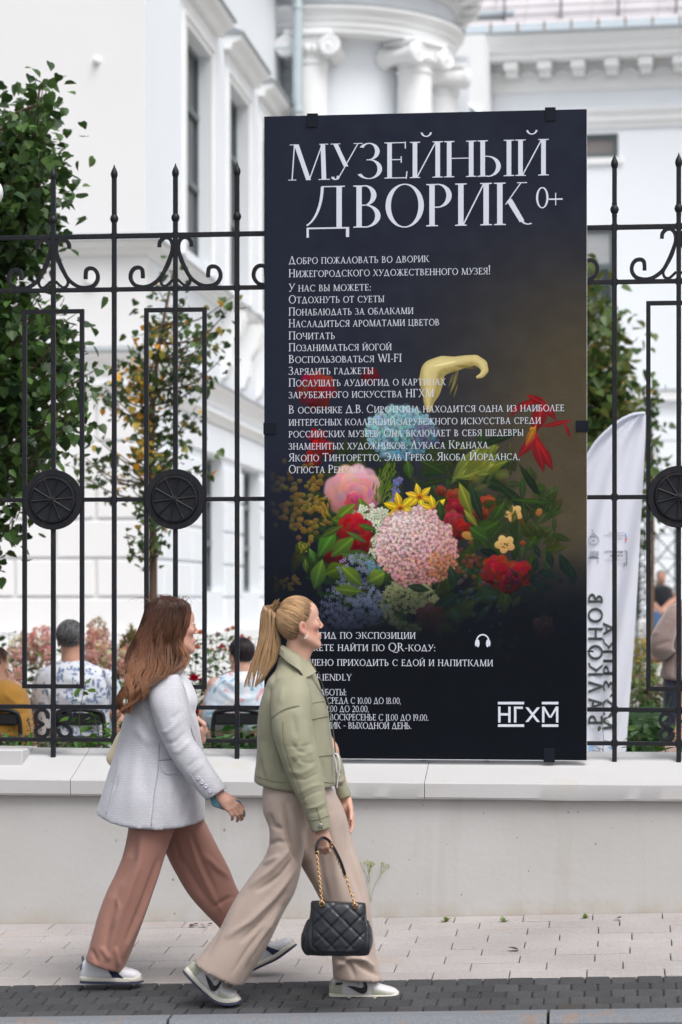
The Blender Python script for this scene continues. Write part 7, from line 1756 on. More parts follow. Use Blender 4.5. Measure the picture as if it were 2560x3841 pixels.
# collar
m=MB()
col_o=[(490,640),(470,690),(468,735),(560,790),(640,850),(690,905),(740,918),(800,870),(770,830),(735,790),(700,760),(640,720),(560,670)]
colr=[(488,632,-.050,468,715,-.064),(560,668,-.062,545,785,-.10),(640,715,-.066,640,850,-.135),(700,765,-.060,705,915,-.130),(735,800,-.045,795,868,-.085)]
vs=[];fs=[]
a_=catmull([P5(r[0],r[1],YB2+r[2]) for r in colr],5); b_=catmull([P5(r[3],r[4],YB2+r[5]) for r in colr],5)
for p,q_ in zip(a_,b_): vs+=[p,(p+q_)/2+Vector((0,-.014,.006)),q_+Vector((0,-.006,0)),q_+Vector((0,.004,0)),(p+q_)/2+Vector((0,.0,0)),p+Vector((0,.006,-.004))]
n_=len(a_)
for i in range(n_-1):
    for j in range(6): j2=(j+1)%6; fs.append((i*6+j,i*6+j2,(i+1)*6+j2,(i+1)*6+j))
fs+= [tuple(range(6)),tuple((n_-1)*6+j for j in range(6))]
m.add(vs,fs); m.build('collar',M['olive'],w2,True,60)
m=MB(); vs=[P5(x,y,YB2+yy) for x,y,yy in ((488,632,.045),(560,660,.06),(640,705,.06),(720,745,.05),(770,800,.03),(790,850,.0),(775,860,.05),(700,840,.10),(600,800,.09),(500,740,.07))]; n_=len(vs)
m.add(vs+[v+Vector((0,.008,0)) for v in vs],[tuple(range(n_)),tuple(range(2*n_-1,n_-1,-1))]+[(i,(i+1)%n_,n_+(i+1)%n_,n_+i) for i in range(n_)]); m.build('far_collar',M['olive_d'],w2)
seam(jk,w2,[(752,1150),(800,1138),(880,1128)],T5,M['olive_d'],.0016); seam(jk,w2,[(755,1290),(820,1275),(892,1262)],T5,M['olive_d'],.0026); seam(jk,w2,[(805,1620),(860,1610),(938,1605)],T5,M['olive_d'],.0024)
seam(jk,w2,[(262,1790),(400,1832),(530,1850)],T5,M['olive_d'],.0014); seam(jk,w2,[(860,1845),(950,1850)],T5,M['olive_d'],.0014)
seam(jk,w2,[(755,930),(800,1000),(850,1080),(880,1180)],T5,M['olive_d'],.0022)
seam(sl2,w2,[(400,1280),(470,1225),(560,1185),(645,1170)],T5,M['olive_d'],.0015); seam(sl2,w2,[(500,1310),(505,1480),(560,1660),(600,1780),(650,1900),(700,2040)],T5,M['olive_d'],.0013)
seam(sl2,w2,[(720,2180),(810,2170),(905,2138)],T5,M['olive_d'],.0018); seam(sl2,w2,[(795,2060),(820,2150),(850,2260)],T5,M['olive_d'],.0013)
m=MB(); p=onsurf(sl2,829,2225,T5,.002); m.lathe([(.0085,.002),(.0085,-.0015),(.006,-.0035),(0,-.003)],c=p,n=16,axis='y'); m.build('snap_button',mat('dull_steel',(.30,.30,.33),.4,metal=.6),w2,True,40)
M['zip']=mat('zip_teeth',(.10,.10,.08),.4,metal=.5)
m=MB(); zp=catmull([P5(x,y,YB2-.03+yy) for x,y,yy in ((792,870,-.03),(820,960,-.01),(850,1060,.0),(880,1150,0),(905,1270,0),(925,1420,0),(940,1560,0),(948,1680,0))],8); m.tube([p+Vector((.012,-.02,0)) for p in zp],.0028,6); m.build('zip',M['zip'],w2)
tube_on(w2,[P5(950,1590,YB2-.05),P5(985,1610,YB2-.07),P5(1000,1700,YB2-.07),P5(985,1800,YB2-.06),P5(975,1900,YB2-.05)],.0035,M['lace'],'drawstring')
tube_on(w2,[P5(945,1600,YB2-.05),P5(965,1660,YB2-.06),P5(975,1750,YB2-.06),P5(1000,1780,YB2-.06)],.0035,M['lace'],'drawstring')
# trousers
M['beige']=cloth('beige_viscose',(.44,.345,.295),.6,None,.04,.15,.35,wr=.15)
m=MB()
loft(m,[(868,-110,1075,-110,9.72,.135),(858,-30,1100,-30,9.70,.15),(862,50,1090,50,9.68,.14),(888,130,1045,140,9.66,.12),(872,235,1018,300,9.645,.112),(800,335,990,405,9.64,.11),(735,430,950,480,9.635,.11),(670,560,890,610,9.63,.115),(612,640,835,710,9.625,.118),(560,704,772,808,9.62,.118)],T6)
loft(m,[(880,-110,1110,-110,9.74,.135),(905,-30,1170,-30,9.76,.15),(930,60,1215,60,9.78,.14),(960,150,1238,160,9.79,.12),(1010,260,1268,250,9.80,.112),(1080,380,1300,360,9.80,.108),(1130,490,1325,480,9.80,.105),(1150,600,1340,600,9.80,.105),(1158,690,1352,690,9.80,.108),(1164,772,1376,784,9.80,.11)],T6)
tr2=garment('trousers',m,M['beige'],w2,.007,6,cr6(
 ([(945,20),(960,150),(1005,280)],9,-0.0189),([(975,20),(1000,140),(1050,270)],22,0.0135),([(985,200),(900,300),(800,380)],12,0.0135),([(995,250),(930,330),(830,400)],9,-0.0135),([(1000,300),(900,430),(800,530),(700,600)],12,0.0162),([(960,400),(860,520),(760,620)],10,-0.0135),([(930,470),(850,600),(790,720)],12,0.0135),([(880,560),(800,700),(770,790)],9,-0.0095),([(870,200),(920,180),(960,190)],9,-0.0095),([(860,280),(930,240)],9,0.0095),([(760,430),(700,560),(620,660)],20,0.0081),([(690,540),(650,620),(600,690)],9,-0.0068),([(720,760),(790,650),(860,560)],7,-0.0068),
 ([(1090,200),(1110,330),(1140,460)],18,-0.0108),([(1150,60),(1170,250),(1200,450)],24,0.0135),([(1210,120),(1240,280),(1290,450)],14,-0.0108),([(1250,220),(1290,370),(1320,520)],12,0.0081),([(1170,690),(1230,710),(1260,780)],9,-0.0108),([(1180,730),(1240,690),(1310,700)],10,0.0135),([(1250,700),(1310,740),(1370,775)],10,-0.0135),([(1270,680),(1340,730)],9,0.0121),([(885,60),(900,110),(945,135)],10,-0.0121)),(.005,6,(1,1,0.5400)))
# shoes
def col2(u,z,near):
    sage=(.40,.41,.33)
    if z<.10: return (.46,.45,.40)
    if u<.20 and z<.72: return sage
    if u<.05: return (.25,.25,.22)
    if .60<u<.80 and z<.50: return sage
    if u>.80 and z<.62: return (.47,.48,.42)
    if .40<u<.44 and z>.55: return (.30,.31,.27)
    return (.60,.585,.60)
sw=[(.27,.62),(.33,.34),(.42,.16),(.52,.14),(.60,.30),(.64,.62),(.62,.86),(.58,.80),(.575,.55),(.52,.38),(.42,.36),(.33,.48)]
o,q,Wf,st=flat_shoe(w2,T6,1146,1455,872,876,9.80,col2,M['sole_w'],M['sole_n'],.095)
side_patch(o,q,Wf,[(.26,.56),(.36,.36),(.47,.20),(.53,.28),(.55,.60),(.52,.86),(.49,.84),(.50,.60),(.46,.48),(.38,.52)],M['blackp'],'side_mark',st=st,hgt=hf,off=.007); laces(o,q,Wf,.47,.68,5,M['lace'])
side_patch(o,q,Wf,[(.10,.60),(.18,.62),(.20,.70),(.11,.72)],M['blackp'],'heel_mark',st=st,hgt=hf)
o,q,Wf,st=shoe(w2,[(507,745),(545,785),(600,838),(650,876),(700,890),(745,888),(764,878)],9.62,.095,HH,col2,M['sole_w'],M['sole_n'],T6)
side_patch(o,q,Wf,[(.26,.56),(.36,.36),(.47,.20),(.53,.28),(.55,.60),(.52,.86),(.49,.84),(.50,.60),(.46,.48),(.38,.52)],M['blackp'],'side_mark',st=st,hgt=hf,off=.007); laces(o,q,Wf,.47,.68,5,M['lace'])
face_lines(w2,Ph2,(.16,.09,.055),(.03,.02,.015))
# hair: combed back into a ponytail
C0=Ph2(-.105,0,.040); RX=np.array([.086,.075,.092]); tie=P5(440,300,YB2-.03); 
f_,l_,u_=frame(fwd)
def todir(p): d=Vector(p)-C0; v=Vector((d.dot(f_)/RX[0],d.dot(l_)/RX[1],d.dot(u_)/RX[2])); return v.normalized()
def frd(v,k=1.0): return C0+(f_*v.x*RX[0]+l_*v.y*RX[1]+u_*v.z*RX[2])*k
def bnd(y): return float(np.interp(y,[180,230,265,300,350,400,440,470,520,600,660],[735,765,778,770,752,735,700,655,640,632,600]))
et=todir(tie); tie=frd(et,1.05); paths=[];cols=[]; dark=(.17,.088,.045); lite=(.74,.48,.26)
def inhair(v):
    p=frd(v); x,y=proj(np.array([[p.x,p.y,p.z]])); xx_=(x[0]-850)*2.352; yy_=(y[0]-2150)*2.352; return xx_<bnd(yy_)-abs(v.y)*6 and yy_<665
cnt=0
while cnt<2600:
    v=Vector((rh.gauss(0,1),rh.gauss(0,1),rh.gauss(0,1))).normalized()
    if v.y>.5 or not inhair(v): continue
    cnt+=1; P=[]; C=[]; ang=v.angle(et); lift=rh.uniform(.99,1.03)
    for j in range(10):
        t=j/9; q_=v.slerp(et,t) if ang>.02 else v; P.append(frd(q_,lift*(1-.02*t)+.004*math.sin(t*3+cnt)))
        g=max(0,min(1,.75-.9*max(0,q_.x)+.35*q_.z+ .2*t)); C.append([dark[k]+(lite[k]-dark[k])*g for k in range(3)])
    vv=rh.uniform(.6,1.3)*(.8+.4*((int(v.z*14)*31+int(v.y*9)*17)%7)/6); paths.append(P); cols.append([[k*vv for k in c] for c in C])
PR=[(262,345,425),(300,318,452),(360,305,460),(450,296,464),(540,284,466),(620,268,462),(700,240,450),(780,222,430),(860,205,388),(930,190,350),(985,176,322)]
py=[r[0] for r in PR]; pl=[r[1] for r in PR]; pr_=[r[2] for r in PR]
for i in range(2200):
    a=rh.random(); dep=rh.uniform(-1,1); ye=rh.uniform(820,1010)-130*max(0,a-.6); P=[tie+Vector((rh.gauss(0,.004),rh.gauss(0,.010),rh.gauss(0,.012)))]; C=[]
    P.append(P5(395-a*10,290+a*30-rh.uniform(0,12),YB2-.03+.015*dep)); y0=290+a*90
    for j in range(12):
        t=j/11; y=y0+(ye-y0)*t; l2,r2=np.interp(y,py,pl),np.interp(y,py,pr_); aa=a+.05*math.sin(t*5+int(a*9)*1.3); 
        P.append(P5(l2+(r2-l2)*min(1.04,max(-.04,aa))+(5+y*.010)*math.sin(y*.011+int(a*8))+rh.gauss(0,1.2),y,YB2-.03-.036*math.sqrt(max(.05,1-(2*a-1)**2))*(1 if dep>-.5 else -1)*abs(dep)**.4))
    g=rh.random(); 
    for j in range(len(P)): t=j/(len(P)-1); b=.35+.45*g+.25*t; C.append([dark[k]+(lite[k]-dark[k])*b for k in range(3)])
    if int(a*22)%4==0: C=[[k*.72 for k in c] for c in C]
    paths.append(P); cols.append(C)
core=MB(); nn=26
sph=MB(); sph.sphere((0,0,0),1.0,40,26)
keep=[]; vv=[]
for p in sph.v: v=Vector(p).normalized(); vv.append(frd(v,.985))
ff=[f for f in sph.f if all(inhair(Vector(sph.v[i]).normalized()) or Vector(sph.v[i]).y>.3 and todir(vv[i]).x<.35 for i in f)]
core.add(vv,ff); loft(core,[(PR[k][1]+14,PR[k][0],PR[k][2]-14,PR[k][0],YB2-.03,.024,2) for k in range(2,8)],T5,n=16,sub=2)
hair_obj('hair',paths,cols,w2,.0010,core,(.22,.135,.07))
m=MB(); t0=tie; m.tube([t0+Vector((.010+.006*math.sin(a)*.4,.013*math.cos(a),.015*math.sin(a))) for a in [i*2*math.pi/16 for i in range(17)]],.0085,8,cap=False); m.build('hair_tie',M['clip'],w2,True)
# handbag
YH=9.47
hb=empty('handbag',P6(1180,680,YH),label='black quilted handbag with gold chain straps carried by the ponytailed woman',cat='handbag')
M['bag']=cloth('black_quilted_leather',(.012,.014,.02),.34,None,.1,0,.5,6,.25)
m=MB(); loft(m,[(1066,440,1304,450,YH,.030,3.2),(1064,470,1306,478,YH,.045,3.0),(1056,530,1312,540,YH,.058,2.8),(1040,590,1324,595,YH,.066,2.8),(1034,640,1330,640,YH,.068,2.8),(1044,672,1318,676,YH,.055,2.8)],T6,n=48)
qc=[]
for k in range(-3,6):
    x0=1040+k*84; qc.append(([(x0,440),(x0+150,590),(x0+240,680)],3.4,-.0045)); qc.append(([(x0+60,440),(x0-90,590),(x0-180,680)],3.2,-.006))
def clipseg(c):
    pts,w_,a=c; P=[]
    for i in range(41):
        t=i/40*(len(pts)-1); k=min(int(t),len(pts)-2); f=t-k; x=pts[k][0]*(1-f)+pts[k+1][0]*f; y=pts[k][1]*(1-f)+pts[k+1][1]*f
        if 1066<x<1310 and 445<y<668 and abs(x-1187)+.0*y<250: P.append((x,y))
    return (P[::4]+[P[-1]],w_,a) if len(P)>4 else None
qs=[clipseg(c) for c in qc]; qs=[([T6(*p) for p in c[0]],c[1]/1.1615,c[2]) for c in qs if c]
body=garment('pouch',m,M['bag'],hb,.005,3,qs+cr6(([(1066,470),(1066,640)],5,-.007),([(1308,490),(1312,650)],5,-.007),([(1090,660),(1290,662)],8,.004)),(.002,22))
# side gussets bulge beyond the front panel
m=MB(); loft(m,[(1050,520,1075,520,YH+.02,.03),(1030,570,1075,570,YH+.02,.045),(1022,610,1075,612,YH+.02,.05),(1028,650,1075,655,YH+.02,.045),(1045,674,1075,676,YH+.02,.03)],T6,n=20); garment('gusset',m,M['bag'],hb,.005,3,(),(.003,40)); m=MB(); loft(m,[(1300,525,1318,530,YH+.02,.03),(1300,570,1331,575,YH+.02,.045),(1300,620,1334,622,YH+.02,.05),(1300,655,1326,655,YH+.02,.045),(1300,672,1312,672,YH+.02,.03)],T6,n=20); garment('gusset',m,M['bag'],hb,.005,3,(),(.003,40))
M['gold']=mat('pale_gold',(.78,.50,.26),.25,.05,metal=.95)
for x,y in ((1113,453),(1259,462)):
    p=P6(x,y,YH-.045); m=MB(); n=20
    m.lathe([(.0065,-.002),(.0085,-.005),(.0115,-.004),(.0125,.001),(.0115,.004)],c=p,n=n,axis='y'); m.build('grommet',M['gold'],hb,True,50)
def chain(a,b,n,name='chain'):
    m=MB(); d=(b-a); 
    for i in range(n):
        c=a+d*((i+.5)/n); L2=d.length/n*.95; t=d.normalized(); s1=t.cross(Vector((0,1,0))).normalized() if i%2 else Vector((0,1,0)); s1=(s1*.8+Vector((.3,.3,0))*(.5 if i%2 else -.5)).normalized()
        P=[c+t*(L2*.78*math.cos(q))+s1*(.0052*math.sin(q)) for q in [2*math.pi*k/10 for k in range(11)]]; m.tube(P,.0019,5,cap=False)
    o=m.build(name,M['gold'],hb,True); o['kind']='stuff'; return o
chain(P6(1113,448,YH-.045),P6(1091,238,YH-.03),20); chain(P6(1257,458,YH-.045),P6(1218,335,YH-.04),12); chain(P6(1214,330,YH-.035),P6(1152,192,YH-.02),14); 
def strap(pts): m=MB(); m.bar(catmull(pts,6),.011,.004,up=(.3,1,0)); m.build('strap',M['bag'],hb)
strap([P6(1090,238,YH-.03),P6(1089,205,YH-.028),P6(1100,175,YH-.01)]); strap([P6(1215,330,YH-.042),P6(1195,270,YH-.04),P6(1168,215,YH-.03),P6(1145,180,YH-.01)])
strap([P6(1100,176,YH-.005),P6(1122,165,YH+.0),P6(1146,180,YH-.005)])
for x,y in ((1091,234),(1215,331)):
    p=P6(x,y,YH-.034); m=MB(); m.tube([p+Vector((.008*math.cos(a),0,.008*math.sin(a))) for a in [i*.5236 for i in range(13)]],.0016,6,cap=False); m.build('ring',M['gold'],hb,True)
# ================================================================ people in the garden behind the fence
TS=lambda x,y:(x/1.4255,2150+y/1.4255)
T9=lambda x,y:(2150+x/2.615,2000+y/2.615)
def pat(name,base,cols,scale,rough=.85,thr=.5,wav=False):
    m,n,l,b=nmat(name,rough,.2); tc=n.new('ShaderNodeTexCoord'); prev=None; out=None
    for i,(c,sc_,th,st) in enumerate(cols):
        mp=n.new('ShaderNodeMapping'); mp.inputs['Location'].default_value=(i*3.1,i*1.7,i*2.3); mp.inputs['Scale'].default_value=st; mp.inputs['Rotation'].default_value=(0,.6*i,0); l.new(tc.outputs['Object'],mp.inputs['Vector'])
        v=n.new('ShaderNodeTexNoise') if not wav else n.new('ShaderNodeTexVoronoi'); v.inputs['Scale'].default_value=sc_; l.new(mp.outputs[0],v.inputs['Vector'])
        if not wav: v.inputs['Detail'].default_value=1; v.inputs['Distortion'].default_value=.8; o=v.outputs['Fac']
        else: o=v.outputs['Distance']
        r=n.new('ShaderNodeMapRange'); r.inputs['From Min'].default_value=th; r.inputs['From Max'].default_value=th+(.03 if not wav else -.05); l.new(o,r.inputs['Value'])
        mx=n.new('ShaderNodeMix'); mx.data_type='RGBA'; l.new(r.outputs[0],mx.inputs[0])
        if out is None: mx.inputs[6].default_value=(*base,1)
        else: l.new(out,mx.inputs[6])
        mx.inputs[7].default_value=(*c,1); out=mx.outputs[2]
    l.new(out,b.inputs['Base Color']); return m
M['leafshirt']=pat('blue_leaf_print',(.66,.68,.74),[((.17,.22,.36),30,.33,(1,1,.40)),((.26,.32,.48),32,.32,(.40,1,1.1)),((.20,.26,.40),38,.27,(1,.6,.6))],1,wav=True)
M['floral']=pat('pastel_floral_print',(.60,.68,.78),[((.20,.42,.58),13,.56,(1,1,1)),((.74,.74,.78),11,.56,(1,1,1)),((.66,.36,.40),9,.62,(1,1,1))],1)
M['mustard']=cloth('mustard_cloth',(.42,.21,.035),.8); M['blackcloth']=cloth('black_tshirt',(.012,.013,.018),.85); M['denim']=cloth('blue_denim',(.035,.09,.20),.85); M['navycloth']=cloth('navy_trousers',(.03,.035,.06),.85); M['greycloth']=cloth('pale_grey_trousers',(.42,.44,.50),.85)
M['knit']=cloth('taupe_ribbed_knit',(.27,.20,.185),.95,((.33,.25,.23),26,.6),.05,.4); M['chair']=mat('black_plastic_chair',(.014,.015,.017),.45)
def chair(label,x0,x1,yt,Y,T,zs,group='black chairs in the garden'):
    a,b=PT(*T(x0,yt),Y),PT(*T(x1,yt),Y); cx=(a.x+b.x)/2; w_=b.x-a.x; zt=a.z; zs=zt-.34
    o=empty('garden_chair',(cx,Y+.2,ZG),label=label,cat='chair',group=group)
    m=MB(); P=[(cx-w_/2,Y,zs-.02),(cx-w_/2,Y-.02,zt-.06),(cx-w_/2+.05,Y-.03,zt),(cx+w_/2-.05,Y-.03,zt),(cx+w_/2,Y-.02,zt-.06),(cx+w_/2,Y,zs-.02)]; m.tube(catmull(P,5),.014,8); m.build('back_frame',M['chair'],o,True)
    for (za,zb_) in ((zt-.012,zt-.085),(zt-.15,zt-.215)):
        m=MB(); m.bbox(cx-w_/2+.01,Y-.035,zb_,cx+w_/2-.01,Y-.015,za,.008); m.build('back_slat',M['chair'],o)
    m=MB(); m.bbox(cx-w_/2,Y,zs-.03,cx+w_/2,Y+.42,zs,.012); m.build('seat',M['chair'],o)
    for sx in (-1,1):
        for (ya,yb) in ((Y,Y-.04),(Y+.40,Y+.44)):
            m=MB(); m.tube([(cx+sx*(w_/2-.02),ya,zs-.02),(cx+sx*(w_/2-.0),yb,ZG)],.013,8); m.build('leg',M['chair'],o,True)
    return o
def shorthair(parent,Ph,col,seed,n=700,k=1.0,length=.03,front=.045,lo=-.055,colv=.35,r=.0015):
    rr=random.Random(seed); C=Ph(-.106,0,.050); ax=[(Ph(1,0,0)-Ph(0,0,0)),(Ph(0,1,0)-Ph(0,0,0)),(Ph(0,0,1)-Ph(0,0,0))]; ax=[a.normalized() for a in ax]; kk=(Ph(1,0,0)-Ph(0,0,0)).length
    RX=(.088*kk,.076*kk,.083*kk); paths=[];cols=[]
    ok=lambda v:(v.x<.55 or v.z>.72-.0*v.x) and not (v.z<-.35 and v.x>-.25) and v.z>-.95 and not (v.x>.15 and v.z<.25)
    while len(paths)<n:
        v=Vector((rr.gauss(0,1),rr.gauss(0,1),rr.gauss(0,1))).normalized()
        if not ok(v): continue
        P=[]; dn=Vector((-.25,0,-1)); t=(dn-v*dn.dot(v)); t=t.normalized() if t.length>.05 else Vector((-1,0,0)); t=(t+Vector((rr.gauss(0,.3),rr.gauss(0,.3),rr.gauss(0,.3)))).normalized()
        for j in range(5):
            u=j/4; q=(v+t*u*length*kk*11).normalized(); f=1+.10*u*(1-u*.7)+.02; P.append(C+ax[0]*(q.x*RX[0]*f)+ax[1]*(q.y*RX[1]*f)+ax[2]*(q.z*RX[2]*f))
        w_=rr.uniform(1-colv,1+colv); g=rr.random(); c=[col[0][i]+(col[1][i]-col[0][i])*g for i in range(3)]; paths.append(P); cols.append([x*w_ for x in c])
    core=MB(); s_=MB(); s_.sphere((0,0,0),1,24,16); vs=[]; 
    for p in s_.v: q=Vector(p).normalized(); vs.append(C+ax[0]*(q.x*RX[0]*1.0)+ax[1]*(q.y*RX[1]*1.0)+ax[2]*(q.z*RX[2]*1.0))
    core.add(vs,[f for f in s_.f if all(ok(Vector(s_.v[i]).normalized()) for i in f)])
    return hair_obj('hair',paths,cols,parent,r,core,tuple(.6*x for x in col[0]))
def sitter(label,T,Y,headc,fwd,hk,neck,sho,hips,skin,limbs=(),hands=(),h=.006):
    """headc: crop position of the head's middle; the body is one mesh"""
    f=Vector(fwd).normalized(); C=PT(*T(*headc),Y); nt=C+f*(.104*hk)+Vector((0,0,-.03*hk))
    zz=ZG if T is not T9 else ZG
    p=empty('person',(C.x,C.y,ZG),label=label,cat='person')
    lo=[C.x-.75,Y-.75,ZG-.02]; hi=[C.x+.75,Y+.95,C.z+.22]
    s=SDF(lo,hi,h); N=Vector(PT(*T(*neck),Y)); Ph_,_=head(s,nt,f,hk,N,.050)
    for c in limbs: s.chain([Vector(q) for q in c[0]],c[1],.03)
    for hd in hands: hand(s,*hd[0],**hd[1])
    me,V=s.mesh('body',M['skin'],2); set_vcol(me,skin_colors(V,skin,extra=[(Ph_(-.020,0,-.039),(.012,.024,.0095),LIP,.6),(Ph_(-.082,.074,.0),(.016,.012,.028),(.60,.24,.17),.4),(Ph_(-.082,-.074,.0),(.016,.012,.028),(.60,.24,.17),.4)])); link(bpy.data.objects.new('body',me),p)
    return p,Ph_,C
# --- grey-haired man in the leaf-print shirt, seen from behind
Y=14.5; pS=lambda x,y,Y_=14.5:PT(*TS(x,y),Y_)
c0=pS(410,640)
man,PhM,Cm=sitter('grey-haired man in a white shirt with blue leaves seated with his back to the fence',TS,Y,(376,345),(.12,1,0),1.06,(385,475),None,None,(.50,.27,.19),
  limbs=[([pS(385,480),pS(400,620),pS(400,930)],[.06,.13,.14]),([pS(385,940),pS(385,960,14.9),(c0.x-.1,15.0,ZG+.42),(c0.x-.12,15.0,ZG)],[.13,.09,.06,.04]),([pS(470,940),pS(470,960,14.9),(c0.x+.14,15.0,ZG+.42),(c0.x+.16,15.0,ZG)],[.11,.09,.06,.04]),
         ([pS(250,560),pS(195,760),pS(240,880,14.85)],[.06,.045,.03]),([pS(560,560),pS(610,740),pS(560,880,14.85)],[.06,.045,.03])])
m=MB(); loft(m,[(325,466,440,466,14.5,.06),(270,492,505,490,14.5,.10),(205,530,585,528,14.5,.13),(180,590,628,590,14.5,.15),(182,680,618,680,14.5,.15),(200,780,600,780,14.5,.15),(205,900,600,900,14.5,.16),(215,990,600,990,14.5,.17)],TS,n=36)
crs=[([TS(*p) for p in a],w_/1.4255,amp) for a,w_,amp in (([(300,640),(400,690),(520,660)],14,.008),([(260,700),(400,740),(560,700)],14,-.008),([(240,600),(300,700)],18,.008),([(560,600),(520,720)],18,.008),([(280,800),(420,840),(560,800)],14,.008),([(330,560),(420,580),(500,560)],16,.006))]
garment('shirt',m,M['leafshirt'],man,.011,5,crs,(.008,8))
m=MB(); loft(m,[(215,520,265,500,14.47,.07),(185,600,260,600,14.48,.075),(165,690,235,690,14.5,.07),(168,765,226,762,14.52,.06)],TS,n=20); garment('sleeve',m,M['leafshirt'],man,.01,4,(),(.006,12))
m=MB(); loft(m,[(545,505,600,525,14.47,.07),(560,600,640,600,14.48,.075),(575,690,645,690,14.5,.07),(560,765,622,762,14.52,.06)],TS,n=20); garment('sleeve',m,M['leafshirt'],man,.01,4,(),(.006,12))
m=MB(); loft(m,[(220,950,600,950,14.55,.14),(230,1010,590,1010,14.6,.15),(250,1070,570,1070,14.75,.2)],TS,n=24); garment('trousers',m,M['navycloth'],man,.012,4)
shorthair(man,PhM,((.05,.05,.055),(.30,.30,.31)),71,1500,colv=.5,length=.026)
chair('black chair under the grey-haired man in the blue leaf shirt',300,560,735,14.36,TS,0)
# --- dark-haired woman in the pastel floral blouse, looking left
Y=14.9; pW=lambda x,y,Y_=14.9:PT(*TS(x,y),Y_); c0=pW(1250,700)
wo,PhW,Cw=sitter('dark short-haired woman in a pastel floral blouse seated between the two walking women',TS,Y,(1294,432),(-.72,.70,-.05),.98,(1300,520),None,None,(.56,.32,.24),
  limbs=[([pW(1300,520),pW(1260,640),pW(1260,900)],[.05,.12,.13]),([pW(1240,930),pW(1180,940,15.3),(c0.x-.2,15.45,ZG+.4),(c0.x-.22,15.4,ZG)],[.12,.09,.06,.04]),([pW(1330,930),pW(1290,940,15.35),(c0.x-.05,15.5,ZG+.4),(c0.x-.05,15.45,ZG)],[.12,.09,.06,.04]),
    ([pW(1150,600),pW(1100,760),pW(1150,840,15.2)],[.05,.04,.026]),([pW(1400,600),pW(1430,760),pW(1350,850,15.2)],[.05,.04,.026])])
m=MB(); loft(m,[(1270,522,1350,522,14.9,.06),(1195,545,1400,540,14.9,.10),(1135,585,1430,580,14.9,.13),(1100,650,1440,650,14.9,.14),(1085,720,1435,720,14.9,.15),(1080,790,1425,790,14.9,.15),(1120,840,1410,840,14.9,.15)],TS,n=32)
garment('blouse',m,M['floral'],wo,.011,5,[([TS(*p) for p in a],w_/1.4255,amp) for a,w_,amp in (([(1150,600),(1250,680),(1400,660)],14,.009),([(1120,680),(1240,730),(1380,720)],12,-.008),([(1180,560),(1280,620)],14,.008),([(1100,760),(1200,790)],12,.006))],(.008,8))
m=MB(); loft(m,[(1165,830,1400,830,15.0,.15),(1170,900,1400,900,15.05,.16),(1175,980,1400,980,15.1,.18)],TS,n=24); garment('trousers',m,M['greycloth'],wo,.012,4)
shorthair(wo,PhW,((.018,.012,.016),(.05,.035,.045)),72,1300,length=.04)
chair('black chair under the dark-haired woman in the floral blouse',1145,1400,735,14.74,TS,0)
# --- person in mustard at the left edge
Y=14.3; pL=lambda x,y,Y_=14.3:PT(*TS(x,y),Y_); c0=pL(40,750)
le,PhL,Cl=sitter('person in a mustard top with chin resting on a hand, cut by the left edge',TS,Y,(-34,480),(.75,.62,-.1),1.0,(-30,580),None,None,(.56,.32,.24),
  limbs=[([pL(-30,580),pL(10,700),pL(20,940)],[.05,.12,.13]),([pL(0,940),pL(40,950,14.7),(c0.x+.1,14.8,ZG+.42),(c0.x+.1,14.8,ZG)],[.12,.09,.06,.04]),([pL(80,620),pL(120,800,14.4),pL(60,610,14.62)],[.05,.04,.026])],
  hands=[((pL(62,600,14.60),(-.25,0,1),(-1,-.2,0),(0,-1,.2)),dict(curl=(.4,.6,.4),k=.95))])
m=MB(); loft(m,[(-90,570,40,570,14.3,.07),(-110,590,95,585,14.3,.12),(-120,640,140,625,14.3,.15),(-120,720,160,720,14.3,.15),(-120,820,175,820,14.3,.16),(-120,940,195,940,14.35,.17),(-110,990,190,990,14.4,.18)],TS,n=32)
garment('top',m,M['mustard'],le,.012,5,[([TS(*p) for p in a],w_/1.4255,amp) for a,w_,amp in (([(20,640),(90,700),(150,690)],12,.009),([(0,700),(90,760),(160,740)],12,-.008),([(30,860),(120,880)],12,.008))],(.008,8))
shorthair(le,PhL,((.04,.016,.014),(.09,.04,.03)),73,1000,length=.045)
chair('black chair under the person in the mustard top at the left edge',-90,110,735,14.16,TS,0)
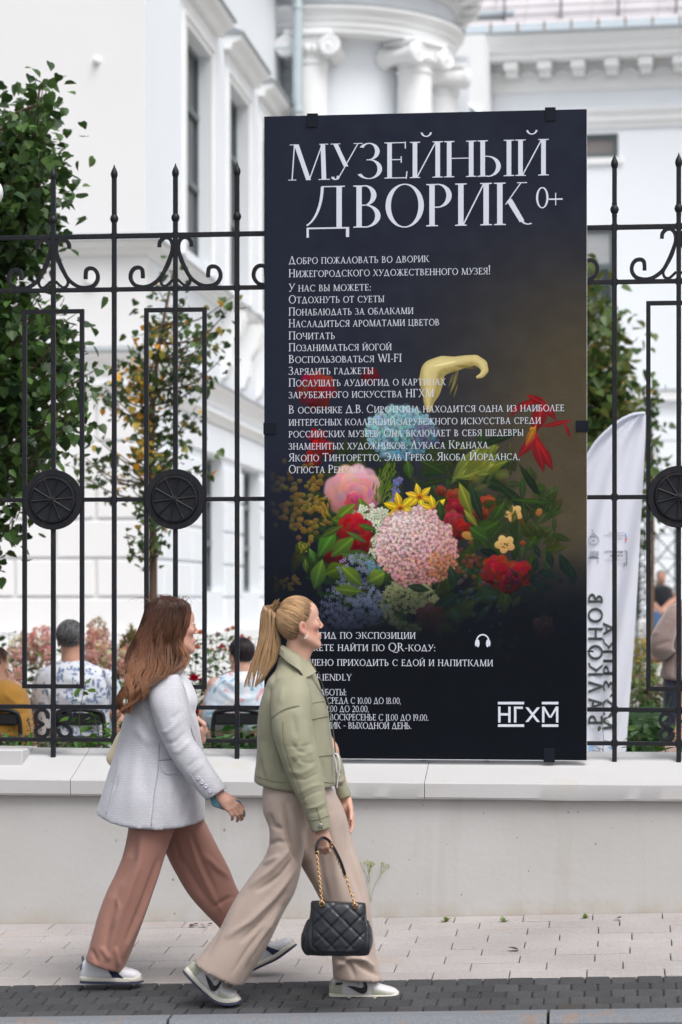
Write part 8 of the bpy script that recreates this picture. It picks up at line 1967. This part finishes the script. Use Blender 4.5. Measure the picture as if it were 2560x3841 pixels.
# --- man in a black T-shirt far behind, sitting on a white block
Y=32.0; p9=lambda x,y,Y_=32.0:PT(*T9(x,y),Y_); 
def far_man():
    C=PT(*T9(864,430),Y); f=Vector((.15,-1,-.12)).normalized(); nt=C+f*.083+Vector((0,0,-.02))
    o=empty('person',(C.x,C.y,C.z-1.3),label='bearded man in a black T-shirt and jeans sitting far behind the fence at the right',cat='person')
    s=SDF([C.x-.6,Y-.9,C.z-1.35],[C.x+.6,Y+.4,C.z+.2],.009); Ph_,_=head(s,nt,f,.80,p9(870,540),.055)
    s.chain([p9(870,560),p9(870,760)],[.06,.09],.03)
    s.chain([p9(790,560),p9(765,680,31.95),p9(860,760,31.65)],[.045,.045,.03],.01); s.chain([p9(950,560),p9(985,660,31.95),p9(880,750,31.63)],[.045,.045,.03],.01)
    s.chain([p9(800,790),p9(790,790,31.55),p9(790,1000,31.5)],[.06,.05,.04],.02); s.chain([p9(900,790),p9(905,790,31.6),p9(905,1000,31.6)],[.06,.05,.04],.02)
    hand(s,p9(860,760,31.65),(.4,-.3,-.5),(0,0,-1),(1,0,0),curl=(.5,.6,.4)); hand(s,p9(880,750,31.63),(-.4,-.3,-.5),(0,0,-1),(-1,0,0),curl=(.5,.6,.4))
    me,V=s.mesh('body',M['skin'],2); set_vcol(me,skin_colors(V,(.46,.25,.18),extra=[(Ph_(-.035,0,-.055),(.045,.055,.035),(.12,.07,.05),.8)])); link(bpy.data.objects.new('body',me),o)
    m=MB(); loft(m,[(825,505,910,505,Y,.09),(775,530,965,530,Y,.14),(750,575,988,575,Y,.16),(762,650,978,650,Y,.17),(785,720,955,720,Y,.17),(795,800,945,800,Y,.18)],T9,n=28); garment('t_shirt',m,M['blackcloth'],o,.015,4)
    for a in ([(775,555,820,570),(750,620,800,640),(745,660,795,690)],[(930,560,970,550),(945,620,992,600),(950,650,1000,640)]):
        m=MB(); loft(m,[(q[0],q[1],q[2],q[3],Y-.03,.07) for q in a],T9,n=16); garment('sleeve',m,M['blackcloth'],o,.014,3)
    m=MB(); m.tube([p9(830,830,32),p9(800,815,31.5),p9(785,900,31.45),p9(785,1010,31.45)],[.09,.075,.065,.06],14); m.tube([p9(900,830,32),p9(915,825,31.6),p9(925,900,31.55),p9(925,1010,31.55)],[.09,.075,.06,.055],14); garment('jeans',m,M['denim'],o,.015,4)
    shorthair(o,Ph_,((.02,.015,.012),(.05,.035,.03)),74,300,r=.002,length=.02)
    b=MB(); a,c=p9(640,830,32),p9(1010,1060,32); b.bbox(a.x,31.7,c.z-.8,c.x,32.4,p9(0,845,32).z,.02); tag(b.build('white_bench_block',mat('white_block',(.72,.72,.73),.8)),'white block bench under the man in the black T-shirt','bench')
far_man()
# --- standing person in a ribbed taupe cardigan, arms folded
Y=15.6; pC=lambda x,y,Y_=15.6:PT(*T9(x,y),Y_)
def cardigan():
    C=PT(2612,2165,Y); f=Vector((-.55,.83,0)).normalized(); nt=C+f*.104+Vector((0,0,-.03)); gzz=ZG
    o=empty('person',(C.x,Y,ZG),label='standing person in a ribbed taupe cardigan with folded arms at the right edge',cat='person')
    s=SDF([C.x-.45,Y-.45,ZG-.02],[C.x+.5,Y+.45,C.z+.2],.008); Ph_,_=head(s,nt,f,1.0,PT(2618,2240,Y),.048)
    s.chain([PT(2618,2240,Y),PT(2620,2350,Y),PT(2610,2560,Y)],[.06,.12,.12],.05)
    s.chain([PT(2600,2560,Y-.05),PT(2540,2760,Y-.05),(PT(2540,2760,Y).x,Y-.05,ZG)],[.10,.07,.045],.03); s.chain([PT(2660,2560,Y+.05),PT(2650,2760,Y+.05),(PT(2650,2760,Y).x,Y+.05,ZG)],[.10,.07,.045],.03)
    s.chain([PT(2540,2300,Y-.12),PT(2470,2460,Y-.05),PT(2560,2440,Y+.2)],[.05,.04,.028],.02); s.chain([PT(2690,2290,Y+.1),PT(2700,2460,Y+.1),PT(2600,2440,Y+.25)],[.05,.04,.028],.02)
    hand(s,PT(2560,2440,Y+.2),(.8,.3,.1),(0,-1,0),(0,0,1),curl=(.4,.5,.4)); hand(s,PT(2600,2440,Y+.25),(-.8,-.1,.1),(0,-1,0),(0,0,1),curl=(.4,.5,.4))
    me,V=s.mesh('body',M['skin'],2); set_vcol(me,skin_colors(V,(.58,.34,.26))); link(bpy.data.objects.new('body',me),o)
    m=MB(); loft(m,[(1080,640,1320,640,Y,.08),(1000,690,1400,690,Y,.13),(930,790,1450,790,Y,.16),(900,950,1450,950,Y,.17),(905,1120,1440,1120,Y,.18),(880,1280,1440,1280,Y,.18),(855,1390,1440,1440,Y,.19),(858,1420,1440,1490,Y,.19)],T9,n=36)
    m.add([],[])
    garment('cardigan',m,M['knit'],o,.012,5,[([T9(*p) for p in a],w_/2.615,amp) for a,w_,amp in (([(930,1230),(1010,1160),(1070,1130)],12,-.015),([(940,1260),(910,1400)],14,.010),([(1000,1220),(990,1440)],14,-.010),([(1040,1200),(1060,1450)],14,.010))],(.006,9))
    m=MB(); loft(m,[(960,700,1130,690,Y-.14,.07),(885,800,1060,810,Y-.16,.085),(800,930,1020,960,Y-.17,.09),(748,1080,990,1080,Y-.17,.09),(770,1190,1000,1150,Y-.15,.085),(860,1252,1060,1130,Y-.08,.08),(960,1210,1120,1060,Y,.07)],T9,n=28)
    garment('sleeve',m,M['knit'],o,.012,4,[([T9(*p) for p in a],w_/2.615,amp) for a,w_,amp in [([(880+0*k,740+24*k),(980,690+30*k),(1100,680+34*k)],4,.005) for k in range(8)]+[([(790,1120),(880,1080),(980,1060)],14,-.008),([(770,1000),(850,960)],14,.007)]],(.004,12))
    m=MB(); loft(m,[(885,1400,1400,1420,Y,.14),(880,1500,1130,1500,Y-.03,.12),(885,1700,1090,1700,Y-.03,.10),(890,2000,1060,2000,Y-.03,.09),(895,2230,1050,2230,Y-.03,.085)],T9,n=28); loft(m,[(1100,1450,1400,1450,Y+.03,.13),(1120,1700,1340,1700,Y+.04,.10),(1130,2230,1310,2230,Y+.04,.085)],T9,n=28); garment('trousers',m,M['navycloth'],o,.014,4)
    shorthair(o,Ph_,((.10,.055,.03),(.2,.11,.06)),75,500,length=.045)
cardigan()
